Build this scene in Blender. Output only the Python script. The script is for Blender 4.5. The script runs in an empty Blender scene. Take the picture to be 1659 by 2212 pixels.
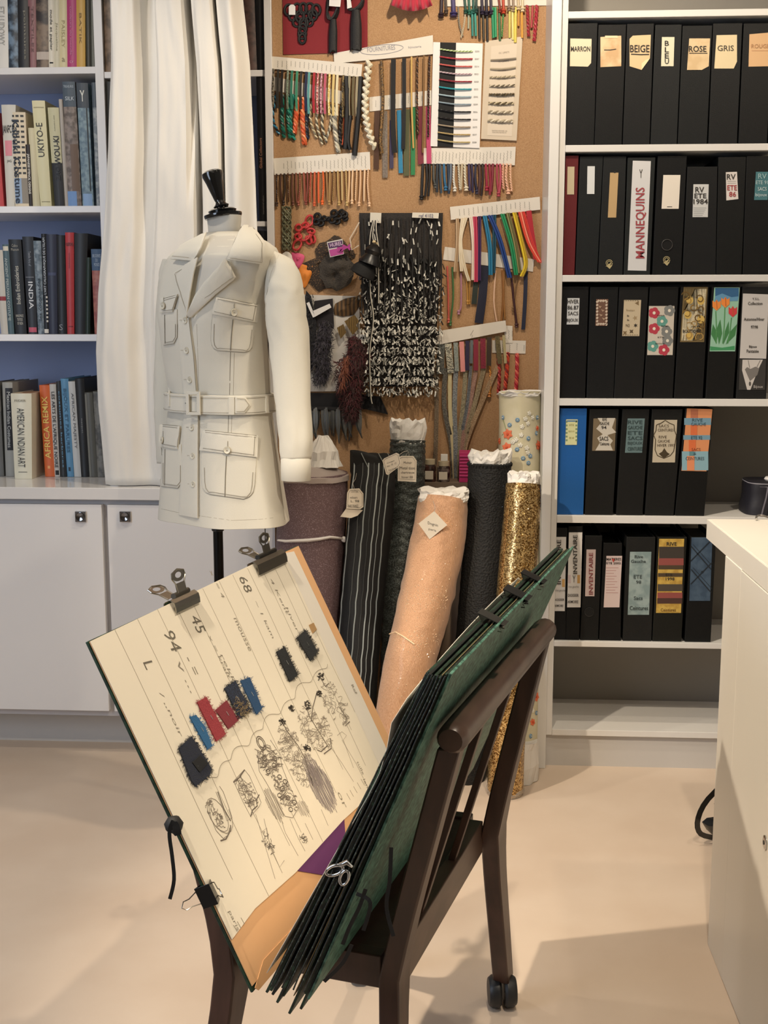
import bpy, bmesh, math, random
from mathutils import Vector, Matrix, noise
from mathutils.bvhtree import BVHTree
SC = bpy.context.scene
COL = SC.collection
R = random.Random(7)

# ------------------------------------------------------------------ camera
IW, IH, FPX = 1659.0, 2212.0, 2600.0
CAMH = 1.34
PITCH = math.radians(9.09); YAW = math.radians(3.5)
FW = Vector((-math.sin(YAW)*math.cos(PITCH), math.cos(YAW)*math.cos(PITCH), -math.sin(PITCH)))
RT = Vector((math.cos(YAW), math.sin(YAW), 0)); UP = RT.cross(FW)
CP = Vector((0, 0, CAMH))
cam = bpy.data.cameras.new('camera'); camo = bpy.data.objects.new('camera', cam); COL.objects.link(camo)
M = Matrix((RT, UP, -FW)).transposed().to_4x4(); M.translation = CP
camo.matrix_world = M
cam.sensor_fit = 'HORIZONTAL'; cam.sensor_width = 36.0; cam.lens = 36.0*FPX/IW; cam.clip_start = 0.05
SC.camera = camo
# ------------------------------------------------------------------ exposure, world, lamps
SC.view_settings.view_transform = 'Standard'; SC.view_settings.look = 'None'
SC.view_settings.gamma = 1.0; SC.view_settings.use_curve_mapping = False
SC.view_settings.exposure = 0.0
w = bpy.data.worlds.new('room_air'); SC.world = w; w.use_nodes = True
w.node_tree.nodes['Background'].inputs[0].default_value = (0.75, 0.85, 1.0, 1)
w.node_tree.nodes['Background'].inputs[1].default_value = 0.1

def add_light(name, kind, loc, aim, power, color, size=0.1, spot=None, blend=0.3, sy=None):
    l = bpy.data.lights.new(name, kind); l.energy = power; l.color = color
    if kind == 'AREA':
        l.size = size
        if sy: l.shape = 'RECTANGLE'; l.size_y = sy
    else:
        l.shadow_soft_size = size
    if kind == 'SPOT':
        l.spot_size = math.radians(spot); l.spot_blend = blend
    o = bpy.data.objects.new(name, l); COL.objects.link(o)
    d = Vector(aim)-Vector(loc)
    o.rotation_euler = d.to_track_quat('-Z', 'Y').to_euler(); o.location = loc
    return o
WARM = (1.0, 0.85, 0.66); SOFT = (1.0, 0.90, 0.77); DAY = (0.70, 0.82, 1.0)
add_light('ceiling_spot_lamp', 'SPOT', (0.10, 2.78, 2.68), (0.05, 3.65, 0.9), 56, WARM, 0.03, 125, 0.6)
add_light('ceiling_spot_lamp', 'SPOT', (1.15, 2.3, 2.66), (1.0, 3.6, 1.2), 31, WARM, 0.03, 110, 0.6)
add_light('ceiling_spot_lamp', 'SPOT', (-1.25, 2.45, 2.66), (-1.1, 3.5, 0.8), 34, SOFT, 0.03, 110, 0.6)
add_light('ceiling_spot_lamp', 'SPOT', (0.34, 1.25, 2.66), (-0.3, 2.0, 0.3), 92, WARM, 0.022, 74, 0.5)
add_light('ceiling_spot_lamp', 'SPOT', (-1.1, 1.45, 2.66), (0.5, 2.2, 0.5), 225, WARM, 0.025, 66, 0.5)
add_light('ceiling_fill_light', 'AREA', (0.0, 0.0, 2.70), (0.0, 0.4, 0.0), 9, SOFT, 2.2, sy=1.6)  # added soft fill under the ceiling, not a real fitting
add_light('window_daylight', 'AREA', (-2.45, 1.0, 1.5), (0.0, 3.0, 1.0), 42, DAY, 1.4, sy=1.6)

# ------------------------------------------------------------------ pixel rays (to read real positions off known planes)
def ray(x, y): return FW*FPX + RT*(x-IW/2) + UP*(IH/2-y)
def PY(x, y, Yv):
    r = ray(x, y); return CP + r*(Yv/r.y)
def PZ(x, y, z):
    r = ray(x, y); return CP + r*((z-CAMH)/r.z)
def PP(x, y, p, n):
    r = ray(x, y); return CP + r*((p-CP).dot(n)/r.dot(n))
def pix(p):
    d = Vector(p)-CP; z = d.dot(FW)
    return (IW/2+FPX*d.dot(RT)/z, IH/2-FPX*d.dot(UP)/z)

# ------------------------------------------------------------------ colour and materials
def lin(c):
    if isinstance(c, str):
        c = c.lstrip('#'); c = [int(c[i:i+2], 16)/255 for i in (0, 2, 4)]
    return tuple((v/12.92 if v <= 0.04045 else ((v+0.055)/1.055)**2.4) for v in c) + (1.0,)
MATS = {}
def mat(col, rough=0.6, metal=0.0, bump=0.0, scale=200.0, col2=None, mix=0.5, stretch=None, spec=None,
        alpha=1.0, emit=0.0, kind='noise', sheen=0.0, lo=0.4, hi=0.6, trans=0.0, detail=3.0, coat=0.0):
    key = (col, rough, metal, bump, scale, col2, mix, stretch, spec, alpha, emit, kind, sheen, lo, hi, trans, detail, coat)
    if key in MATS: return MATS[key]
    m = bpy.data.materials.new('m'+str(len(MATS))); m.use_nodes = True; MATS[key] = m
    nt = m.node_tree; b = nt.nodes['Principled BSDF']; L = nt.links.new
    b.inputs['Base Color'].default_value = lin(col); b.inputs['Roughness'].default_value = rough
    b.inputs['Metallic'].default_value = metal
    if spec is not None: b.inputs['Specular IOR Level'].default_value = spec
    if alpha < 1: b.inputs['Alpha'].default_value = alpha
    if sheen: b.inputs['Sheen Weight'].default_value = sheen
    if trans: b.inputs['Transmission Weight'].default_value = trans
    if coat: b.inputs['Coat Weight'].default_value = coat; b.inputs['Coat Roughness'].default_value = 0.1
    if col2 or bump:
        tc = nt.nodes.new('ShaderNodeTexCoord'); mp = nt.nodes.new('ShaderNodeMapping')
        L(tc.outputs['Object'], mp.inputs[0])
        if stretch: mp.inputs['Scale'].default_value = stretch
        if kind == 'voronoi':
            n = nt.nodes.new('ShaderNodeTexVoronoi'); n.inputs['Scale'].default_value = scale; src = n.outputs['Distance']
        elif kind == 'cell':
            n = nt.nodes.new('ShaderNodeTexVoronoi'); n.inputs['Scale'].default_value = scale
            sp = nt.nodes.new('ShaderNodeSeparateColor'); L(n.outputs['Color'], sp.inputs[0]); src = sp.outputs[0]
        elif kind == 'wave':
            n = nt.nodes.new('ShaderNodeTexWave'); n.inputs['Scale'].default_value = scale
            n.inputs['Distortion'].default_value = 1.5; src = n.outputs['Fac']
        else:
            n = nt.nodes.new('ShaderNodeTexNoise'); n.inputs['Scale'].default_value = scale
            n.inputs['Detail'].default_value = detail; src = n.outputs['Fac']
        L(mp.outputs[0], n.inputs['Vector'])
        if col2:
            cr = nt.nodes.new('ShaderNodeValToRGB'); L(src, cr.inputs[0])
            cr.color_ramp.elements[0].position = lo; cr.color_ramp.elements[1].position = hi
            cr.color_ramp.elements[0].color = lin(col); cr.color_ramp.elements[1].color = lin(col2)
            L(cr.outputs[0], b.inputs['Base Color'])
        if bump:
            bp = nt.nodes.new('ShaderNodeBump'); bp.inputs['Strength'].default_value = bump
            bp.inputs['Distance'].default_value = 0.002
            L(src, bp.inputs['Height']); L(bp.outputs[0], b.inputs['Normal'])
    return m

# ------------------------------------------------------------------ mesh builder
class MB:
    def __init__(s): s.v = []; s.f = []; s.mi = []; s.cur = 0
    def add(s, vs, fs, mi=None):
        o = len(s.v); s.v += [Vector(p) for p in vs]; s.f += [tuple(i+o for i in f) for f in fs]
        s.mi += [s.cur if mi is None else mi]*len(fs); return s
    def box(s, lo, hi, mi=None):
        x0, y0, z0 = lo; x1, y1, z1 = hi
        return s.add([(x0,y0,z0),(x1,y0,z0),(x1,y1,z0),(x0,y1,z0),(x0,y0,z1),(x1,y0,z1),(x1,y1,z1),(x0,y1,z1)],
              [(0,3,2,1),(4,5,6,7),(0,1,5,4),(1,2,6,5),(2,3,7,6),(3,0,4,7)], mi)
    def hexa(s, b, t, mi=None):
        return s.add(list(b)+list(t), [(3,2,1,0),(4,5,6,7),(0,1,5,4),(1,2,6,5),(2,3,7,6),(3,0,4,7)], mi)
    def prism(s, poly, off, mi=None):
        """poly: 3d points; off: extrusion vector"""
        n = len(poly); off = Vector(off); P = [Vector(p) for p in poly]
        s.add(P+[p+off for p in P], [tuple(range(n))[::-1], tuple(range(n, 2*n))]+[(i, (i+1) % n, n+(i+1) % n, n+i) for i in range(n)], mi)
        return s
    def loft(s, rings, close=True, cap=True, mi=None, loop=False):
        n = len(rings[0]); vs = [p for r in rings for p in r]; fs = []
        m = len(rings)
        for i in range(m if loop else m-1):
            for j in range(n if close else n-1):
                a = i*n+j; b = i*n+(j+1) % n; c = ((i+1) % m)*n+(j+1) % n; d = ((i+1) % m)*n+j
                fs.append((a, b, c, d))
        if cap and close and not loop:
            fs.append(tuple(range(n))[::-1]); fs.append(tuple(range((m-1)*n, m*n)))
        return s.add(vs, fs, mi)
    def tube(s, pts, r, n=8, mi=None, cap=True, flat=1.0, loop=False, up=None):
        pts = [Vector(p) for p in pts]; m = len(pts); rings = []
        u = Vector(up) if up else None
        for i, p in enumerate(pts):
            if loop: t = pts[(i+1) % m]-pts[i-1]
            else: t = pts[min(i+1, m-1)]-pts[max(i-1, 0)]
            if t.length < 1e-9: t = Vector((0, 0, 1))
            t.normalize()
            if u is None:
                u = Vector((0, 0, 1)) if abs(t.z) < .9 else Vector((0, 1, 0))
            a = t.cross(u)
            if a.length < 1e-6: a = t.orthogonal()
            a.normalize(); b = a.cross(t); b.normalize()
            if up is None: u = b
            rr = r[i] if isinstance(r, (list, tuple)) else r
            rings.append([p+a*(rr*math.cos(2*math.pi*k/n))+b*(rr*flat*math.sin(2*math.pi*k/n)) for k in range(n)])
        return s.loft(rings, True, cap and not loop, mi, loop)
    def lathe(s, prof, base, axis=(0,0,1), n=24, mi=None):
        """prof: (radius, height) pairs along axis from base"""
        ax = Vector(axis).normalized(); a = ax.orthogonal().normalized(); b = ax.cross(a); base = Vector(base)
        rings = [[base+ax*h+(a*math.cos(2*math.pi*k/n)+b*math.sin(2*math.pi*k/n))*max(r, 1e-5) for k in range(n)] for r, h in prof]
        return s.loft(rings, True, True, mi)
    def ribbon(s, pts, wid, nrm, th=0.0006, mi=None):
        """flat strip along pts, width wid (number or list), facing nrm"""
        pts = [Vector(p) for p in pts]; nrm = Vector(nrm).normalized(); m = len(pts); rings = []
        for i, p in enumerate(pts):
            t = pts[min(i+1, m-1)]-pts[max(i-1, 0)]
            if t.length < 1e-9: t = Vector((0, 0, 1))
            a = t.normalized().cross(nrm)
            if a.length < 1e-6: a = Vector((1, 0, 0))
            a.normalize(); ww = (wid[i] if isinstance(wid, (list, tuple)) else wid)/2
            rings.append([p-a*ww, p+a*ww, p+a*ww+nrm*th, p-a*ww+nrm*th])
        return s.loft(rings, True, True, mi)
    def grid(s, rows, mi=None, th=None):
        """rows: list of lists of points -> sheet (optionally thickened by vector/number th along +given)"""
        m = len(rows); n = len(rows[0]); o = [p for r in rows for p in r]
        fs = [(i*n+j, i*n+j+1, (i+1)*n+j+1, (i+1)*n+j) for i in range(m-1) for j in range(n-1)]
        if th is None: return s.add(o, fs, mi)
        off = Vector(th); N = m*n; vs = [Vector(p) for p in o]; vs += [p+off for p in vs]
        fs2 = [tuple(k+N for k in f[::-1]) for f in fs]
        side = []
        bd = [j for j in range(n)]+[i*n+n-1 for i in range(1, m)]+[(m-1)*n+j for j in range(n-2, -1, -1)]+[i*n for i in range(m-2, 0, -1)]
        for k in range(len(bd)):
            a, b = bd[k], bd[(k+1) % len(bd)]; side.append((b, a, a+N, b+N))
        return s.add(vs, fs+fs2+side, mi)
    def mesh(s, name, smooth=False):
        me = bpy.data.meshes.new(name); me.from_pydata([tuple(v) for v in s.v], [], s.f)
        if any(s.mi): me.polygons.foreach_set('material_index', s.mi)
        bm = bmesh.new(); bm.from_mesh(me); bmesh.ops.recalc_face_normals(bm, faces=bm.faces); bm.to_mesh(me); bm.free()
        if smooth:
            me.polygons.foreach_set('use_smooth', [True]*len(me.polygons))
            try: me.set_sharp_from_angle(angle=math.radians(smooth if smooth is not True else 50))
            except Exception: pass
        me.update(); return me
WORLD = {}
def tag(o, label=None, cat=None, group=None, kind=None):
    if label: o['label'] = label
    if cat: o['category'] = cat
    if group: o['group'] = group
    if kind: o['kind'] = kind
    return o
def thing(name, label, cat, loc=(0,0,0), group=None):
    o = bpy.data.objects.new(name, None); COL.objects.link(o); o.location = loc; o.empty_display_size = 0.05
    WORLD[o.name] = Matrix.Translation(Vector(loc)); tag(o, label, cat, group); return o
def link(name, me, mats, parent=None, label=None):
    o = bpy.data.objects.new(name, me); COL.objects.link(o)
    for m_ in (mats if isinstance(mats, (list, tuple)) else [mats]): me.materials.append(m_)
    if parent is not None:
        o.parent = parent; o.matrix_parent_inverse = WORLD[parent.name].inverted()
    WORLD[o.name] = Matrix.Identity(4)
    if label: o['label'] = label
    return o
def build(name, mb, mats, parent=None, smooth=False, bevel=0.0, label=None, seg=2, solid=None, sub=0):
    o = link(name, mb.mesh(name, smooth), mats, parent, label)
    if solid:
        s_ = o.modifiers.new('t', 'SOLIDIFY'); s_.thickness = solid; s_.offset = 0
    if bevel:
        b = o.modifiers.new('b', 'BEVEL'); b.width = bevel; b.segments = seg; b.limit_method = 'ANGLE'; b.angle_limit = math.radians(40)
    if sub:
        s_ = o.modifiers.new('s', 'SUBSURF'); s_.levels = sub; s_.render_levels = sub
    return o
def struct(o): o['kind'] = 'structure'; return o

# ------------------------------------------------------------------ lettering: real text turned to mesh, fitted in a box
FONTC = {}
def text_mesh(txt, bold=0.0, shear=0.0):
    key = (txt, bold, shear)
    if key not in FONTC:
        cu = bpy.data.curves.new('t', 'FONT'); cu.body = txt; cu.resolution_u = 2; cu.offset = bold; cu.shear = shear
        cu.align_x = 'CENTER'; cu.space_line = 0.95
        o = bpy.data.objects.new('t', cu); COL.objects.link(o)
        dg = bpy.context.evaluated_depsgraph_get(); me = bpy.data.meshes.new_from_object(o.evaluated_get(dg))
        vs = [v.co.copy() for v in me.vertices]; fs = [tuple(p.vertices) for p in me.polygons]
        bpy.data.objects.remove(o); bpy.data.curves.remove(cu); bpy.data.meshes.remove(me)
        FONTC[key] = (vs, fs)
    return FONTC[key]
def put_text(mb, txt, tl, tr, bl, nrm, off=0.0008, bold=0.0, shear=0.0, mi=None, fit=True, keep=False):
    """fit txt in the parallelogram tl,tr,bl (3d points); nrm: towards the viewer"""
    vs, fs = text_mesh(txt, min(bold, .013), shear)
    if not vs: return
    x0 = min(v.x for v in vs); x1 = max(v.x for v in vs); y0 = min(v.y for v in vs); y1 = max(v.y for v in vs)
    tl, tr, bl = Vector(tl), Vector(tr), Vector(bl); ex = tr-tl; ey = tl-bl; n = Vector(nrm).normalized()
    sx, sy = 1.0/(x1-x0), 1.0/max(y1-y0, .05)
    if keep:   # keep the letters' own proportions
        k = min(ex.length*sx, ey.length*sy); kx = k/(ex.length*sx); ky = k/(ey.length*sy)
        bl = bl+ex*(1-kx)/2+ey*(1-ky)/2; ex = ex*kx; ey = ey*ky
    mb.add([bl+ex*((v.x-x0)*sx)+ey*((v.y-y0)*sy)+n*off for v in vs], fs, mi)
FRONT = Vector((0, -1, 0))
def box_text(mb, txt, x0, y0, x1, y1, Yv, rot=0, **k):
    """text in pixel box at plane Y; rot 0 upright, 90 reading upward, -90 reading downward"""
    a, b, c, d = PY(x0, y0, Yv), PY(x1, y0, Yv), PY(x1, y1, Yv), PY(x0, y1, Yv)
    if rot == 0: put_text(mb, txt, a, b, d, FRONT, **k)
    elif rot == 90: put_text(mb, txt, d, a, c, FRONT, **k)
    else: put_text(mb, txt, b, c, a, FRONT, **k)
def ppoly(pts, Yv): return [PY(x, y, Yv) for x, y in pts]
def card(name, pts, Yv, m, parent=None, th=0.0008, label=None):
    mb = MB().prism(ppoly(pts, Yv), (0, -th, 0)); return build(name, mb, m, parent, label=label)
def lerp(a, b, t): return a+(b-a)*t
# ================================================================== SETTING
D = 3.51            # front plane of the right shelving
DL = 3.74           # front plane of the left bookcase and of the pin board
WHITE = mat('#dcdad6', 0.32, bump=0.02, scale=30)
WHITEL = mat('#dddbda', 0.28)
GREYB = mat('#8f8b84', 0.6)
PLINTH = mat('#c3c0bc', 0.5)
WALLM = mat('#c9c3ba', 0.85, bump=0.1, scale=90)
FLOORM = mat('#c6b3a0', 0.48, bump=0.1, scale=3.2, col2='#cfbeac', lo=0.35, hi=0.65, detail=9)
XL, XR, YB, YF, ZC = -2.6, 2.35, 4.2, -2.2, 2.75
struct(build('floor', MB().box((XL, YF, -0.06), (XR, YB, 0)), FLOORM))
struct(build('ceiling', MB().box((XL, YF, ZC), (XR, YB, ZC+0.06)), WALLM))
struct(build('wall_back', MB().box((XL, YB, 0), (XR, YB+0.08, ZC)), WALLM))
struct(build('wall_left', MB().box((XL-0.08, YF, 0), (XL, YB+.08, ZC)), WALLM))
struct(build('wall_right', MB().box((XR, YF, 0), (XR+0.08, YB+.08, ZC)), WALLM))
struct(build('wall_front', MB().box((XL-.08, YF-0.08, 0), (XR+.08, YF, ZC)), WALLM))

# ---- right shelving
xo0 = PY(1188, 200, D).x; xo1 = PY(1209, 200, D).x; xi1 = PY(1224, 200, D).x
UR = 1.72
t = thing('shelving_unit', 'tall white shelving unit filled with black box files on the right', 'shelves', (1.1, D+.15, 0))
def zt(y, x=1300, Yv=None): return PY(x, y, Yv or D).z
SH = [(24, 39), (313, 328), (594, 608.5), (861, 876.5), (1114, 1130), (1386, 1397.5), (1577, 1590)]
SZ = [(zt(a), zt(b)) for a, b in SH]
build('side_panel', MB().box((xo0, D-0.018, 0), (xo1, DL+.06, ZC-.002)), WHITE, t, bevel=.0015)
build('side_panel', MB().box((xo1+.0006, D, SZ[6][1]), (xi1, D+.3, ZC-.002)), WHITE, t, bevel=.0015)
build('side_panel', MB().box((UR, D, 0), (UR+.03, D+.3, ZC-.002)), WHITE, t, bevel=.0015)
for i, (a, b) in enumerate(SZ):
    build('shelf', MB().box((xi1, D-.002, b), (UR, D+.298, a)), WHITE, t, bevel=.0012)
build('back_panel', MB().box((xo1, D+.3, 0), (UR+.03, D+.315, ZC-.002)), GREYB, t)
build('plinth', MB().box((xo1+.0006, D+.012, 0), (UR, D+.03, SZ[6][1])), PLINTH, t)

# ---- left bookcase
xd0 = PY(204, 100, DL).x; xd1 = PY(223, 100, DL).x      # divider between its two bays
xu0 = PY(572, 100, DL).x; xu1 = PY(588, 100, DL).x      # upright beside the pin board
LS = [(145, 160), (445, 459.5), (722, 737)]
CT = PY(100, 1030, DL+.005).z                            # worktop height
_r = ray(100, 1053); YC = (_r*((CT-CAMH)/_r.z)).y        # its front edge
LZ = [(PY(100, a, DL).z, PY(100, b, DL).z) for a, b in LS]
BL2 = [(PY(556, a, DL).z, PY(556, b, DL).z) for a, b in [(151, 165), (478, 489), (864, 877)]]
BLUEB = mat('#8f9dc2', 0.6)  # bluish daylight put into the back panel's colour
t = thing('bookcase', 'white built-in bookcase with art books behind the curtain', 'bookcase', (-1.4, DL+.15, CT))
ZT = ZC-.002
build('side_panel', MB().box((xd0, DL-.004, CT+.0005), (xd1, DL+.32, ZT)), WHITEL, t, bevel=.0015)
build('side_panel', MB().box((xu0, DL-.012, CT+.0005), (xu1, DL+.32, ZT)), WHITEL, t, bevel=.0015)
build('side_panel', MB().box((XL+.01, DL-.004, CT+.0005), (XL+.035, DL+.32, ZT)), WHITEL, t, bevel=.0015)
for a, b in LZ: build('shelf', MB().box((XL+.035, DL, b), (xd0, DL+.318, a)), WHITEL, t, bevel=.0012)
for a, b in BL2: build('shelf', MB().box((xd1, DL, b), (xu0, DL+.318, a)), WHITEL, t, bevel=.0012)
build('back_panel', MB().box((XL+.01, DL+.32, CT+.0005), (xu1, DL+.335, ZT)), BLUEB, t)

# ---- low cabinet under it
xc1 = PY(594, 1150, YC+.01).x
t = thing('worktop', 'glossy white worktop over the low cabinet doors', 'worktop', (-1.5, YC+.2, CT))
build('slab', MB().box((XL+.002, YC, PY(100, 1079, YC).z), (xc1, DL-.0045, CT)).box((XL+.002, DL-.0045, PY(100, 1079, YC).z), (xu0-.001, DL+.318, CT-.0004)), mat('#dbd9d7', 0.12), t, bevel=.002)
zc = PY(100, 1079, YC).z
YD = YC+.014
t = thing('low_cabinet', 'white low cabinet with flat doors under the bookcase', 'cabinet', (-1.5, YC+.2, 0))
zt1 = PY(100, 1089, YD).z; zb1 = PY(100, 1533, YD).z; zfr = PY(100, 1548, YD).z
YP = PZ(100, 1600, 0).y
cm = MB().box((XL+.004, YD+.02, zfr), (xc1, DL+.3, zc-.0006))
build('carcass', cm, mat('#bdbabb', 0.5), t)
build('plinth', MB().box((XL+.004, YP, 0), (xc1-.02, YP+.02, zfr)), PLINTH, t)
build('end_panel', MB().box((PY(574, 1150, YD).x, YD-.002, zfr), (xc1, YD+.02, zc-.0006)), WHITEL, t, bevel=.001)
def knob(px, py, d):
    c = PY(px, py, YD)
    k = build('knob', MB().box((c.x-.0165, YD-.012, c.z-.0165), (c.x+.0165, YD-.0005, c.z+.0165)), mat('#b9b9bb', 0.15, 1.0), d, bevel=.0015)
    build('knob_bowl', MB().lathe([(.0135, 0), (.0135, .003), (.011, .003), (.004, .0012)], (c.x, YD-.012, c.z), (0, -1, 0), 20), mat('#8c8c8e', 0.1, 1.0), k, smooth=30)
for (a, b), kp in (((-230, 222), None), ((-230, 222), (176, 1115)), ((234, 572), (272, 1115)) ):
    if kp is None:
        x0, x1 = XL+.01, PY(-240, 1150, YD).x
    else: x0, x1 = PY(a, 1150, YD).x, PY(b, 1150, YD).x
    d = build('door', MB().box((x0, YD-.004, zb1), (x1, YD+.0195, zt1)), WHITEL, t, bevel=.0015)
    if kp: knob(*kp, d)

# ---- pin board
xk0 = xu1+.0005; xk1 = PY(1181, 700, DL).x+.05
CORK = mat('#b59069', 0.85, bump=0.35, scale=420, col2='#9c7650', lo=0.32, hi=0.7, detail=8)
YK = DL+.002
t = tag(build('pin_board', MB().box((xk0, YK, .03), (xo0+.012, YK+.02, ZC-.01)), CORK), 'tall brown cork pin board between the two shelf units', 'pin board')
# ================================================================== BOOKS AND FILES
def quad_pt(q, u, v):
    TL, TR, BR, BL = q
    return TL.lerp(TR, u).lerp(BL.lerp(BR, u), v)
def uv_text(mb, q, txt, u0, v0, u1, v1, rot, mi=0, off=.0012, **k):
    a = quad_pt(q, u0, v0); b = quad_pt(q, u1, v0); c = quad_pt(q, u1, v1); d = quad_pt(q, u0, v1)
    if rot == 0: put_text(mb, txt, a, b, d, FRONT, off=off, mi=mi, **k)
    elif rot == 90: put_text(mb, txt, d, a, c, FRONT, off=off, mi=mi, **k)
    else: put_text(mb, txt, b, c, a, FRONT, off=off, mi=mi, **k)
BOOKG = {}
def book(label, row, xt, ytop, xb, z, col, depth=.2, Yv=None, prints=(), group=None, page='#d8cdb6', rough=.45, col2=None, scale=60, rnd=.003, cat='book', ybot=None):
    """xt,xb: spine edges at the top and at the bottom in pixels; z the shelf; prints: ('t',text,u0,v0,u1,v1,rot,colour,bold) or ('r',u0,v0,u1,v1,colour)"""
    Yv = Yv or DL+.006
    TL, TR = PY(xt[0], ytop, Yv), PY(xt[1], ytop, Yv)
    r0 = PY(xb[0], 0, Yv); 
    def atz(px):
        # pixel column px at height z on plane Yv (bisect on y)
        lo, hi = 0, 2212
        for _ in range(30):
            m_ = (lo+hi)/2
            if PY(px, m_, Yv).z > z: lo = m_
            else: hi = m_
        p = PY(px, m_, Yv); p.z = z+.0004; return p
    BLp, BRp = atz(xb[0]), atz(xb[1])
    if (TL.x+TR.x)/2 < (xd0+xd1)/2:
        for p in (TL, TR, BLp, BRp): p.x = min(p.x, xd0-.0006)
    else:
        for p in (TL, TR, BLp, BRp): p.x = min(max(p.x, xd1+.0006), xu0-.0006)
    zt_ = (TL.z+TR.z)/2
    q = (TL, TR, BRp, BLp)
    loc = (BLp+BRp)/2+Vector((0, depth/2, 0))
    t = thing('book', label, cat, loc, group)
    dy = Vector((0, depth, 0)); bt = .0028
    ux = (TR-TL).normalized(); wd = (TR-TL).length; wb = (BRp-BLp).length
    m = mat(col, rough, col2=col2, scale=scale, lo=.4, hi=.6) if col2 else mat(col, rough)
    mb = MB()
    # rounded spine
    n = 6; rows = []
    for v in (0, 1):
        ring = []
        for i in range(n+1):
            u = i/n; p = quad_pt(q, u, v); ring.append(p+Vector((0, -rnd*math.sin(math.pi*u)+rnd, 0)))
        for i in range(n, -1, -1):
            u = i/n; p = quad_pt(q, u, v); ring.append(p+Vector((0, rnd+bt, 0)))
        rows.append(ring)
    mb.loft(rows, True, True)
    for s in (0, 1):
        f = bt/wd; u0, u1 = (0, f) if s == 0 else (1-f, 1)
        y0 = Vector((0, rnd+bt, 0))
        b = [quad_pt(q, u0, 1)+y0, quad_pt(q, u1, 1)+y0, quad_pt(q, u1, 1)+dy, quad_pt(q, u0, 1)+dy]
        tt = [quad_pt(q, u0, 0)+y0, quad_pt(q, u1, 0)+y0, quad_pt(q, u1, 0)+dy, quad_pt(q, u0, 0)+dy]
        mb.hexa(b, tt)
    build('cover', mb, m, t, smooth=35)
    f = bt/wd+.004; y0 = Vector((0, rnd+bt+.0005, 0)); y1 = dy-Vector((0, .004, 0))
    e0 = .004/max((TL.z-z), .05)
    b = [quad_pt(q, f, 1-e0)+y0, quad_pt(q, 1-f, 1-e0)+y0, quad_pt(q, 1-f, 1-e0)+y1, quad_pt(q, f, 1-e0)+y1]
    tt = [quad_pt(q, f, e0)+y0, quad_pt(q, 1-f, e0)+y0, quad_pt(q, 1-f, e0)+y1, quad_pt(q, f, e0)+y1]
    build('page_block', MB().hexa(b, tt), mat(page, .8), t)
    if prints:
        mb = MB(); ms = []; cols = []
        for p in prints:
            c = p[8-1] if p[0] == 't' else p[5]
            if c not in cols: cols.append(c)
            mi = cols.index(c)
            if p[0] == 't': uv_text(mb, q, p[1], p[2], p[3], p[4], p[5], p[6], mi=mi, off=.0016, bold=(p[8] if len(p) > 8 else 0))
            else:
                nseg = 5; pts = [quad_pt(q, lerp(p[1], p[3], i/nseg), p[2])+Vector((0, rnd-rnd*math.sin(math.pi*lerp(p[1], p[3], i/nseg))-.0005, 0)) for i in range(nseg+1)]
                pb = [quad_pt(q, lerp(p[1], p[3], i/nseg), p[4])+Vector((0, rnd-rnd*math.sin(math.pi*lerp(p[1], p[3], i/nseg))-.0005, 0)) for i in range(nseg+1)]
                mb.grid([pts, pb], mi, th=(0, .0004, 0))
        build('spine_print', mb, [mat(c, .5) for c in cols], t)
    return q
W_, K_ = '#e8e4da', '#1c1b1b'
zs = LZ[0][0]
g = None
book('off-white book with pale capitals, leftmost on the top shelf', 1, (-14, 16), -30, (-10, 18), zs, '#d9d6cf', .2, prints=[('t', 'ET LUDOWY', .3, .25, .75, .72, -90, '#a8a6a0', .01)])
book('book with mottled blue photographic spine beside the off-white one', 1, (14, 37), -26, (19, 39), zs, '#6d8398', .22, col2='#26313d', scale=40)
book('black book between the blue spine and the dull rose spine', 1, (36, 60), -30, (40, 62), zs, '#17171a', .23, prints=[('t', 'peintures', .55, .3, .8, .9, -90, '#8d8878')])
book('dull rose book with brown edge on the top shelf', 1, (59, 77), -20, (62, 78), zs, '#8d6264', .2, prints=[('r', 0, .2, .2, 1, '#3b2a28'), ('t', 'TEXTILES', .4, .2, .7, .8, -90, '#6d4a4b')])
book('dark brown book with bead photograph and white foot on spine', 1, (76, 103), -26, (79, 105), zs, '#2a2120', .23, col2='#7d6a58', scale=30, prints=[('r', 0, .8, 1, .9, '#b9aca0')])
book('cream book lettered vertically in black beside the bead spine', 1, (103, 116), -20, (105, 117), zs, '#dcd5c4', .2, prints=[('t', 'mode et papier', .25, .25, .75, .78, -90, K_, .01), ('r', .2, .93, .8, .95, K_)])
book('thin pale cream book with faint script title', 1, (115, 128), -16, (117, 129), zs, '#cfc8b0', .2, prints=[('t', 'Jacqueline', .3, .4, .7, .78, -90, '#8f8566')])
book('pale straw book left of the magenta spine', 1, (127, 144), -24, (129, 145), zs, '#cfc49c', .22, prints=[('t', 'PAISLEY', .3, .4, .7, .75, -90, '#a69a70'), ('t', 'a', .3, .88, .7, .93, 0, '#8f8566')])
book('bright magenta book on the top shelf', 1, (143, 164), -30, (145, 165), zs, '#a8346c', .23, prints=[('t', 'couleurs du monde', .35, .25, .6, .85, -90, '#c47a9c'), ('t', 'CV', .3, .92, .7, .95, 0, '#d9a3bd')])
book('mustard yellow book right of the magenta spine', 1, (164, 183), -22, (165, 184), zs, '#c39b4a', .22, prints=[('t', 'BATIK', .35, .3, .6, .7, -90, '#7d6028')])
book('dark olive grey book near the divider on the top shelf', 1, (184, 194), -10, (186, 196), zs, '#3e3d36', .2)
book('slate grey book against the divider on the top shelf', 1, (195, 206), 0, (197, 206), zs, '#66675f', .2)
zs = LZ[1][0]
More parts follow.
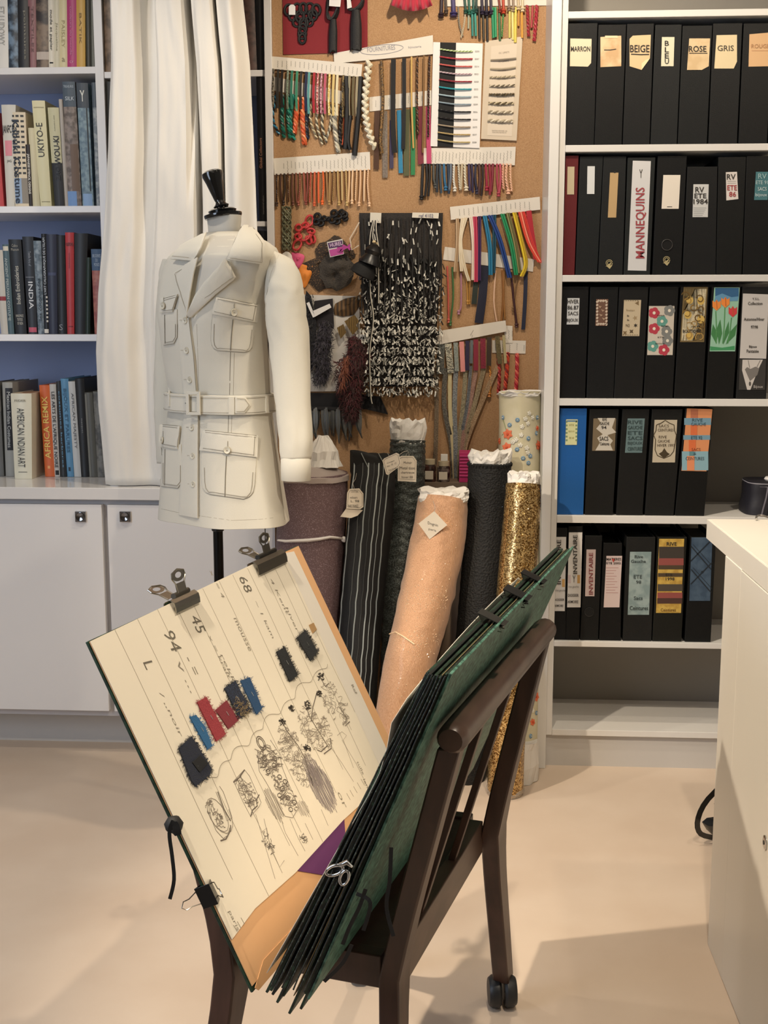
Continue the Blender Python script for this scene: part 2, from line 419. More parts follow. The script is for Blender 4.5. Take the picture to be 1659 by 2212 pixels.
book('red book leaning at the left picture edge on the second shelf', 2, (-22, -8), 240, (-12, 8), zs, '#b8454a', .2)
book('off-white book with pink dot and black letters on the spine', 2, (2, 33), 226, (14, 31), zs, '#cbc8be', .2, prints=[('t', 'JANFC', .02, .2, .7, .3, 0, K_, .04), ('r', .15, .35, .75, .5, '#d98a94'), ('t', 'JHG', .3, .54, .7, .57, 0, K_)])
book('zigzag patterned Kabuki Costume book with blue foot', 2, (20, 54), 242, (32, 63), zs, '#d6c8ae', .22, page='#8b6a48', prints=[('r', .05, .7, .55, .97, '#93a9c4'), ('r', .55, .7, .98, .97, '#8a8378')]+
     [('r', .08+.3*k, .03+.055*i, .28+.3*k, .052+.055*i, '#30302f') for i in range(12) for k in range(3)]+[('t', 'Kabuki Costume', .12, .08, .55, .97, -90, '#1f2a3a', .03)])
book('slim dark book titled Japanese Street Lens, low beside the zigzag one', 2, (53, 66), 312, (62, 71), zs, '#2d2523', .18, prints=[('t', 'JAPANESE STENCIL DESIGNS', .25, .15, .75, .8, -90, W_, .01)])
book('plain cream book left of the Ukiyo-e spine', 2, (60, 74), 276, (70, 86), zs, '#cfc7a6', .2)
book('tall pale yellow UKIYO-E book', 2, (68, 96), 217, (87, 111), zs, '#ddd6ae', .24, page='#6e6a4c', prints=[('t', 'UKIYO-E', .2, .21, .72, .53, 90, '#2b2a28', .0), ('r', .1, .06, .9, .07, '#a79f7c'), ('r', .15, .955, .9, .962, '#8d8663')])
book('ZAO WOU-KI book, cream above and black marbled below', 2, (102, 126), 232, (118, 139), zs, '#c6c19e', .24, prints=[('r', 0, .56, 1, 1, '#26272a'), ('t', 'WOU-KI', .35, .29, .9, .58, 90, K_, .02), ('t', 'ZAO', .35, .6, .8, .74, 90, '#0d0d0e', .02), ('t', 'Jean Leymarie', .5, .08, .62, .24, -90, '#55523f')])
book('thin pale grey catalogue beside the ZAO WOU-KI spine', 2, (126, 134), 214, (140, 148), zs, '#b3aca4', .22)
book('tall brown photographic book with blue head and foot bands', 2, (134, 161), 176, (146, 176), zs, '#8d8078', .25, col2='#5f544c', scale=55, prints=[('r', 0, 0, 1, .2, '#46535f'), ('r', 0, .88, .7, 1, '#6f93c4'), ('t', 'TREASURES', .1, .03, .9, .05, 0, '#aab6c0'), ('t', 'SILK', .2, .12, .9, .15, 0, '#c3ccd4'), ('r', .4, .5, .95, .88, '#6a5546')])
book('tall blue-grey plaid book with crest on dark head band', 2, (164, 189), 179, (178, 202), zs, '#5f7584', .25, col2='#8298a0', scale=70, prints=[('r', 0, 0, 1, .2, '#3f4750'), ('t', 'Y', .3, .06, .7, .15, 0, '#d4d4cc', .05), ('r', .75, .2, .85, .88, '#2b3338'), ('r', .1, .9, .9, 1, '#86a4c8')])
book('tall grey speckled book touching the divider on the second shelf', 2, (197, 211), 178, (208, 220), zs, '#9aa0a3', .25, col2='#6f7880', scale=80, prints=[('r', 0, 0, 1, .2, '#4b5560')])
zs = LZ[2][0]
book('pale grey book with red band at the left picture edge, third shelf', 3, (-14, 5), 540, (2, 17), zs, '#c0bcb4', .2, prints=[('r', 0, .55, 1, .6, '#8a3038')])
book('teal grey Ancient Peruvian Costume book', 3, (4, 18), 528, (17, 30), zs, '#4c626b', .2, prints=[('t', 'ANCIENT PERUVIAN COSTUME', .3, .15, .7, .85, -90, '#a9b4b2', .01), ('r', .1, .02, .9, .07, '#cfcabc')])
book('black Indian Embroideries book with white script title', 3, (17, 45), 517, (33, 57), zs, '#15171a', .22, prints=[('t', 'Indian Embroideries', .35, .28, .7, .68, 90, '#c9c6ba', .0), ('t', 'Calico\nMuseum', .2, .05, .8, .12, 0, '#9b988c'), ('t', 'HANDMADE\nTEXTILES\nOF INDIA', .2, .79, .85, .9, 0, '#b9b6aa')])
book('dark Textile INDIA book with white capitals reading down', 3, (47, 71), 511, (61, 80), zs, '#22252c', .23, prints=[('t', 'INDIA', .35, .46, .8, .74, -90, '#c9ccd0', .01), ('t', 'Textile Arts of', .5, .15, .75, .3, -90, '#8a8f98'), ('r', .1, .93, .95, .98, '#b8566a'), ('r', .1, .41, .9, .415, '#8a8f98')])
book('pale blue-grey patterned book beside the INDIA spine', 3, (71, 88), 520, (82, 95), zs, '#8d9aa4', .21, col2='#5b6a76', scale=60, prints=[('t', 'les cotonnades', .3, .4, .8, .85, 90, '#33414c', .01)])
book('black and white striped calligraphy book of the Islamic world', 3, (88, 99), 505, (95, 106), zs, '#1d2128', .23, prints=[('t', "L'ART CALLIGRAPHIQUE DE L'ISLAM", .3, .04, .85, .6, 90, '#d0d4d8', .0), ('r', .1, .95, .9, .99, W_)]+[('r', .6, .62+.04*i, .9, .64+.04*i, W_) for i in range(7)])
book('broad navy blue book on the third shelf', 3, (99, 121), 506, (106, 124), zs, '#2b2f42', .25, prints=[('r', .1, .38, .9, .41, '#454b68')])
book('black book with small S mark left of the red spine', 3, (121, 139), 508, (125, 144), zs, '#121317', .25, prints=[('t', 'S', .2, .9, .6, .96, 0, '#8d8f94')])
book('bright red book with black oval mark near its head', 3, (140, 159), 502, (145, 160), zs, '#b33a3e', .25, prints=[('t', 'OZOO', .1, .1, .95, .13, 0, K_, .03), ('t', 'ornements', .4, .2, .55, .35, -90, '#7d2429'), ('r', .2, .92, .85, .93, '#7d2429')])
book('large black book right of the red spine', 3, (160, 189), 504, (162, 184), zs, '#101012', .27)
book('dark green book half hidden by the blue and red one', 3, (186, 196), 556, (184, 194), zs, '#22322b', .23)
book('blue-headed red patterned book at the divider', 3, (196, 228), 538, (204, 226), zs, '#8e4a45', .18, Yv=DL-.002+.006, col2='#a86a5c', scale=60, prints=[('r', 0, 0, 1, .25, '#3d5573'), ('t', 'BRODERIES\nDU\nMONDE', .15, .06, .85, .2, 0, '#a9b8c9')])
zs = CT
book('grey book at the left picture edge, lowest row', 4, (-25, -2), 826, (-6, 8), zs, '#6b6b68', .22)
book('black Mexican Indian Costumes book with pale head', 4, (4, 26), 826, (12, 30), zs, '#9d9d98', .24, prints=[('r', .3, .06, 1, .72, '#1f1f22'), ('t', 'Mexican Indian Costumes', .45, .1, .8, .69, -90, '#b9bab8', .01)])
q_ = book('thick cream AMERICAN INDIAN ART book standing forward', 4, (22, 67), 850, (31, 68), zs, '#dad6c2', .2, Yv=DL-.055, page='#b98e6e', rough=.35, rnd=.004, prints=[('t', 'AMERICAN INDIAN ART', .3, .17, .66, .86, -90, '#3b3a34', .0), ('t', 'FEDER', .2, .07, .75, .095, 0, '#6b685c'), ('r', .25, .915, .75, .922, '#5a574c')])
book('bright orange AFRICA REMIX book with yellow letters', 4, (84, 106), 832, (97, 118), zs, '#dc6c37', .22, prints=[('t', 'AFRICA REMIX', .18, .12, .78, .8, 90, '#f2cf6c', .03), ('r', .35, .88, .6, .91, '#f2b06c')])
book('white book lettered in bold black right of the orange spine', 4, (106, 120), 830, (118, 129), zs, '#cbc8c2', .22, prints=[('t', "LES ARTS DE L'AFRIQUE NOIRE", .2, .08, .8, .9, -90, '#2b2b2c', .02), ('r', .2, .93, .85, .98, K_)])
book('slim dark book between white and blue spines', 4, (121, 131), 824, (130, 144), zs, '#2c2f33', .22, prints=[('t', 'costumes berberes', .4, .1, .75, .9, -90, '#6fa3c4')])
book('sky blue book with dark feather mark at the foot', 4, (130, 147), 818, (145, 159), zs, '#5f93b8', .24, prints=[('t', 'BIJOUX ET PARURES', .2, .1, .7, .75, -90, '#2f5f80', .01), ('r', .3, .9, .6, .94, '#1f3140')])
book('white African Majesty book with grey capitals', 4, (146, 161), 824, (160, 175), zs, '#c9cac8', .24, prints=[('t', 'AFRICAN MAJESTY', .3, .12, .75, .7, -90, '#5b5c5f', .0)])
book('black book right of the African Majesty spine', 4, (161, 181), 818, (175, 192), zs, '#17181a', .26, prints=[('t', 'masques', .4, .4, .6, .55, -90, '#8d8d8a')])
book('dark grey book with pale worn edge in the lowest row', 4, (182, 199), 848, (193, 211), zs, '#5a5952', .2, prints=[('r', 0, .02, .25, 1, '#7d7c74')])
book('grey photographic book against the curtain, lowest row', 4, (200, 222), 846, (211, 228), zs, '#4c4b48', .2, col2='#77756f', scale=45)
# second bay of the bookcase, seen past the curtain's two edges
book('brown patterned book between divider and curtain, top', 1, (222, 246), -30, (227, 250), BL2[0][0], '#4d3c2a', .24, col2='#77604a', scale=40)
book('dark book between divider and curtain, second shelf', 2, (226, 250), 176, (234, 258), BL2[1][0], '#2c2a26', .24)
book('black book seen right of the curtain top, beside the upright', 1, (548, 571), -40, (556, 576), BL2[0][0], '#101013', .24)
book('brown marbled book leaning right of the curtain top', 1, (520, 547), -60, (528, 555), BL2[0][0], '#3c2c28', .24, col2='#55403a')
book('tall black Global Collectors book right of the curtain', 2, (553, 577), 166, (560, 580), BL2[1][0], '#121215', .25, prints=[('t', 'Global Collectors', .2, .42, .5, .63, 90, '#a3745a', .0), ('t', 'Collectionneurs', .6, .44, .75, .6, 90, '#55504c'), ('t', 'international edition', .45, .82, .65, .95, 90, '#77726c')])
book('black book seen right of the mannequin collar', 3, (556, 585), 498, (566, 589), BL2[2][0], '#141417', .24)

# ---- box files on the right
BLACKF = ['#131415', '#171819', '#111213', '#1b1d1e', '#161819']
def dk_(c):
    v = [int(c[i:i+2], 16) for i in (1, 3, 5)]
    return c if max(v) > 70 else '#%02x%02x%02x' % tuple(int(x*.68) for x in v)
def binder(label, xt, ytop, xb, z, col='#1e1f20', cards=(), Yv=None, depth=.27, inner=True, gloss=.5, extra=None, lab=None):
    Yv = Yv or D+.012
    def atz(px):
        lo, hi = 0, 2212
        for _ in range(30):
            m_ = (lo+hi)/2
            if PY(px, m_, Yv).z > z: lo = m_
            else: hi = m_
        p = PY(px, m_, Yv); p.z = z+.0004; return p
    TL, TR = PY(xt[0], ytop, Yv), PY(xt[1], ytop, Yv); TL.z = TR.z = (TL.z+TR.z)/2
    BLp, BRp = atz(xb[0]), atz(xb[1]); q = (TL, TR, BRp, BLp)
    for p in q: p.x = max(p.x, xi1+.0008)
    t = thing('box_file', label, 'box file', (BLp+BRp)/2+Vector((0, depth/2, 0)))
    m = mat(col if col in BLACKF else dk_(col), gloss, bump=.25, scale=500, spec=.25)
    dy = Vector((0, depth, 0)); bt = .003; wd = (TR-TL).length
    mb = MB()
    def slab(u0, u1, v0, v1, ya, yb):
        a = Vector((0, ya, 0)); b = Vector((0, yb, 0))
        mb.hexa([quad_pt(q, u0, v1)+a, quad_pt(q, u1, v1)+a, quad_pt(q, u1, v1)+b, quad_pt(q, u0, v1)+b], [quad_pt(q, u0, v0)+a, quad_pt(q, u1, v0)+a, quad_pt(q, u1, v0)+b, quad_pt(q, u0, v0)+b])
    f = bt/wd
    slab(.0, 1, 0, 1, 0, bt)
    slab(0, f, 0, 1, bt, depth); slab(1-f, 1, 0, 1, bt, depth)
    build('cover', mb, m, t, bevel=.0012)
    mb = MB(); slab(f*1.2, 1-f*1.2, .05, .99, bt+.001, depth-.006)
    build('paper_block', mb, mat('#3a3833', .9), t)
    for c in cards:
        poly = c['poly']; mb = MB().prism(ppoly(poly, Yv-.0012), (0, .0009, 0)); mats = [c['m'] if 'm' in c else mat(c['col'], .7)]
        cd = build('label_card', mb, mats, t)
        if c.get('text'):
            mb = MB(); cols = []
            for tx in c['text']:
                s, x0, y0, x1, y1, rot, colr, bold = tx
                if colr not in cols: cols.append(colr)
                if s == '#':   # solid patch
                    mb.prism(ppoly([(x0, y0), (x1, y0), (x1, y1), (x0, y1)], Yv-.0014-bold*.001), (0, .0002, 0), cols.index(colr))
                elif s == '@':  # free polygon given in x0
                    mb.prism(ppoly(x0, Yv-.0014-bold*.001), (0, .0002, 0), cols.index(colr))
                elif s == '~':  # stroke: x0 list of points, y0 width px
                    mb.ribbon(ppoly(x0, Yv-.0016-bold*.001), y0/741*1.0, FRONT, .0002, cols.index(colr))
                else: box_text(mb, s, x0, y0, x1, y1, Yv-.0024, rot, off=0, bold=bold, mi=cols.index(colr))
            build('lettering', mb, [mat(k, .6) for k in cols], cd)
    if extra: extra(t, Yv)
    return t
def rc(x0, y0, x1, y1, sk=0): return [(x0+sk, y0), (x1+sk, y0), (x1, y1), (x0, y1)]
def ell(cx, cy, rx, ry, n=10, a0=0): return [(cx+rx*math.cos(a0+2*math.pi*k/n), cy+ry*math.sin(a0+2*math.pi*k/n)) for k in range(n)]
INK = '#2a2622'
z = SZ[1][0]
binder('black box file labelled MARRON in ink', (1226, 1291), 50, (1222, 1283), z, BLACKF[0], [dict(poly=[(1232, 83), (1278, 84), (1277, 136), (1270, 144), (1231, 143)], col='#d8cdb0', text=[('MARRON', 1233, 100, 1275, 111, 0, INK, .02)])])
binder('black box file with stained tan label bearing a dash', (1293, 1353), 53, (1284, 1343), z, BLACKF[2], [dict(poly=[(1297, 80), (1342, 77), (1342, 143), (1297, 145)], m=mat('#c9a67c', .8, col2='#dcc49c', scale=25), text=[('~', [(1305, 108), (1318, 108), (1331, 106)], 1.6, 0, 0, 0, INK, 0), ('#', 1307, 77, 1334, 82, 0, '#e0cfa8', .5)])])
binder('black box file labelled BEIGE, underlined, card torn below', (1355, 1413), 51, (1345, 1403), z, BLACKF[1], [dict(poly=[(1367, 77), (1406, 75), (1404, 126), (1386, 151), (1360, 143), (1360, 84)], col='#d9bf94', text=[('BEIGE', 1361, 97, 1403, 113, 0, INK, .04), ('~', [(1363, 117), (1385, 118), (1402, 117.5)], 2.2, 0, 0, 0, INK, 0), ('@', [(1386, 151), (1404, 126), (1394, 130), (1386, 137)], 0, 0, 0, 0, '#e9d8ac', .5)])])
binder('charcoal box file with narrow label reading BLEU downwards', (1416, 1473), 53, (1405, 1462), z, BLACKF[3], [dict(poly=rc(1428, 80, 1455, 143, 2), col='#d9d6bc', text=[(c, 1436, y, 1445, y+11, 0, INK, .01) for c, y in (('B', 88), ('L', 102), ('E', 115), ('U', 127))])])
binder('charcoal box file labelled ROSE, underlined', (1475, 1539), 55, (1464, 1527), z, BLACKF[4], [dict(poly=[(1489, 83), (1534, 83), (1531, 143), (1516, 151), (1484, 151)], m=mat('#d0b48a', .8, col2='#dcc39a', scale=30), text=[('ROSE', 1488, 99, 1526, 112, 0, INK, .01), ('~', [(1489, 115), (1505, 115), (1508, 115), (1528, 115)], 1.4, 0, 0, 0, INK, 0)])])
binder('black box file labelled GRIS on cream card', (1541, 1604), 50, (1530, 1592), z, BLACKF[1], [dict(poly=[(1548, 76), (1592, 75), (1592, 133), (1585, 148), (1543, 148)], col='#dfcda6', text=[('GRIS', 1550, 98, 1585, 110, 0, '#3a342c', 0)])])
binder('black box file with faded peach label, last in the top row', (1607, 1670), 50, (1595, 1657), z, BLACKF[0], [dict(poly=[(1619, 74), (1665, 70), (1663, 143), (1617, 144)], col='#dab285', text=[('ROUGE', 1623, 95, 1662, 104, 0, '#bb8f66', .01), ('#', 1624, 109, 1660, 110.5, 0, '#b88b62', 0)])])
binder('black box file at the picture edge, top row', (1672, 1734), 50, (1659, 1720), z, BLACKF[0])
z = SZ[2][0]
def ringpull(px, py, r=11):
    def f(t, Yv):
        c = PY(px, py, Yv-.0015); rr = r/741
        mb = MB().tube([c+Vector((rr*math.cos(a*math.pi/12), 0, rr*math.sin(a*math.pi/12))) for a in range(24)], .0014, 6, loop=True)
        build('finger_ring', mb, mat('#cfcfcf', .2, 1.0), t, smooth=True)
        mb = MB().lathe([(rr*.86, 0), (rr*.86, .0006)], c+Vector((0, .0012, 0)), (0, -1, 0), 24)
        build('finger_hole', mb, mat('#060606', .9), t)
    return f
def emblem(px, py):
    def f(t, Yv):
        mb = MB(); c = Yv-.001
        for rr in (7, 4): mb.ribbon(ppoly([(px+rr*math.cos(a*.5), py-2+rr*math.sin(a*.5)) for a in range(13)], c), .0016, FRONT, .0003)
        mb.prism(ppoly([(px-7, py+4), (px+7, py+3), (px+1, py+11)], c), (0, -.0003, 0))
        mb.prism(ppoly([(px-8, py+6), (px-2, py+1), (px+6, py-4), (px+2, py+3)], c-.0004), (0, -.0003, 0))
        build('crest_sticker', mb, mat('#b5a77c', .5), t)
    return f
def both(*fs):
    def f(t, Yv):
        for k in fs: k(t, Yv)
    return f
binder('dark red ring binder at the left of the second row', (1222, 1250), 336, (1213, 1241), z, '#5c1f22', [dict(poly=rc(1225, 360, 1240, 420, 1), col='#b9aa8c')])
binder('slate black binder with rounded white label', (1253, 1303), 338, (1243, 1290), z, '#262a2b', [dict(poly=rc(1268, 359, 1284, 419, 1), col='#cfd2d2')])
binder('black binder with long tan label and gold crest low down', (1304, 1353), 338, (1292, 1345), z, '#1b1d1e', [dict(poly=rc(1313, 373, 1331, 470, 5), col='#b79a6e', text=[('#', 1326, 371, 1330, 374, 0, '#2a2622', 0)])], extra=emblem(1316, 570))
binder('binder with white spine lettered MANNEQUINS in red stencil', (1356, 1416), 340, (1347, 1404), z, '#2e3333', [dict(poly=[(1367, 347), (1406, 348), (1396, 585), (1356, 584)], col='#cfcfd0', text=[
    ('MANNEQUINS', 1373, 405, 1396, 558, 90, '#9c3f45', .03), ('Y', 1381, 366, 1388, 384, 0, INK, .0)]+[('#', 1371, 430+i*14, 1398, 431+i*14, 0, '#cfcfd0', 3) for i in range(0)])])
binder('black binder with blank white card and chrome finger ring', (1421, 1484), 337, (1409, 1471), z, '#17181a', [dict(poly=rc(1429, 378, 1466, 451, 4), col='#e2dacd', text=[('#', 1441, 446, 1452, 447.5, 0, INK, 0)])], extra=both(ringpull(1441, 529), emblem(1440, 563)))
binder('shorter black box labelled RV ETE 1984', (1485, 1550), 360, (1474, 1546), z, '#232425', [dict(poly=rc(1496, 398, 1529, 469, 2), col='#c9cac9', text=[
    ('RV', 1502, 404, 1521, 416, 0, INK, .03), ('ETE', 1500, 418, 1526, 428, 0, INK, .03), ('1984', 1498, 430, 1529, 441, 0, INK, .04)]+[('#', 1498, 449+i*4, 1526-i*2, 450+i*4, 0, '#7d7f80', 0) for i in range(5)])])
binder('black box labelled RV ETE 86 in black and red', (1552, 1612), 339, (1547, 1602), z, '#1d1e1e', [dict(poly=[(1568, 372), (1592, 371), (1595, 430), (1569, 433)], col='#d6cfca', text=[
    ('RV', 1570, 376, 1589, 388, 0, INK, .05), ('ETE', 1571, 400, 1592, 411, 0, '#a03a3c', .05), ('86', 1575, 414, 1590, 425, 0, '#a03a3c', .05), ('#', 1571, 391, 1590, 392, 0, '#8a8480', 0), ('#', 1571, 395, 1590, 396, 0, '#8a8480', 0)])])
binder('black box with teal label RV ETE 91 SACS at the edge', (1613, 1677), 337, (1604, 1664), z, '#1a1b1c', [dict(poly=rc(1629, 371, 1658, 432, 4), col='#42727a', text=[
    ('RV', 1638, 375, 1656, 386, 0, '#9dbcc0', .0), ('ETE 91', 1633, 390, 1659, 398, 0, '#b5ccd0', .0), ('SACS', 1637, 404, 1656, 412, 0, '#c3d4d8', .0), ('bijoux', 1632, 417, 1657, 426, 0, '#c3d4d8', 0)])])
z = SZ[3][0]
binder('black box labelled HIVER 86.87 SACS BIJOUX on white', (1213, 1272), 619, (1206, 1264), z, '#151617', [dict(poly=rc(1224, 644, 1250, 701, 2), col='#c9cbcb', text=[
    ('HIVER', 1226, 647, 1250, 656, 0, INK, .02), ('86.87', 1226, 660, 1250, 669, 0, INK, .02), ('SACS', 1227, 673, 1249, 681, 0, INK, .02), ('BIJOUX', 1224, 688, 1249, 697, 0, INK, .02)])])
binder('black box with small brown candy-striped label', (1275, 1336), 620, (1267, 1325), z, '#131415', [dict(poly=rc(1286, 646, 1312, 704, 2), col='#6b4c3c', text=[
    ('@', [(x, y), (x+3, y-3), (x+6, y-1), (x+3, y+3)], 0, 0, 0, 0, '#cbbba8', 0) for x, y in [(1287, 652+i*7) for i in range(8)]+[(1307, 652+i*7) for i in range(8)]+[(1290+5*i, 650) for i in range(4)]+[(1290+5*i, 700) for i in range(4)]]+[('@', [(x, y), (x+8, y+2), (x+4, y+6)], 0, 0, 0, 0, '#a88c74', 1) for x, y in ((1292, 660), (1298, 668), (1294, 678), (1300, 686))])])
def star(cx, cy, r, n=6): return [(cx+(r if k % 2 else r*.45)*math.cos(math.pi*k/n), cy+(r if k % 2 else r*.45)*math.sin(math.pi*k/n)) for k in range(2*n)]
binder('black box with beige label drawn with little dark stars', (1338, 1401), 620, (1326, 1387), z, '#232323', [dict(poly=rc(1344, 648, 1381, 726, 4), col='#c3b396', text=[
    ('@', star(1373, 703, 5), 0, 0, 0, 0, '#2e2820', 0), ('@', star(1364, 716, 6, 4), 0, 0, 0, 0, '#5a4a34', 0), ('@', star(1377, 655, 6, 3), 0, 0, 0, 0, '#7a6444', 0), ('@', star(1350, 719, 6, 4), 0, 0, 0, 0, '#7a6444', 0), ('@', star(1372, 687, 6, 5), 0, 0, 0, 0, '#a08a68', 0),
    ('Boutique', 1353, 668, 1371, 673, 0, '#8a7656', 0), ('b', 1355, 680, 1359, 684, 0, INK, .02), ('b', 1355, 689, 1359, 693, 0, INK, .02), ('N2', 1352, 700, 1360, 706, 0, '#4a3c28', 0)]+[('#', 1346+k*5, 649, 1349+k*5, 650.2, 0, '#5a4a34', 0) for k in range(7)]+[('#', 1345+k*5, 723, 1348+k*5, 724.2, 0, '#5a4a34', 0) for k in range(7)])])
def flower(cx, cy, r, c): 
    out = [('@', ell(cx+r*.5*math.cos(a*1.2566), cy+r*.5*math.sin(a*1.2566), r*.55, r*.55, 9), 0, 0, 0, 0, c, .1*a) for a in range(5)]
    return out+[('@', ell(cx, cy, r*.28, r*.3, 8), 0, 0, 0, 0, '#e4dcca', .7)]
fl = []
for cx, cy, c in ((1413, 676, '#b5394a'), (1446, 671, '#7d7f7c'), (1430, 694, '#5f9a8e'), (1413, 710, '#b5394a'), (1440, 716, '#7d7f7c'), (1442, 736, '#7d7f7c'), (1410, 748, '#5f9a8e'), (1434, 756, '#b5394a')): fl += flower(cx, cy, 12, c)
binder('black box with red, grey and green flower label', (1404, 1466), 620, (1390, 1453), z, '#1c1d1d', [dict(poly=rc(1398, 661, 1453, 767, 4), col='#c9c0b2', text=fl+[('BIJOUX', 1420, 680, 1436, 684, 0, INK, .01), ('PRINTEMPS', 1428, 703, 1444, 706, 0, INK, .01), ('ETE', 1421, 727, 1434, 730, 0, INK, .01), ('BOUTIQUES', 1416, 741, 1436, 744, 0, INK, .01)])])
cu = []
rr_ = random.Random(3)
for cx, cy in ((1487, 650), (1512, 646), (1515, 668), (1484, 678), (1508, 686), (1490, 706), (1516, 702), (1487, 724), (1512, 728), (1498, 664), (1500, 700), (1509, 716), (1482, 640)):
    r0 = rr_.uniform(7, 11); a0 = rr_.uniform(0, 6)
    cu.append(('~', [(cx+r0*(1-.05*k)*math.cos(a0+k*.55), cy+r0*(1-.05*k)*math.sin(a0+k*.55)*1.05) for k in range(11)], rr_.uniform(1.5, 2.6), 0, 0, 0, rr_.choice(['#8a6a2c', '#6e5322', '#a8874a']), .3))
for cx, cy in ((1490, 648), (1514, 650), (1486, 680), (1514, 690), (1490, 726)): cu.append(('@', ell(cx, cy, 8, 9), 0, 0, 0, 0, '#cfae5c', .0))
binder('black box with golden scroll label ending BOUTIQUES', (1471, 1532), 620, (1456, 1518), z, '#1b1b1b', [dict(poly=rc(1469, 620, 1521, 739, 8), col='#6f5d38'), dict(poly=rc(1472, 624, 1519, 736, 7), col='#ddd0ae', text=cu+[('BOUTIQUES', 1475, 712, 1516, 720, 0, INK, .02), ('BIJOUX', 1478, 640, 1496, 644, 0, INK, .01), ('ACCESSOIRES', 1483, 668, 1515, 672, 0, INK, .01), ('FIN 91', 1494, 704, 1510, 708, 0, INK, .01)])])
tu = [('#', 1545, 622, 1596, 642, 0, '#2f5f8a', 0), ('@', [(1545, 640), (1560, 634), (1580, 642), (1596, 640), (1594, 650), (1543, 652)], 0, 0, 0, 0, '#5f93b5', .2)]
for bx, by, tx, ty in ((1547, 742, 1546, 672), (1561, 742, 1566, 662), (1572, 742, 1580, 686)): tu.append(('~', [(bx, by), ((bx+tx)/2+1, (by+ty)/2), (tx, ty)], 1.8, 0, 0, 0, '#4f8f54', .3))
for pts in ([(1547, 742), (1536, 722), (1540, 700), (1551, 722)], [(1553, 744), (1548, 710), (1556, 690), (1560, 720)], [(1562, 744), (1566, 715), (1574, 694), (1575, 718)], [(1568, 744), (1576, 718), (1592, 700), (1588, 724)]): tu.append(('@', pts, 0, 0, 0, 0, '#3f7d48', .5))
for cx, cy, c in ((1548, 659, '#e88a3c'), (1567, 653, '#e8883a'), (1583, 673, '#cf3a42')): tu += [('@', [(cx-9, cy-10), (cx-4, cy-6), (cx, cy-12), (cx+4, cy-6), (cx+9, cy-10), (cx+9, cy+4), (cx, cy+12), (cx-9, cy+4)], 0, 0, 0, 0, c, .8), ('~', [(cx, cy-10), (cx+1, cy+8)], 1.2, 0, 0, 0, '#b5602a', 1)]
tu += [('@', [(1534, 748), (1560, 751), (1587, 747), (1587, 756), (1534, 757)], 0, 0, 0, 0, '#3f8f5c', .2)]
binder('black box with painted tulips label under a blue sky', (1538, 1600), 620, (1524, 1584), z, '#1c1c1b', [dict(poly=rc(1533, 621, 1588, 759, 10), col='#93bfa6', text=tu)])
he = [('Y.S.L.', 1625, 643, 1641, 648, 0, INK, .01), ('Collection', 1616, 652, 1647, 659, 0, INK, .01), ('Automne/Hiver', 1607, 686, 1651, 693, 0, INK, .02), ('97/98', 1622, 703, 1637, 710, 0, INK, .02), ('Bijoux', 1618, 746, 1635, 753, 0, INK, .02), ('Fantaisie', 1613, 755, 1639, 762, 0, INK, .02)]
binder('box with white Automne/Hiver 97/98 label above a heart pendant', (1604, 1668), 619, (1590, 1655), z, '#2b2b2b', [dict(poly=[(1605, 634), (1661, 636), (1655, 775), (1598, 774)], col='#c6c2bf', text=he), dict(poly=[(1598, 776), (1655, 777), (1652, 842), (1596, 842)], col='#33312f', text=[
    ('@', [(1604, 777), (1648, 777), (1637, 800), (1621, 842), (1614, 842), (1603, 800)], 0, 0, 0, 0, '#c9c4bf', 0), ('@', [(1609, 798), (1614, 793), (1621, 797), (1632, 792), (1640, 796), (1636, 810), (1620, 823)], 0, 0, 0, 0, '#77736f', .3),
    ('~', [(1616, 778), (1619, 794)], 1, 0, 0, 0, '#8a8682', .5), ('~', [(1642, 778), (1634, 794)], 1, 0, 0, 0, '#8a8682', .5), ('@', ell(1620, 829, 2.5, 5), 0, 0, 0, 0, '#55514d', .4), ('Bijoux', 1628, 832, 1648, 840, 0, '#b9b5b0', 0)])])
z = SZ[4][0]
bl = [('#', 1222+2, 908, 1247, 911, 0, '#55789a', 0)]+[('#', 1222, 909+k*8, 1226, 913+k*8, 0, '#7a8f6a', 0) for k in range(6)]+[('#', 1243, 909+k*8, 1247, 913+k*8, 0, '#7a8f6a', 0) for k in range(6)]+[('ETE', 1230, 916, 1240, 920, 0, '#9a8f4a', 0), ('BIJOUX', 1228, 930, 1241, 934, 0, '#9a8f4a', 0), ('RV', 1230, 944, 1240, 948, 0, '#9a8f4a', 0)]
binder('cobalt blue lever file in the fourth row', (1210, 1268), 882, (1200, 1260), z, '#235a9c', [dict(poly=rc(1221, 906, 1246, 961, 2), col='#cfcf9c', text=bl)], gloss=.35)
binder('black box with torn gold and white SACS label', (1274, 1337), 884, (1263, 1324), z, '#232321', [dict(poly=rc(1279, 904, 1328, 974, 3), col='#6f6048', text=[
    ('@', [(1291, 903), (1329, 903), (1322, 924), (1331, 934), (1312, 940), (1324, 952), (1318, 960), (1324, 973), (1286, 973), (1296, 956), (1290, 946), (1302, 938), (1288, 926), (1298, 914)], 0, 0, 0, 0, '#c3bcae', 0),
    ('RIVE\nGAUCHE', 1296, 903, 1316, 918, 0, INK, .01), ('94', 1299, 920, 1310, 927, 0, INK, .01), ('SACS', 1295, 943, 1314, 952, 0, INK, .01), ('Ceintures', 1296, 955, 1316, 962, 0, INK, .02)])])
binder('black box with grey-blue RIVE GAUCHE SACS label', (1345, 1403), 884, (1331, 1388), z, '#222221', [dict(poly=rc(1350, 904, 1387, 978, 6), col='#5f7678', text=[(s, 1356, 908+i*11.5, 1388, 916+i*11.5, 0, '#2f4244', .01) for i, s in enumerate(('RIVE', 'GAUCHE', 'ETE', 'SACS', 'BIJOUX', 'CEINTURES'))])])
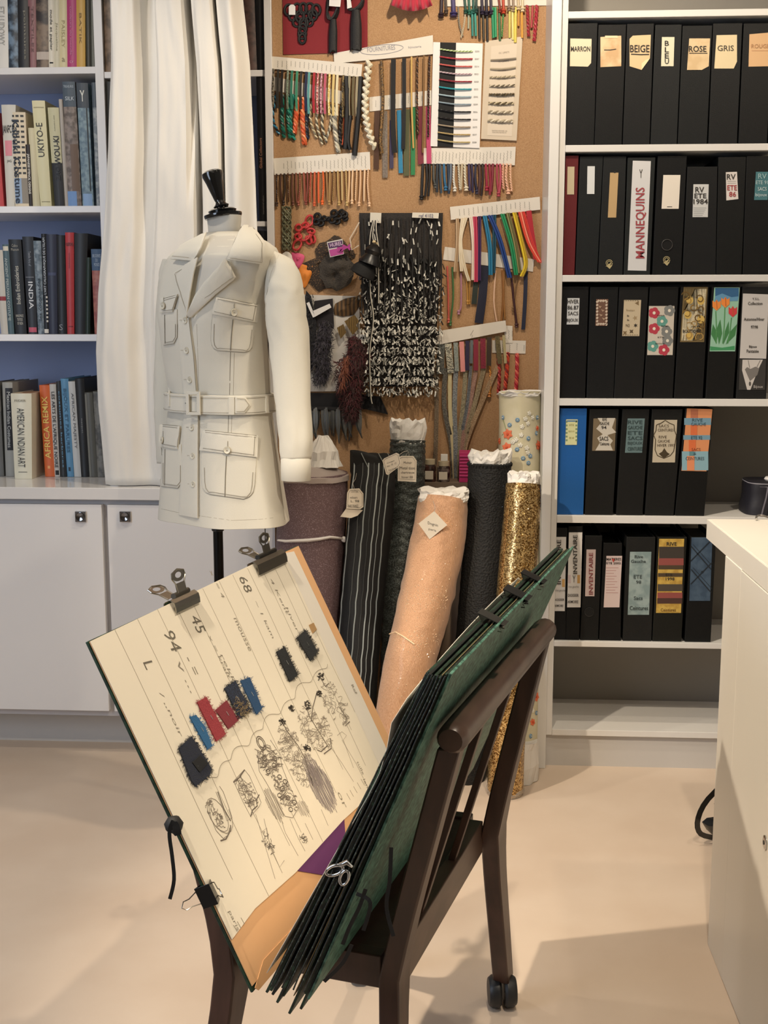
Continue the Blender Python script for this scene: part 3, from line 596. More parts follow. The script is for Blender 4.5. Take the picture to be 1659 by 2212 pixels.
cx0, cy0 = 1435, 953
binder('black box with cream oriental cartouche label', (1409, 1475), 884, (1393, 1455), z, '#242423', [dict(poly=rc(1409, 907, 1458, 999, 5), col='#b9ae98', text=[
    ('~', [(1418, 918), (1428, 914), (1437, 908), (1446, 914), (1456, 918), (1457, 930), (1461, 940), (1458, 960), (1455, 975), (1448, 984), (1434, 990), (1420, 984), (1415, 972), (1416, 950), (1412, 940), (1417, 930), (1418, 918)], 1.8, 0, 0, 0, '#4a3f2c', 0),
    ('@', [(1435, 968), (1441, 977), (1447, 981), (1440, 986), (1434, 990), (1428, 985), (1423, 980), (1430, 976)], 0, 0, 0, 0, '#3f3420', 0),
    ('SACS', 1423, 917, 1445, 923, 0, '#55493a', 0), ('CEINTURES', 1421, 926, 1455, 932, 0, '#55493a', 0), ('RIVE', 1423, 941, 1440, 947, 0, '#55493a', 0), ('GAUCHE', 1421, 950, 1447, 956, 0, '#55493a', 0), ('HIVER 1993', 1420, 959, 1457, 965, 0, '#55493a', 0)])])
pl = [('#', 1478, 903, 1536, 918, 0, '#6f93a6', 0), ('#', 1476, 940, 1534, 950, 0, '#6f93a6', 0), ('#', 1473, 975, 1530, 1016, 0, '#84a9b5', 0), ('#', 1492, 884, 1508, 903, 0, '#b06a4c', 0), ('#', 1492, 918, 1506, 940, 0, '#cf6a3c', 0.5), ('#', 1488, 950, 1503, 975, 0, '#cf6a3c', 0.5), ('#', 1484, 985, 1500, 1016, 0, '#d98a60', 0.5), ('#', 1489, 975, 1500, 985, 0, '#5a8288', .4),
      ('RIVE', 1495, 904, 1518, 911, 0, '#33505c', 0), ('GAUCHE', 1493, 913, 1525, 920, 0, '#33505c', 0), ('ETE 92', 1493, 942, 1517, 949, 0, '#33505c', .01), ('SACS', 1494, 968, 1513, 974, 0, '#7a3a22', 0), ('&', 1498, 977, 1504, 983, 0, '#33505c', 0), ('CEINTURES', 1481, 987, 1521, 994, 0, '#3a4a50', 0)]
binder('last black box of the fourth row, orange and blue plaid label', (1481, 1541), 882, (1458, 1521), z, '#1b1b19', [dict(poly=[(1484, 882), (1539, 884), (1526, 1018), (1472, 1017)], col='#d08a5c', text=pl)])
z = SZ[5][0]
inv = lambda x, w, y0, y1: [('INVENTAIRE', x, y0, x+w, y1, 90, INK, .03)]
binder('slim black file, first in the lowest row, white INVENTAIRE sleeve', (1198, 1226), 1140, (1192, 1222), z, '#161718', [dict(poly=rc(1196, 1160, 1220, 1320, 3), col='#cfcdca', text=inv(1203, 9, 1166, 1262)+[('#', 1214, 1251, 1220, 1268, 0, '#c29a5c', 0), ('rive gauche', 1200, 1273, 1221, 1279, 0, '#6b6864', 0), ('DOSSIER', 1197, 1293, 1219, 1298, 0, INK, .03), ('ARMOIRE', 1197, 1306, 1217, 1311, 0, INK, .03)])])
binder('black file with taller white sleeve INVENTAIRE, DOSSIER ARMOIRE', (1228, 1259), 1137, (1222, 1251), z, '#161718', [dict(poly=rc(1225, 1150, 1254, 1312, 4), col='#d6d4d1', text=[('INVENTAIRE', 1238, 1156, 1247, 1240, 90, INK, .03), ('#', 1247, 1242, 1253, 1260, 0, '#c29a5c', 0), ('#', 1227, 1242, 1233, 1260, 0, '#c9b9bc', 0), ('Y', 1237, 1243, 1243, 1258, 0, INK, 0), ('rive gauche', 1228, 1265, 1250, 1271, 0, '#6b6864', 0), ('DOSSIER', 1227, 1283, 1250, 1289, 0, INK, .03), ('ARMOIRE', 1226, 1297, 1249, 1303, 0, INK, .03)])])
def hole(px, py, r=10):
    def f(t, Yv):
        c = PY(px, py, Yv-.0008); rr = r/741
        build('finger_hole', MB().lathe([(rr, 0), (rr, .0006)], c, (0, -1, 0), 20), mat('#050505', .9), t)
        build('hole_rim', MB().tube([c+Vector((rr*math.cos(a*math.pi/12), -.0008, rr*math.sin(a*math.pi/12))) for a in range(24)], .0008, 5, loop=True), mat('#2a2a2a', .3), t, smooth=True)
    return f
binder('black lever file labelled INVENTAIRE in red on pink card', (1264, 1301), 1157, (1253, 1292), z, '#1b1c1d', [dict(poly=rc(1264, 1187, 1284, 1288, 3), col='#b5a3a0', text=[('INVENTAIRE', 1272, 1194, 1281, 1284, 90, '#7a3a3c', .02)])], extra=hole(1273, 1322))
binder('shorter black file with pink card, MATIERES ETE 2002', (1304, 1344), 1173, (1294, 1341), z, '#19191a', [dict(poly=rc(1304, 1201, 1338, 1312, 6), col='#cdbab6', text=[('MATIERES', 1310, 1205, 1342, 1211, 0, INK, .03), ('ETE 2002', 1310, 1214, 1341, 1219, 0, INK, .03), ('@', [(1321, 1207), (1329, 1207), (1325, 1215)], 0, 0, 0, 0, '#b5473c', 1)]+[('#', 1309, 1226+i*6, 1336-(i*5) % 11, 1227.2+i*6, 0, '#b08a86', 0) for i in range(10)])])
binder('black box with blue-grey marbled Rive Gauche ETE 98 label', (1354, 1416), 1160, (1345, 1407), z, '#2a2a29', [dict(poly=rc(1356, 1192, 1402, 1328, 5), m=mat('#7d908f', .7, col2='#94a4a2', scale=40), text=[('Rive', 1371, 1199, 1389, 1206, 0, '#3a4444', .01), ('Gauche', 1363, 1209, 1395, 1216, 0, '#3a4444', .01), ('ETE', 1369, 1242, 1387, 1250, 0, '#3a4444', .01), ('98', 1374, 1254, 1385, 1261, 0, '#3a4444', .01), ('Sacs', 1369, 1288, 1388, 1296, 0, '#3a4444', .01), ('Ceintures', 1360, 1309, 1400, 1318, 0, '#3a4444', .02)])])
st = [('#', 1424-(y-1166)*.035, y, 1478-(y-1166)*.035, y+h_, 0, c, 0) for y, h_, c in ((1181, 25, '#3b342e'), (1206, 15, '#8f4a44'), (1221, 9, '#4a3c2a'), (1238, 8, '#4a3c2a'), (1262, 15, '#4a4238'), (1280, 12, '#8f4a44'), (1292, 12, '#4a3028'))]
binder('black box with brown, red and yellow painted stripe label RIVE', (1421, 1484), 1160, (1409, 1472), z, '#26251f', [dict(poly=rc(1417, 1164, 1471, 1324, 7), m=mat('#c9a850', .7, col2='#b08c3c', scale=50), text=st+[('RIVE', 1440, 1171, 1462, 1179, 0, INK, .03), ('ETE', 1438, 1238, 1452, 1244, 0, INK, .02), ('1998', 1438, 1247, 1457, 1254, 0, INK, .02), ('Ceintures', 1427, 1314, 1460, 1321, 0, '#7a5c2c', .01)])])
tt_ = []
for k in range(3): tt_ += [('~', [(1493, 1180+k*50), (1536, 1230+k*50)], 2.5, 0, 0, 0, '#1c2630', .2), ('~', [(1497, 1176+k*50), (1538, 1222+k*50)], 1.0, 0, 0, 0, '#1c2630', .2), ('~', [(1538, 1165+k*50), (1492, 1212+k*50)], 2.5, 0, 0, 0, '#1c2630', .2)]
tt_ = [x for x in tt_ if max(p[1] for p in x[1]) < 1300]+[('@', ell(1517, 1236, 3, 3), 0, 0, 0, 0, '#1c2630', .3)]
binder('black box with dark blue crossed-line label, beside the desk', (1492, 1547), 1160, (1479, 1535), z, '#1b1c1c', [dict(poly=rc(1489, 1161, 1534, 1298, 5), m=mat('#42566a', .7, col2='#33475c', scale=40), text=tt_)], depth=.25)
# ================================================================== PIN BOARD SAMPLES
def B(px, py, off=.004): return PY(px, py, YK-off)
PXM = 2600/DL
CARD = mat('#d9d2c6', .7); CARDW = mat('#dedbd8', .6)
def smooth_path(pts, n=5):
    """Catmull-Rom through 2d points"""
    if len(pts) == 2:
        (a, b), (c, d) = pts; return [(lerp(a, c, i/n), lerp(b, d, i/n)) for i in range(n+1)]
    P = [pts[0]]+list(pts)+[pts[-1]]; out = []
    for i in range(1, len(P)-2):
        p0, p1, p2, p3 = P[i-1:i+3]
        for k in range(n):
            t = k/n
            out.append(tuple(.5*((2*p1[j])+(-p0[j]+p2[j])*t+(2*p0[j]-5*p1[j]+4*p2[j]-p3[j])*t*t+(-p0[j]+3*p1[j]-3*p2[j]+p3[j])*t**3) for j in range(2)))
    out.append(tuple(pts[-1])); return out
def rope_mb(mb, path, r, strands=2, pitch=.022, n=5, cols=(0, 1)):
    """twisted strands along a 3d path"""
    L = [0]
    for a, b in zip(path, path[1:]): L.append(L[-1]+(b-a).length)
    tot = L[-1]; m = max(6, int(tot/pitch*7)); m = min(m, 70)
    pts = []
    j = 0
    for i in range(m+1):
        s_ = tot*i/m
        while j < len(L)-2 and L[j+1] < s_: j += 1
        f = (s_-L[j])/max(L[j+1]-L[j], 1e-9); pts.append(path[j].lerp(path[j+1], min(f, 1)))
    for k in range(strands):
        q = []
        for i, p in enumerate(pts):
            t = (pts[min(i+1, m)]-pts[max(i-1, 0)]).normalized(); a = t.cross(Vector((0, 1, 0))).normalized(); b = a.cross(t)
            ph = 2*math.pi*(tot*i/m)/pitch+2*math.pi*k/strands
            q.append(p+(a*math.cos(ph)+b*math.sin(ph))*r*.48)
        mb.tube(q, r*.58, n, mi=cols[k % len(cols)])
def hang(par, pts, w, col, style='cord', col2=None, off=.006, knot=False, name=None, label=None):
    path2 = smooth_path(pts, 4)
    n_ = len(path2)
    path = [B(x, y, off+.003*math.sin(math.pi*i/n_)) for i, (x, y) in enumerate(path2)]
    mb = MB(); r = w/PXM/2
    mats = [mat(col, .6)]
    if style == 'rope':
        mats = [mat(col, .45), mat(col2 or col, .45)]; rope_mb(mb, path, r, 3 if w > 8 else 2, max(.008, r*4.2), cols=(0, 1) if w <= 8 else (0, 0, 1))
    elif style == 'flat':
        mats = [mat(col, .7, col2=col2, scale=300, bump=.3) if col2 else mat(col, .75, bump=.3, scale=500)]
        mb.ribbon(path, 2*r, FRONT, .0015)
    elif style == 'double':
        mats = [mat(col, .5), mat(col2 or col, .5)]
        for s in (-1, 1):
            mb.tube([p+Vector((s*r*.52, 0, 0)) for p in path], r*.52, 6, 0 if s < 0 else 1)
    elif style == 'braid':
        mats = [mat(col, .6), mat(col2 or col, .6)]
        L = len(path); m = 0; tot = sum((b-a).length for a, b in zip(path, path[1:])); step = r*1.3; k = 0; s_ = 0
        acc = 0; i = 0
        while acc < tot-step and k < 60:
            # position
            d = acc; i = 0
            while i < L-2 and d > (path[i+1]-path[i]).length: d -= (path[i+1]-path[i]).length; i += 1
            p = path[i].lerp(path[i+1], min(1, d/max((path[i+1]-path[i]).length, 1e-6))); t = (path[i+1]-path[i]).normalized(); a = t.cross(FRONT).normalized()
            s = 1 if k % 2 else -1
            mb.tube([p-a*s*r*.9-t*step*.1, p-a*s*r*.2+FRONT*r*.5+t*step*.5, p+a*s*r*.55+t*step*1.2], [r*.5, r*.72, r*.42], 6, k % 2)
            acc += step*.8; k += 1
    else:
        mats = [mat(col, .5, col2=col2, scale=250, lo=.45, hi=.55) if col2 else mat(col, .55, bump=.4, scale=600)]
        mb.tube(path, r, 6)
    if knot:
        e = path[-1]; kb = MB().lathe([(r*.4, -.004), (r*1.7, -.001), (r*1.9, .002), (r*1.1, .005), (r*1.8, .010), (r*.5, .011)], e, (0, -.05, -1), 7)
        o = len(mb.v); mb.add(kb.v, kb.f, 0)
    return build(name or {'flat': 'ribbon', 'braid': 'braid'}.get(style, 'cord'), mb, mats, par, smooth=True, label=label)
def sample_card(label, poly, m=None, off=.002, writing=0, wcol='#77736c', group=None, frm=.1, to=.95, cat='sample card'):
    cx = sum(p[0] for p in poly)/len(poly); cy = sum(p[1] for p in poly)/len(poly)
    t = thing('sample_card', label, cat, B(cx, cy, off), group)
    cd = build('card', MB().prism([B(x, y, off) for x, y in poly], (0, -.0008, 0)), m or CARD, t)
    if writing:
        (x0, y0), (x1, y1), (x2, y2), (x3, y3) = poly[:4]; mb = MB(); rr = random.Random(writing)
        for k in range(writing):
            f = lerp(frm, to, k/(writing-1))
            ax, ay = lerp(x0, x1, f), lerp(y0, y1, f); bx, by = lerp(x3, x2, f), lerp(y3, y2, f)
            a = rr.uniform(.2, .35); b = rr.uniform(.6, .92); n = 7
            pts = [(lerp(ax, bx, lerp(a, b, i/n))+(1.1 if i % 2 else -.6), lerp(ay, by, lerp(a, b, i/n))) for i in range(n+1)]
            mb.ribbon([B(x, y, off+.001) for x, y in pts], .0009, FRONT, .0002)
        build('handwriting', mb, mat(wcol, .7), cd)
    return t
def pin(par, px, py, off=.004):
    build('pin', MB().lathe([(.0008, 0), (.0008, .004), (.0025, .005), (.0028, .0065), (.001, .0075)], B(px, py, off-.001), (0, -1, 0), 8), mat('#c9c9cc', .2, 1.0), par)

# -- red card with frog closure and tassels
card_ = build('backing_card', MB().prism([B(*p, .0015) for p in ((610, -22), (794, -22), (794, 113), (612, 118))], (0, -.0015, 0)), mat('#7d1f26', .85, bump=.3, scale=300))
tag(card_, 'deep red felt-covered card at the top left of the cork board', 'card')
BK = mat('#0b090b', .6, bump=.5, scale=500)
t = thing('frog_closure', 'black interlaced cord frog closure on the red card', 'trimming', B(655, 50))
mb = MB(); k = 0
for cx, cy, rx, ry in [(624, 22, 9, 12), (642, 20, 9, 12), (655, 19, 8, 12), (669, 19, 9, 12), (683, 22, 9, 12), (633, 34, 9, 11), (648, 36, 9, 12), (664, 36, 9, 12), (676, 33, 9, 11), (642, 48, 9, 10), (656, 50, 9, 11), (668, 47, 8, 10), (654, 62, 8, 10), (653, 73, 8, 11), (653, 84, 7, 10)]:
    k += 1; off = .004+.002*(k % 2)
    mb.tube([B(cx+rx*math.cos(a*math.pi/8), cy+ry*math.sin(a*math.pi/8), off+.0015*math.cos(a*math.pi/4)) for a in range(16)], .0042, 6, loop=True)
build('cord_loops', mb, BK, t, smooth=True)
build('price_tag', MB().prism([B(*p, .012) for p in ((624, 14), (628, 10), (634, 10), (638, 14), (638, 32), (624, 32))], (0, -.0008, 0)), CARDW, t)
def tassel(lab, hx, hy0, hy1, bx, by1, w0, w1, tagp):
    t = thing('tassel', lab, 'tassel', B(hx, hy0))
    top, knot_, bot = B(hx, hy0, .012), B(hx+1, hy1, .014), B(bx, by1, .010); r0 = w0/PXM/2; r1 = w1/PXM/2
    ax = (bot-knot_); L = ax.length
    mb = MB()
    for kk in range(4):
        mb.tube([B(hx+w0*.42*math.cos(a*math.pi/7+kk*.4), lerp(hy0, hy1, .5)+(hy1-hy0)*.5*math.sin(a*math.pi/7+kk*.2), .008+.002*kk) for a in range(14)], .004, 5, loop=True)
    build('knotted_head', mb, BK, t, smooth=True)
    mb = MB(); n = 22; rings = []
    for i in range(7):
        f = i/6; c = knot_.lerp(bot, f); rr = lerp(r1*.7, r1, min(1, f*2.5))
        rings.append([c+Vector((math.cos(2*math.pi*j/n)*rr*(1+.08*(j % 2)), math.sin(2*math.pi*j/n)*rr*.7, (R.uniform(-.012, .004) if i == 6 else 0))) for j in range(n)])
    mb.loft(rings); build('skirt', mb, BK, t)
    build('price_tag', MB().prism([B(*p, .022) for p in tagp], (0, -.0008, 0)), CARDW, t)
tassel('black tassel with looped cord head, left one on the red card', 719, -14, 42, 719, 108, 30, 17, ((712, -14), (738, -14), (735, 15), (711, 13)))
tassel('thicker black tassel with pointed skirt, right one on the red card', 768, -16, 22, 769, 104, 40, 23, ((749, -12), (756, -14), (760, 16), (750, 19)))
# -- red ruffle at top
mb = MB(); rows = []
for i in range(5):
    v = i/4; row = []
    for j in range(41):
        u = j/40; ph = u*26
        x = lerp(862, 915, u)+(u-.5)*v*38; y = -40+v*(50+14*math.sin(u*3.0)); row.append(B(x, y, .02+.012*math.sin(ph)*v+v*.02))
    rows.append(row)
mb.grid(rows); tag(build('ruffle_sample', mb, mat('#b3203c', .7, sheen=.4), smooth=True, solid=.001), 'crimson gathered ruffle swatch at the top of the cork board', 'fabric')
# -- top right cords with knots
t = sample_card('white strip card with knotted cords, topmost at the right of the board', ((958, -16), (1181, -20), (1180, 12), (960, 14)))
def cords(t, L, **k):
    for it in L:
        pts, w, col = it[:3]; kw = dict(k); kw.update(it[3] if len(it) > 3 else {}); hang(t, pts, w, col, **kw)
cords(t, [([(955, -20), (953, 30)], 7, '#2a1c28', dict(knot=True)), ([(962, -20), (964, 22)], 5, '#4b4038', dict(knot=True)), ([(978, -20), (980, 28)], 9, '#3d3566', dict(knot=True)),
  ([(1002, -18), (1006, 22)], 5, '#1f4a3e', dict(knot=True)), ([(1012, -18), (1014, 24)], 5, '#26604f', dict(knot=True)), ([(1022, -18), (1023, 22)], 5, '#1c5348', dict(knot=True)), ([(1029, -18), (1029, 20)], 5, '#1f3f3a', dict(knot=True)),
  ([(1040, -18), (1042, 24)], 6, '#2b2338', dict(knot=True)), ([(1050, -18), (1051, 26)], 6, '#241f30', dict(knot=True)), ([(1060, -18), (1061, 24)], 6, '#33283d', dict(knot=True)),
  ([(1076, -18), (1080, 20)], 5, '#7d3326', dict(knot=True)), ([(1086, -18), (1088, 22)], 6, '#b5452c', dict(knot=True)),
  ([(1098, -18), (1100, 16)], 5, '#8a7564', dict(knot=True)), ([(1108, -18), (1109, 18)], 5, '#94806c', dict(knot=True)), ([(1118, -18), (1120, 14)], 6, '#c7b594', dict(knot=True)), ([(1128, -18), (1129, 18)], 6, '#d1c3a4', dict(knot=True)),
  ([(990, 14), (992, 50), (1000, 78)], 4, '#8c8272', dict(style='rope', off=.004)), ([(1006, 14), (1003, 50), (996, 82)], 4, '#b5aa92', dict(style='rope', off=.005)), ([(1013, 14), (1012, 62)], 4, '#9aa08a', dict(off=.004)),
  ([(1020, 20), (1021, 78)], 5, '#2c7d74', {}), ([(1026, 20), (1028, 78)], 5, '#2f8a7c', {}), ([(1035, 14), (1036, 84)], 5, '#2b2620', {}), ([(1043, 14), (1045, 86)], 5, '#3a3428', {}), ([(1052, 20), (1053, 90)], 5, '#1e1c1c', {}),
  ([(1064, 16), (1066, 82)], 6, '#23895c', {}), ([(1070, 16), (1071, 80)], 5, '#2f9a68', {}), ([(1078, 16), (1080, 88)], 5, '#3f6b44', {}), ([(1088, 16), (1084, 80)], 4, '#4f8a4c', dict(style='rope')),
  ([(1101, 16), (1101, 82)], 5, '#cfc26a', {}), ([(1107, 16), (1108, 86)], 5, '#e0d68a', {}), ([(1114, 16), (1113, 92)], 6, '#dccb5c', {}), ([(1121, 14), (1120, 56)], 4, '#c9903c', {}), ([(1127, 14), (1128, 82)], 5, '#d99a3a', {}),
  ([(1139, 12), (1142, 78)], 7, '#9c3238', dict(style='rope')), ([(1151, 12), (1148, 60)], 5, '#a83c40', {}), ([(1160, 12), (1154, 88)], 8, '#a83440', dict(style='rope'))])
# -- card C and its ribbons (behind), then card B
t = sample_card('narrow white card half hidden behind the black and gold cords', ((798, 210), (932, 195), (932, 227), (798, 241)), writing=9, off=.0015)
cords(t, [([(815, 240), (813, 366)], 11, '#4a3020', {}), ([(831, 240), (832, 384)], 11, '#84796e', dict(col2='#6a6058')), ([(846, 260), (846, 364)], 8, '#413a55', {}), ([(862, 238), (866, 374)], 9, '#2f80a8', {}), ([(879, 236), (878, 380)], 12, '#55583c', {}),
  ([(893, 232), (892, 378)], 9, '#2f7d4c', {}), ([(908, 230), (909, 355)], 12, '#7a2f3c', {}), ([(925, 230), (927, 354)], 10, '#b8456c', {})], style='flat', off=.003)
t = sample_card('white card with a pencilled oval above the braid and black tapes', ((721, 115), (935, 76), (936, 117), (722, 137)), off=.006)
mb = MB(); mb.ribbon([B(825+46*math.cos(a*math.pi/15), 107-4.4*math.cos(a*math.pi/15)+10*math.sin(a*math.pi/15), .0075) for a in range(31)], .0012, FRONT, .0002)
put_text(mb, 'FOURNITURES', B(793, 103, .007), B(853, 97, .007), B(794, 113, .007), FRONT, off=.0005)
put_text(mb, 'bijouterie', B(882, 100, .007), B(910, 98, .007), B(882, 106, .007), FRONT, off=.0005)
build('handwriting', mb, mat('#8f8d96', .7), t)
cords(t, [([(798, 132), (789, 215), (793, 270), (811, 326)], 13, '#e2dcc8', dict(style='braid', col2='#d3cbb2')), ([(824, 131), (827, 220), (822, 300), (825, 332)], 7, '#3a2a1c', dict(col2='#8a6838')),
  ([(850, 128), (849, 260), (853, 330)], 10, '#121214', dict(style='flat')), ([(873, 126), (873, 230), (871, 322)], 8, '#131316', dict(style='flat')), ([(889, 123), (889, 220), (893, 320)], 4, '#c9a45c', {}),
  ([(902, 122), (901, 210), (903, 290)], 5, '#2c1f18', dict(style='rope', col2='#6b4a2c')), ([(916, 120), (915, 220), (913, 330)], 4, '#7d5a30', {}), ([(928, 119), (926, 200), (925, 296)], 5, '#2c1c16', dict(style='rope', col2='#4a2c1c'))], off=.012)
# -- twisted ropes card (behind) then card A
t = sample_card('short white card behind the row of coloured cords, carrying twisted ropes', ((593, 166), (740, 197), (736, 225), (589, 195)), off=.0015)
RP = dict(style='rope')
cords(t, [([(598, 200), (590, 240), (591, 265), (603, 290)], 7, '#2f7da0', dict(col2='#14181c')), ([(611, 205), (609, 255), (614, 297)], 9, '#1d6b5a', dict(col2='#12302a')), ([(625, 205), (622, 250), (627, 298)], 9, '#24806a', dict(col2='#17443a')), ([(635, 205), (627, 260), (636, 302)], 8, '#1c5f52', dict(col2='#2f9080')),
  ([(644, 212), (640, 250), (636, 288)], 11, '#c4522c', dict(col2='#d98050')), ([(655, 212), (654, 260), (658, 312)], 12, '#c9572e', dict(col2='#dd8a58')), ([(666, 214), (662, 260), (665, 300)], 9, '#14161c', dict(col2='#1c2740')),
  ([(674, 220), (670, 255), (684, 298)], 6, '#cbbb96', dict(col2='#7d7460')), ([(689, 222), (684, 265), (697, 312)], 6, '#d3c7a8', dict(col2='#5f5a4c')), ([(700, 225), (696, 270), (706, 308)], 7, '#cfc4a6', dict(col2='#4a453c')), ([(716, 226), (714, 270), (704, 304)], 6, '#cfc7b0', dict(col2='#6a655a')),
  ([(726, 228), (723, 270), (731, 329)], 11, '#c9c2ac', dict(col2='#77746c')), ([(738, 228), (735, 280), (737, 318)], 8, '#141315', dict(col2='#2a2622')), ([(744, 240), (743, 290), (738, 316)], 4, '#d9582c', dict(style='cord'))], off=.004, **RP)
t = sample_card('white handwritten card topping a long row of bright cords, upper left', ((579.5, 121), (783, 139), (780, 167), (580, 148)), writing=19, off=.007)
AL = [(590, '#2d2620', '#8a8270', 231), (600, '#33302b', None, 234), (609, '#26221f', None, 232), (621, '#5c6a58', '#8a9684', 236), (630, '#2c7560', None, 236), (641, '#3f8a6c', None, 240), (650, '#2f2b28', None, 236), (661, '#20284a', None, 240), (667, '#63a0a0', None, 246),
      (678, '#b02c38', None, 244), (686, '#a83440', '#e0b8b0', 246), (694, '#7d2340', '#d3a8b0', 246), (702, '#c25f74', None, 246), (711, '#c9a44c', '#efe0a8', 249), (720, '#d9c284', None, 250), (728, '#e3d9b8', None, 250), (741, '#241f1a', '#8a7444', 254), (754, '#9a937c', None, 252), (763, '#6f6448', None, 250), (771, '#a89c80', None, 254)]
for x, c, c2, ye in AL: hang(t, [(x+1, 148+(x-580)*.09), (x-1, ye-40), (x, ye)], 5, c, 'double' if c2 is None else 'cord', c2, off=.011)
cords(t, [([(748, 166), (750, 230), (746, 322)], 11, '#111113', {}), ([(779, 166), (774, 250), (766, 336)], 11, '#0f0f11', {}), ([(757, 250), (752, 300), (756, 324)], 8, '#141416', {})], off=.009, style='cord')
# -- card G
t = sample_card('white card above the orange, brown and peach cord ends on the left', ((591, 342), (799, 328), (800, 367), (593, 378)), writing=22, off=.003)
GC = ['#3a2418', '#4a2c1c', '#33241a', '#5c3a24', '#6a4030', '#7a4430', '#8a4a38', '#9a4c3a', '#7d3c30', '#b0523a', '#c95a34', '#dd6230', '#e5682c', '#9a7448', '#a88454', '#a07c4c', '#b8975f', '#cbb07c', '#c2a36c', '#e0bc90', '#e3c09a', '#e0bb94', '#dfb791', '#e6c6a2', '#e3bd98']
for i, c in enumerate(GC):
    x = lerp(598, 796, i/(len(GC)-1))+R.uniform(-1, 1); y0 = 376-(x-593)*.05
    hang(t, [(x, y0), (x+R.uniform(-2, 2), y0+32), (x+R.uniform(-3, 3), 438+R.uniform(-6, 1))], 4, c, 'cord' if i % 3 else 'rope', off=.006, knot=(i % 2 == 0))
# -- card D : threads over black band
dp = [(936, 91), (1043, 94), (1036, 320), (930, 316)]
t = sample_card('white card with coloured threads stretched across a black band', dp, CARDW, off=.008)
def dpt(u, v): 
    return (lerp(lerp(dp[0][0], dp[1][0], u), lerp(dp[3][0], dp[2][0], u), v), lerp(lerp(dp[0][1], dp[1][1], u), lerp(dp[3][1], dp[2][1], u), v))
build('black_band', MB().prism([B(*p, .0089) for p in (dpt(.14, 0), dpt(.46, 0), dpt(.46, 1), dpt(.14, 1))], (0, -.0004, 0)), mat('#111110', .8), t)
mb = MB()
for i, (c, c2) in enumerate([('#8aa85c', '#e0eac0'), ('#b03a44', None), ('#c9605a', None), ('#a88a94', '#d3c3c8'), ('#9a3440', None), ('#2f9aa8', None), ('#a3b8c2', None), ('#8fa0ac', None), ('#1a1a1c', None), ('#201c1c', None), ('#a3927c', None), ('#b59e6c', None), ('#bfae7c', None)]):
    v = .065+i*.0725; a = dpt(.14, v); b = dpt(.8, v+.012); c_ = dpt(.47, v+.016)
    hang(t, [a, c_, b], 3.4, c, 'rope', c2 or c, off=.0115, name='thread')
    lx, ly = dpt(.85, v); put_text(mb, 'B%d' % (5000+i*7), B(lx, ly+1, .0092), B(lx+9, ly+1, .0092), B(lx, ly+5, .0092), FRONT, off=.0002)
build('lettering', mb, mat('#6a6864', .7), t)
# -- card E
ep = [(1048, 89), (1129, 79), (1116, 304), (1039, 300)]
t = sample_card('beige folded card with eight pale twisted cords set crosswise', ep, mat('#cfc0aa', .7), off=.006)
def ept(u, v): return (lerp(lerp(ep[0][0], ep[1][0], u), lerp(ep[3][0], ep[2][0], u), v), lerp(lerp(ep[0][1], ep[1][1], u), lerp(ep[3][1], ep[2][1], u), v))
build('inner_sheet', MB().prism([B(*p, .0069) for p in (ept(.17, .06), ept(.86, .06), ept(.86, .96), ept(.17, .96))], (0, -.0006, 0)), mat('#d8cab6', .7), t)
for i, (c, c2, st_) in enumerate([('#8f8574', None, 'cord'), ('#b5a890', None, 'cord'), ('#cdbfa4', '#a39880', 'rope'), ('#6f6350', '#d8ccb4', 'rope'), ('#4a4030', '#6b5c44', 'rope'), ('#5f523c', '#c9bb9c', 'rope'), ('#e0d6c0', '#9a8e78', 'rope'), ('#e3d9c3', '#b0a48c', 'rope')]):
    v = .2+i*.087
    hang(t, [ept(.17, v), ept(.5, v+(.01 if i == 1 else .004)), ept(.86, v+.004)], 3.5+i*.45, c, st_, c2, off=.0095, name='cord')
mb = MB()
for i in range(9):
    a = ept(.38, .155+i*.087-.018); b = ept(.66, .155+i*.087-.018); put_text(mb, 'COL %d  LAMINETTE' % (i+3), B(a[0], a[1]-2, .0078), B(b[0], b[1]-2, .0078), B(a[0], a[1]+2, .0078), FRONT, off=.0002)
put_text(mb, 'RAYON VISCOSE 100\nCOLORIS BLANC 01', B(*ept(.3, .905), .0078), B(*ept(.72, .905), .0078), B(*ept(.3, .935), .0078), FRONT, off=.0002)
build('lettering', mb, mat('#8a7f70', .7), t)
# -- card F
t = sample_card('white card above the dark, white and crimson cord ends at centre right', ((915, 320), (1114, 317), (1112, 357), (913, 354)), CARD, writing=24, off=.004)
FC = ['#16161a', '#1c1a1e', '#1a1616', '#4a4c4a', '#2a3038', '#3a4a58', '#2c6a94', '#24364c', '#5f6a78', '#d9d6cc', '#c6c0ae', '#b8aa90', '#d0c8b4', '#3c2f55', '#2c2444', '#20203a', '#4a2c28', '#241414', '#9c2440', '#8f2038', '#7d2434', '#a33c4c', '#b34a5c', '#e0ab90', '#e3b396', '#e6b998']
for i, c in enumerate(FC):
    x = lerp(914, 1103, i/(len(FC)-1))+R.uniform(-1, 1); ye = lerp(420, 424, i/25)+R.uniform(-22, 2)
    if i < 3: ye = 424
    hang(t, [(x, 354), (x+R.uniform(-2, 2), 385), (x+R.uniform(-4, 4), ye)], 5 if i % 4 else 6, c, 'rope' if i in (9, 10, 12, 23, 24, 25) else 'cord', off=.007, knot=(i % 3 == 0))
sample_card('sliver of white card at the right border of the cork board', ((1177, 427), (1183, 427), (1183, 455), (1176, 455)), off=.002)
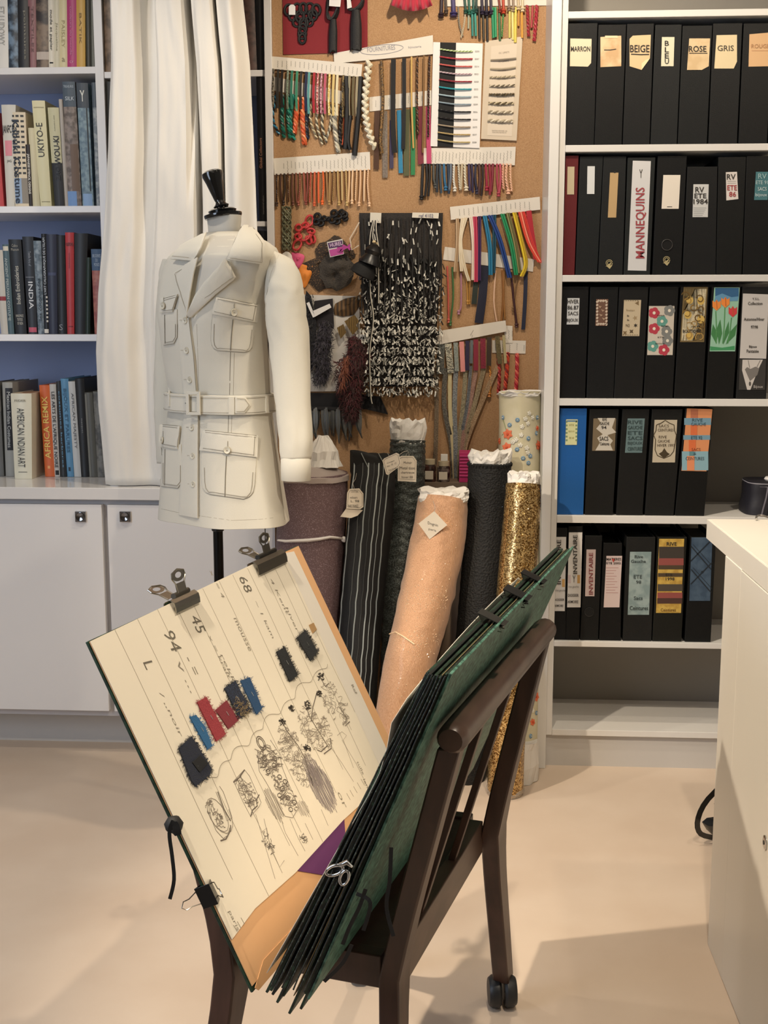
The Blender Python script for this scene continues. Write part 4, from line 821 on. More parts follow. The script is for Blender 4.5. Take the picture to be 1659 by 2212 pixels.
# -- card I (behind) and H
t = sample_card('blank white strip behind the fan of satin cords', ((961, 533), (1154, 560), (1151, 587), (957, 561)), off=.0015)
cords(t, [([(966, 575), (968, 620), (969, 690)], 4, '#c0584c', dict(knot=True)), ([(977, 577), (979, 640), (973, 696)], 4, '#3f6b3c', dict(knot=True)), ([(996, 590), (996, 660), (991, 672)], 4, '#a8788c', dict(knot=True)), ([(1007, 580), (1010, 650)], 3, '#b8863c', dict(knot=True)), ([(1013, 580), (1014, 650)], 3, '#a3742c', dict(knot=True)),
  ([(1029, 596), (1024, 657)], 11, '#232c26', dict(style='flat')), ([(1047, 574), (1042, 640), (1034, 698)], 18, '#181b30', dict(style='flat')), ([(1071, 584), (1067, 650), (1073, 694)], 3.4, '#e3bda0', {}), ([(1085, 584), (1087, 640), (1083, 696)], 5, '#8a5a28', {}), ([(1089, 584), (1088, 640), (1091, 690)], 4, '#9a6a34', {}),
  ([(1104, 588), (1110, 650), (1116, 700)], 5, '#3a1418', dict(knot=True)), ([(1119, 590), (1108, 664)], 3, '#7a5c3c', dict(knot=True)), ([(1136, 586), (1134, 650), (1130, 712)], 8, '#1c2238', dict(style='flat'))], off=.004)
t = sample_card('white pencilled card over a fan of satin cords from cream to red', ((972, 447), (1166, 425), (1167, 453), (974, 475)), writing=16, off=.008, frm=.1, to=.88)
cords(t, [([(988, 472), (988, 530), (983, 587)], 7, '#c2a888', dict(col2='#a88c6c')), ([(999, 471), (994, 530), (997, 586)], 7, '#e0d3ba', {}), ([(1007, 470), (995, 519), (1003, 574), (1013, 607)], 7, '#d9ccb2', {}), ([(1017, 469), (1023, 530), (1022, 605)], 8, '#ddcdbf', {}),
  ([(1026, 468), (1028, 530), (1028, 609)], 9, '#b83c58', {}), ([(1036, 467), (1036, 530), (1035, 606)], 7, '#3b2350', {}), ([(1047, 466), (1058, 530), (1060, 594)], 9, '#2a7aa0', {}), ([(1068, 464), (1068, 530), (1066, 590)], 8, '#1e4c60', {}), ([(1058, 465), (1080, 519), (1101, 600)], 10, '#1f3f80', dict(off=.016)),
  ([(1085, 462), (1105, 530), (1115, 594)], 9, '#258a58', dict(off=.015)), ([(1097, 460), (1113, 525), (1123, 590)], 8, '#8a8454', dict(col2='#6a643c')), ([(1111, 459), (1130, 536), (1136, 572), (1127, 597)], 9, '#e0c232', dict(col2='#b89c28', off=.016)),
  ([(1123, 458), (1141, 522), (1165, 566)], 8, '#d8452f', dict(col2='#e88a70')), ([(1131, 457), (1147, 515), (1168, 568)], 6, '#cf3a30', {}), ([(1142, 455), (1149, 508), (1158, 560)], 11, '#a81f2c', dict(style='flat'))], style='double', off=.013)
# -- card J and small cards
t = sample_card('small white card with price rows, lower right, carrying red twisted cords', ((1063, 735), (1136, 736), (1135, 764), (1063, 762)), off=.0015, writing=5)
cords(t, [([(1097, 762), (1095, 800), (1090, 850)], 9, '#c8442c', dict(col2='#7d1f20')), ([(1117, 764), (1117, 800), (1114, 850)], 9, '#b02834', dict(col2='#e0705c')), ([(1076, 775), (1079, 810), (1076, 850)], 8, '#8f2428', dict(col2='#b8443a')), ([(1058, 790), (1060, 830), (1057, 850)], 5, '#b5702c', dict(col2='#d99a48', knot=True))], style='rope', off=.004)
sample_card('tiny white card tucked beside the slanting strip, lower right', ((1090, 703), (1107, 704), (1107, 741), (1090, 741)), off=.003, writing=3)
t = sample_card('slanting blank white strip over the woven braids, lower right', ((940, 716), (1092, 692), (1094, 716), (940, 746)), off=.009)
mb = MB().ribbon([B(x, y, .0105) for x, y in ((1023, 713), (1016, 724), (1021, 724), (1019, 730))], .0008, FRONT, .0002); build('handwriting', mb, mat('#7d7a74', .7), t)
CH1 = mat('#4a4c48', .8, kind='wave', scale=60, col2='#2a2c2b', bump=.5, stretch=(1, 0, 1), lo=.3, hi=.6)
cords(t, [([(953, 744), (951, 808)], 16, '#3c3f3c', dict(col2='#6a6c66')), ([(968, 742), (974, 806)], 14, '#c6c2ae', dict(col2='#2b2c2a')), ([(984, 740), (987, 802)], 9, '#6d7672', dict(col2='#8f9690')), ([(997, 738), (1000, 803)], 10, '#d28a86', {}), ([(1010, 736), (1009, 800)], 9, '#251c3c', {}), ([(1019, 735), (1018, 785)], 6, '#5c646a', {}),
  ([(1028, 733), (1028, 800)], 10, '#7d1f34', {}), ([(1043, 731), (1044, 796)], 11, '#861f38', dict(col2='#6a1a2c')), ([(1057, 728), (1056, 790)], 10, '#3a2c20', {}), ([(1074, 726), (1080, 786)], 10, '#6b5f3c', dict(col2='#4c4228')), ([(1088, 724), (1092, 785)], 6, '#a89c74', {})], style='flat', off=.011)
t = thing('braid_bundle', 'bundle of long woven braids gathered to a point behind the rolls', 'trimming', B(985, 1000))
cords(t, [([(943, 790), (943, 900), (939, 1040)], 9, '#7c6c58', dict(col2='#5a4c3c')), ([(962, 795), (960, 880), (975, 960), (981, 1050)], 10, '#6a675f', dict(col2='#3f3c36')), ([(972, 795), (972, 880), (978, 960), (983, 1050)], 8, '#bfb28a', {}), ([(985, 795), (982, 880), (984, 960), (985, 1050)], 10, '#5c6164', dict(col2='#85898a')),
  ([(1006, 795), (1000, 880), (990, 960), (986, 1050)], 9, '#6a6450', dict(col2='#8f866c')), ([(1017, 790), (1010, 870), (996, 950), (988, 1050)], 7, '#6a6d70', dict(col2='#4a4c50')), ([(1029, 795), (1014, 880), (998, 960), (988, 1050)], 9, '#7c5a50', dict(col2='#9a7a6a')), ([(1047, 790), (1026, 870), (1002, 960), (989, 1050)], 10, '#8f8064', dict(col2='#6f6048')), ([(1076, 790), (1040, 870), (1006, 960), (990, 1050)], 10, '#a58c6c', dict(col2='#85694c'))], style='flat', off=.007)
# -- braided silver-green cord, red and black knots
t = thing('braided_cord', 'short plaited grey-green metallic cord hanging at the left of the board', 'trimming', B(618, 490))
mb = MB()
for k in range(4):
    mb.tube([B(619+8.5*math.sin(i*.42+k*math.pi/2), 446+i*3.35, .008+.003*math.cos(2*(i*.42+k*math.pi/2))) for i in range(29)], .0036, 6, mi=k % 2)
    mb.tube([B(621+8.5*math.sin(i*.42+k*math.pi/2+.35), 446+i*3.35, .011+.003*math.cos(2*(i*.42+k*math.pi/2))) for i in range(29)], .0012, 5, mi=1-k % 2)
build('plait', mb, [mat('#55553f', .4, .3), mat('#8d8c70', .35, .4)], t, smooth=True)
t = thing('knot_motif', 'coral red looped cord knot motif', 'trimming', B(657, 505))
mb = MB()
for cx, cy, rx, ry, a0 in ((668, 477, 8, 12, 0.3), (645, 492, 7, 7, 0), (672, 499, 8, 5, .2), (644, 511, 7, 6, 0), (642, 529, 8, 12, .5), (667, 519, 6, 9, -.4), (658, 505, 12, 15, .3), (676, 516, 5, 9, -.2), (660, 487, 7, 6, 0)):
    mb.tube([B(cx+rx*math.cos(q)*math.cos(a0)-ry*math.sin(q)*math.sin(a0), cy+rx*math.cos(q)*math.sin(a0)+ry*math.sin(q)*math.cos(a0), .008+.003*math.sin(2*q)) for q in [i*math.pi/7 for i in range(14)]], .0036, 6, loop=True)
build('cord_loops', mb, mat('#b83434', .5, bump=.4, scale=500), t, smooth=True)
t = thing('knot_motif', 'black double flower knot beside the coral one', 'trimming', B(715, 470))
mb = MB()
for cx, cy, r in ((686, 468, 9), (693, 482, 8), (684, 479, 8), (700, 472, 6), (722, 461, 9), (718, 475, 9), (732, 466, 9), (728, 478, 8), (744, 464, 8), (738, 459, 7), (746, 472, 6), (708, 473, 4)):
    mb.tube([B(cx+r*.75*math.cos(q), cy+r*.75*math.sin(q), .009+.003*math.sin(2*q)) for q in [i*math.pi/5 for i in range(10)]], .0042, 6, loop=True)
build('cord_loops', mb, BK, t, smooth=True)
# -- lace swatch with magenta label
t = thing('lace_swatch', 'crumpled black and brown lace swatch with magenta label', 'fabric', B(720, 570))
def blob(pts, off0, amp, seed, depth=0):
    """crumpled sheet over a 2d outline (fan grid)"""
    cx = sum(p[0] for p in pts)/len(pts); cy = sum(p[1] for p in pts)/len(pts); rings = []
    m = len(pts); N = 6; mb = MB(); vs = [B(cx, cy, off0+amp*.7)]; fs = []
    for i in range(1, N+1):
        for j, (x, y) in enumerate(pts):
            f = i/N; xx, yy = lerp(cx, x, f), lerp(cy, y, f)
            nz = noise.noise(Vector((xx*.07, yy*.07, seed)))
            vs.append(B(xx, yy, max(.0015, off0+amp*(.5+nz)*(1-f**3*.8))))
    for j in range(m): fs.append((0, 1+j, 1+(j+1) % m))
    for i in range(N-1):
        for j in range(m):
            a = 1+i*m+j; b = 1+i*m+(j+1) % m; fs.append((a, a+m, b+m, b))
    mb.add(vs, fs); return mb
lace = [(700+45*math.cos(a*.2618)*(1+.12*math.sin(a*2.3)), 570+58*math.sin(a*.2618)*(1+.1*math.cos(a*1.7))) for a in range(24)]
lace = [(x+ (22 if y < 560 else 0), y) for x, y in lace]
build('ground_lace', blob(lace, .003, .012, 3.1), mat('#8a6844', .8, kind='voronoi', scale=220, col2='#30241a', lo=.15, hi=.35), t, smooth=True)
inner = [(727+38*math.cos(a*.3142)*(1+.12*math.sin(a*3.1)), 585+42*math.sin(a*.3142)*(1+.1*math.cos(a*2.7))) for a in range(20)]
build('dark_lace', blob(inner, .012, .02, 5.5), mat('#1b1816', .75, kind='voronoi', scale=300, col2='#3a332b', lo=.1, hi=.5, bump=.5), t, smooth=True)
lb = build('label_card', MB().prism([B(*p, .034) for p in ((706, 523), (740, 516), (743, 549), (713, 556))], (0, -.0008, 0)), mat('#c9c4bf', .6), t)
mb = MB(); mb.cur = 0; mb.prism([B(*p, .0352) for p in ((708, 525), (739, 519), (740, 532), (711, 537))], (0, -.0003, 0)); mb.prism([B(*p, .0352) for p in ((711, 540), (741, 534), (742, 548), (714, 554))], (0, -.0003, 0), 1)
put_text(mb, 'HUREL', B(712, 526, .036), B(738, 521, .036), B(714, 534, .036), FRONT, off=.0002, mi=2, bold=.02)
build('lettering', mb, [mat('#4a2a55', .5), mat('#b0488c', .5), mat('#d3b8d0', .5)], lb)
mb = MB()
for s_ in range(3): mb.ribbon([B(x, y, .034+s_*.002) for x, y in smooth_path([(722+s_*8, 552-s_*8), (735, 530+s_*6), (750, 534), (756, 528+s_*6)], 4)], .006, FRONT, .001)
build('magenta_bow', mb, mat('#a83a84', .5), t)
mb = MB().ribbon([B(x, y, .02) for x, y in ((776, 480), (765, 500), (756, 515), (760, 540), (775, 530))], .0035, FRONT, .001); build('bugle_beads', mb, mat('#c9b9a4', .4), t)
# -- shoulder swatches
for lab, col, pts in (('pink swatch peeping out above the jacket shoulder', '#d2557c', [(630, 545), (650, 548), (658, 556), (646, 580), (632, 570)]), ('small white crumpled swatch beside the pink one', '#d9d3c9', [(610, 548), (622, 543), (637, 562), (642, 585), (628, 580), (612, 565)]), ('orange swatch below the pink one', '#d8802c', [(646, 566), (660, 572), (678, 572), (672, 596), (658, 622), (645, 600)])):
    tag(build('fabric_swatch', blob(smooth_path(pts+[pts[0]], 3)[:-1], .004, .014, len(lab)), mat(col, .7), smooth=True), lab, 'fabric')
# ================================================================== LARGER TRIMMINGS
# ---- beaded fringe panel
t = thing('fringe_panel', 'large black mesh panel covered with rows of black and white fringe', 'fabric', B(865, 650))
DK = mat('#2e2926', .8, bump=.4, scale=300, col2='#221e1c')
rows = []
for i in range(21):
    v = i/20; row = []
    for j in range(25):
        u = j/24; xl = lerp(776, 800, v**1.5); xr = lerp(957, 934, v**1.3); x = lerp(xl, xr, u); y = lerp(460, 835, v)
        row.append(B(x, y, .006+.006*abs(math.sin(u*22))+.012*v))
    rows.append(row)
build('mesh_ground', MB().grid(rows, th=(0, .002, 0)), DK, t, smooth=True)
rr = random.Random(11); mb = MB()
for k in range(15):
    x0 = 782+k*12.2; 
    mb.ribbon([B(x0+rr.uniform(-1, 1), y, .016+.004*v_) for v_, y in enumerate(range(470, 700, 30))], .004, FRONT, .0008)
build('thread_rows', mb, mat('#151312', .8), t)
mw, mk, mg = mat('#d3d0c6', .5), mat('#131211', .5), mat('#8b8a83', .5)
for nm, cnt, mm, p in (('white_fringe_bits', 980, mw, .5), ('black_fringe_bits', 1500, mk, .5), ('grey_fringe_bits', 450, mg, .5)):
    mb = MB()
    for k in range(cnt):
        v = rr.random()
        if nm[0] != 'b':
            while True:
                v = rr.random(); dn_ = .07 if v < .2 else (.07+.93*min(1, (v-.2)/.5)**1.3)
                if rr.random() < dn_: break
        else: v = 1-.78*rr.random()**1.1
        # cluster in rows
        rows_n = 17; vq = (round(v*rows_n)+rr.uniform(-.36, .36))/rows_n if v > .6 else v
        
        u = rr.random(); u = (round(u*15)+rr.uniform(-.3, .3))/15
        xl = lerp(776, 797, min(v, 1)**1.5)-4*(v > .4); xr = lerp(957, 938, v**1.3)+4*(v > .4)
        x = lerp(xl, xr, u)+rr.uniform(-2, 2); y = lerp(468, 843, vq)
        off = .016+.02*v*rr.random()+(.008 if nm[0] != 'b' else 0)
        L = rr.uniform(4.5, 10) if v > .35 else rr.uniform(8, 14); a = rr.gauss(0, .25 if v < .3 else .55)
        dx, dy = math.sin(a)*L, math.cos(a)*L
        p0, p1 = B(x, y, off), B(x+dx, y+dy, off+rr.uniform(-.002, .012))
        wv = Vector((.0016, 0, 0))*rr.uniform(.7, 1.4)
        dn = Vector((0, -.0012, 0))
        mb.add([p0-wv, p0+wv, p1+wv*1.3, p1-wv*1.3, p0+dn, p1+dn], [(0, 1, 2, 3), (0, 4, 5, 3), (1, 2, 5, 4), (0, 1, 4), (3, 5, 2)])
    o = build(nm, mb, mm, t); o['kind'] = 'stuff'
for a, lab in (((800, 459, 824, 482), 0), ((891, 459, 948, 472), 1)):
    x0, y0, x1, y1 = a
    cd = build('clip_label', MB().prism([B(x0, y0, .024), B(x1, y0+1, .024), B(x1-1, y1, .026), B(x0-1, y1-2, .026)], (0, -.001, 0)), mat('#cfc9bb', .5), t)
    if lab: 
        mb = MB(); put_text(mb, 'ref 4102', B(905, 462, .0275), B(936, 462, .0275), B(905, 470, .0275), FRONT, off=.0003); build('lettering', mb, mat('#55557a', .6), cd)
# ---- black tassel with striped cords
t = thing('tassel_charm', 'black bell tassel charm hanging on narrow white-piped cords', 'trimming', B(810, 560, .04))
for pts in ([(806, 476), (800, 500), (797, 530)], [(812, 476), (812, 500), (818, 540)], [(808, 478), (804, 510), (808, 525)], [(815, 560), (817, 610), (817, 655)], [(798, 600), (800, 640), (806, 690), (798, 760), (800, 850), (803, 872)]):
    hang(t, pts, 4, '#1a1918', 'double', '#cfc9ba', off=.045)
mb = MB().lathe([(.002, 0), (.016, .006), (.026, .022), (.02, .034), (.03, .05), (.034, .062), (.02, .066)], B(812, 527, .06), (-.35, 0, -1), 18)
build('tassel_bells', mb, mat('#0f0f10', .35), t, smooth=True)
mb = MB().lathe([(.004, 0), (.022, .01), (.036, .03), (.04, .05), (.01, .055)], B(797, 562, .055), (-.5, 0, -1), 14)
build('tassel_skirt', mb, mat('#0b0b0c', .8, bump=.5, scale=300), t, smooth=True)
build('bead_cluster', MB().lathe([(.001, 0), (.005, .002), (.006, .006), (.001, .01)], B(808, 519, .075), (0, 0, -1), 8).lathe([(.001, 0), (.004, .002), (.001, .008)], B(813, 524, .075), (.6, 0, -1), 8), mat('#c9b48a', .3), t, smooth=True)
# ---- board of feathers and fur
t = thing('trim_board', 'white board pinned with black fur, raffia and dark lace trims behind the sleeve', 'sample board', B(715, 745))
build('white_board', MB().prism([B(*p, .003) for p in ((640, 636), (776, 640), (778, 738), (738, 845), (640, 846))], (0, -.002, 0)), mat('#c6c1ba', .7, bump=.4, scale=12), t)
build('lace_strip', MB().prism([B(*p, .012) for p in ((662, 628), (672, 640), (684, 700), (682, 760), (672, 800), (655, 800), (650, 700))], (0, -.006, 0)), mat('#17161a', .85, bump=.6, scale=300), t)
build('velvet_square', MB().prism([B(*p, .008) for p in ((680, 650), (719, 645), (722, 706), (690, 712), (682, 700))], (0, -.004, 0)), mat('#191318', .9, sheen=.3), t)
def fur(name, pts, mats_, n, L, seed, par, off=.01, dirv=(0, 1), spread=1.2, wid=.0009):
    """hair tufts along a 2d path with radius"""
    rr = random.Random(seed); mb = MB(); path = pts
    for k in range(n):
        f = rr.random()*(len(path)-1); i = int(f); f -= i
        x, y, r = [lerp(path[i][q], path[i+1][q], f) for q in range(3)]
        a = rr.uniform(0, 6.283); q = rr.random()**.5
        px, py = x+math.cos(a)*r*q, y+math.sin(a)*r*q*.8
        o_ = off+.02*(1-q*q)*r/25
        d = Vector((dirv[0]+rr.gauss(0, spread), 0, -dirv[1]+rr.gauss(0, spread))); d.y = -rr.random()*.9
        d.normalize(); l = L*rr.uniform(.5, 1.2)
        p0 = B(px, py, o_); p1 = p0+d*l*.55; p2 = p0+d*l+Vector((0, 0, -l*.15))
        s = d.cross(FRONT).normalized()*wid
        mb.add([p0-s, p0+s, p1+s*.8, p1-s*.8, p2], [(0, 1, 2, 3), (3, 2, 4)], rr.randrange(len(mats_)))
    o = build(name, mb, mats_, par); o['kind'] = 'stuff'; return o
build('fur_core', MB().tube([B(x, y, .016) for x, y in ((698, 706), (700, 740), (694, 775), (698, 800), (692, 822))], [.014, .022, .02, .022, .012], 10, flat=.6), mat('#1d1a1c', .9), t, smooth=True)
fur('fur_strip', [(705, 700, 16), (700, 740, 20), (694, 775, 20), (698, 800, 20), (690, 825, 14)], [mat('#201d20', .6), mat('#3a3540', .6)], 1500, .016, 5, t, off=.018)
fur('fur_strip', [(668, 640, 10), (668, 700, 12), (664, 760, 10), (668, 800, 8)], [mat('#1a181b', .6)], 500, .012, 6, t, off=.014)
for pts in ((675, 672, 681, 684, 716, 664, 712, 656), (662, 655, 668, 652, 681, 684, 676, 686)):
    q = [(pts[i], pts[i+1]) for i in range(0, 8, 2)]
    build('paper_label', MB().prism([B(x, y, .024) for x, y in q], (0, -.0008, 0)), CARDW, t)
build('raffia_swatch', blob([(724, 656), (745, 645), (770, 640), (788, 632), (782, 655), (764, 680), (740, 684), (722, 680), (720, 668)], .006, .014, 2.2), mat('#6b5030', .8, kind='wave', scale=25, col2='#3f2f1e', bump=.5), t, smooth=True)
for x0, y0, x1, y1 in ((744, 690, 774, 720), (728, 704, 748, 728), (752, 684, 776, 704)):
    build('gold_braid', MB().prism([B(x0, y0+4, .018), B(x0+14, y0-4, .018), B(x1, y1-10, .02), B(x1-12, y1+4, .02)], (0, -.003, 0)), mat('#8a6f3c', .5, .3, kind='wave', scale=60, col2='#4a381c', bump=.5), t)
build('paper_strip', MB().prism([B(*p, .01) for p in ((765, 722), (796, 722), (797, 735), (764, 735))], (0, -.0008, 0)), CARDW, t)
# burgundy feather boa piece
t = thing('boa_sample', 'dark burgundy thread boa hanging between the fur and the fringe panel', 'trimming', B(760, 810))
build('boa_core', MB().tube([B(x, y, .02) for x, y in ((762, 728), (768, 770), (755, 810), (757, 850), (760, 885))], [.012, .026, .03, .024, .012], 10, flat=.6), mat('#34161a', .9), t, smooth=True)
fur('boa_threads', [(764, 735, 14), (780, 765, 24), (755, 800, 38), (757, 850, 26), (760, 885, 16), (758, 902, 10)], [mat('#3f1a1e', .7), mat('#571f26', .7), mat('#2a1416', .7), mat('#3a2018', .7)], 2600, .022, 8, t, off=.024, wid=.0012)
fur('russet_threads', [(748, 770, 6), (744, 800, 8), (738, 830, 4)], [mat('#7a4028', .6)], 90, .03, 9, t, off=.05, spread=.5)
# black band with pointed end
tag(build('ribbon_band', MB().prism([B(*p, .006) for p in ((640, 848), (770, 850), (822, 857), (838, 895), (790, 884), (640, 880))], (0, -.002, 0)), mat('#121114', .85)), 'wide black ribbon with slanted end below the white trim board', 'ribbon')
# feathers
t = thing('feather_fringe', 'row of glossy dark grey coque feathers under the black ribbon', 'feathers', B(722, 915))
rr = random.Random(4)
for k in range(15):
    x = 664+k*8+rr.uniform(-2, 2); L = rr.uniform(60, 82); bend = rr.uniform(-8, 10); ph = rr.uniform(0, 6)
    pts = [(x, 880), (x+bend*.3, 880+L*.35), (x+bend*.7, 880+L*.7), (x+bend*1.5, 880+L)]
    sp = smooth_path(pts, 4); m = len(sp)
    w_ = [(.004+.0115*math.sin(min(1, (i/(m-1))*1.15+.12)*math.pi)**.7) if i < m-1 else .001 for i in range(m)]
    mb = MB().ribbon([B(px, py, .010+(k % 3)*.005+.012*math.sin(math.pi*i/m)) for i, (px, py) in enumerate(sp)], w_, (.25*math.sin(k*2.1), -1, 0), .001)
    f_ = build('feather', mb, mat(['#4a4c4c', '#3a3c3b', '#5a5c5a', '#2f3131'][k % 4], .3, bump=.3, scale=200, sheen=.3), t, smooth=True)
    mbq = MB().tube([B(px, py, .0125+(k % 3)*.005+.012*math.sin(math.pi*i/m)) for i, (px, py) in enumerate(sp)][:-2], .0005, 4)
    build('quill', mbq, mat('#8a8a84', .4), f_)
build('feather_binding', MB().prism([B(*p, .014) for p in ((662, 878), (782, 880), (782, 886), (662, 884))], (0, -.008, 0)), mat('#1a191b', .8), t)
# ================================================================== FABRIC ROLLS
def bvh_of(mb): return BVHTree.FromPolygons([tuple(v) for v in mb.v], mb.f)
def cast(bv, px, py):
    d = ray(px, py).normalized(); h = bv.ray_cast(CP, d)
    return (h[0], (h[1] if h[1].dot(d) < 0 else -h[1])) if h[0] else (None, None)
def axis_rings(pts, radii, n=36, fn=None):
    """rings perpendicular to a mostly vertical axis; fn(i,j,ang,t)->radius factor"""
    rings = []; m = len(pts)
    for i, p in enumerate(pts):
        t = (pts[min(i+1, m-1)]-pts[max(i-1, 0)]).normalized(); a = Vector((1, 0, 0)); a = (a-t*a.dot(t)).normalized(); b = t.cross(a)
        r = []
        for j in range(n):
            an = 2*math.pi*j/n; k = fn(i, j, an, i/(m-1)) if fn else 1
            r.append(p+(a*math.cos(an)+b*math.sin(an))*radii[i]*k)
        rings.append(r)
    return rings
def resample(ps, m):
    """ps: list of (Vector) -> m points catmull"""
    out = []
    P = [ps[0]]+ps+[ps[-1]]; k = len(ps)-1
    for i in range(m):
        f = i/(m-1)*k; a = min(int(f), k-1); t = f-a; p0, p1, p2, p3 = P[a:a+4]
        out.append(.5*((2*p1)+(-p0+p2)*t+(2*p0-5*p1+4*p2-p3)*t*t+(-p0+3*p1-3*p2+p3)*t**3))
    return out
ROLLS = {}
def roll(key, label, centre, widths, m, tissue=None, fn=None, nrows=30, cloth='cloth', n=36, smooth=True):
    """centre: [(px,py,Y)...] from the top; the last one is (px,py) on the floor; widths px at same stations"""
    ps = []; rs = []
    for i, c in enumerate(centre):
        if len(c) == 3: p = PY(c[0], c[1], c[2])
        else:
            p = PZ(c[0], c[1], 0); p = p+Vector((0, widths[i]/2*p.y/FPX*.6, .001))
        ps.append(p); rs.append(widths[i]/2*p.y/FPX)
    t = thing('fabric_roll', label, 'fabric roll', (ps[-1].x, ps[-1].y, 0))
    pp = resample(ps, nrows); rv = resample([Vector((r, 0, 0)) for r in rs], nrows); rr_ = [v.x for v in rv]
    rings = axis_rings(pp, rr_, n, fn)
    for q in rings[-1]: q.z = .001
    mb = MB().loft(rings)
    ob = build(cloth, mb, m, t, smooth=60)
    bv = bvh_of(mb); ROLLS[key] = (t, bv, pp, rr_)
    if tissue:
        h, jag, rk, seed = tissue
        up = (pp[0]-pp[1]).normalized(); mm = MB(); N = 40; rings = []
        for i in range(7):
            v = i/6; r = []
            for j in range(N):
                a = 2*math.pi*j/N
                nz = noise.noise(Vector((math.cos(a)*2.2+seed, math.sin(a)*2.2, v*2.5)))
                z_ = noise.noise(Vector((math.cos(a)*3.5+seed, math.sin(a)*3.5, 7.3)))
                rad = rr_[0]*(rk+.04*math.sin(v*3)+.16*nz*(.5+v)+.06*noise.noise(Vector((math.cos(a)*6+seed, math.sin(a)*6, v*6))))
                hh = h*(v if i < 6 else 1)+(jag*z_*v)
                r.append(pp[0]-up*.012+Vector((math.cos(a)*rad, math.sin(a)*rad, 0))+up*hh)
            rings.append(r)
        mm.loft(rings, True, False)
        # crumple inward
        inner = [[q+(pp[0]+up*(h*.6)-q)*.55-up*(h*.25)*0 for q in rings[-1]], [pp[0]+up*(h*.35)+Vector((math.cos(2*math.pi*j/N)*rr_[0]*.2, math.sin(2*math.pi*j/N)*rr_[0]*.2, 0)) for j in range(N)]]
        mm.loft([rings[-1]]+inner, True, False)
        mm.f.append(tuple(range(len(mm.v)-N, len(mm.v)))); mm.mi.append(0)
        build('tissue_core', mm, mat('#dedad3', .75, bump=.8, scale=22, detail=6), t)
    return t
nz3 = lambda p, s: noise.noise(Vector((p[0]*s, p[1]*s, p[2]*s)))
roll('mauve', 'wide mauve glitter fabric roll with white tie, beside the jacket cuff', [(676, 1020, 3.48), (675, 1100, 3.48), (664, 1300, 3.46), (634, 1694)], [152, 153, 152, 148],
     mat('#6a5456', .6, bump=.6, scale=900, kind='cell', col2='#b5a2a8', lo=.9, hi=.97), None)
t, bv, pp, rr_ = ROLLS['mauve']
up = (pp[0]-pp[1]).normalized()
def crumple(base, prof, seed, amp, n=34, up=(0, 0, 1)):
    rings = []; u = Vector(up)
    for r, h in prof:
        rings.append([base+u*(h+amp*.5*noise.noise(Vector((math.cos(2*math.pi*j/n)*3, h*30, seed))))+Vector((math.cos(2*math.pi*j/n), math.sin(2*math.pi*j/n), 0))*max(.001, r+amp*noise.noise(Vector((math.cos(2*math.pi*j/n)*2.5+seed, math.sin(2*math.pi*j/n)*2.5, h*40)))) for j in range(n)])
    return MB().loft(rings)
build('plastic_shroud', crumple(pp[0]-up*.01, [(rr_[0]*1.03, -.01), (rr_[0]*1.03, .004), (rr_[0]*.8, .016), (rr_[0]*.5, .03)], 1.2, .008), mat('#b0a39c', .25, alpha=.8), t, smooth=True)
build('tissue_core', crumple(pp[0]+Vector((.03, 0, .02)), [(.05, 0), (.046, .02), (.04, .045), (.026, .07), (.012, .085)], 3.4, .014), mat('#dedad3', .7, bump=.6, scale=25), t)
tie = [cast(bv, x, y) for x, y in ((603, 1167), (620, 1169), (640, 1168), (665, 1167), (690, 1164), (712, 1160), (732, 1162), (740, 1164))]
tie = [a+n_*.003 for a, n_ in tie if a]
build('white_tie', MB().tube(tie, [.005, .007, .008, .009, .008, .007, .006, .005][:len(tie)], 7, flat=.6), mat('#dcd7d2', .6), t, smooth=True)
build('tie_knot', MB().lathe([(.004, 0), (.008, .003), (.009, .012), (.004, .016)], tie[-1]-Vector((.003, .004, .006)), (.7, -.2, .8), 8), mat('#dcd7d2', .6), t)
# black roll with silver stripes
BKF = mat('#0a0a0a', .75, bump=.4, scale=400)
roll('stripe', 'black fabric roll with fine silver vertical stripes and a tied tag', [(806, 992, 3.50), (800, 1100, 3.46), (783, 1280, 3.42), (765, 1480, 3.36), (748, 1712)], [92, 97, 98, 98, 96], BKF, None, lambda i, j, a, t: 1+.05*math.sin(a*3+1)+.03*math.sin(t*9+a*2))
t, bv, pp, rr_ = ROLLS['stripe']
for k, (xo, col) in enumerate(((-38, '#8d9290'), (-20, '#5a5c5a'), (-8, '#9aa09d'), (4, '#4a4c4a'), (14, '#aab0ac'), (24, '#a0a6a2'), (36, '#8d928e'))):
    pts = []
    for y in range(1000, 1700, 25):
        f = (y-992)/(1712-992); xc = 806+(748-806)*f-4*math.sin(f*3.1); a, n_ = cast(bv, xc+xo, y)
        if a: pts.append(a+n_*.0012+Vector((.0012*math.sin(y*.4), 0, 0)))
    if len(pts) > 2: build('silver_stripe', MB().ribbon(pts, .0035 if k % 2 == 0 else .0018, FRONT, .0008), mat(col, .4, .4), t)
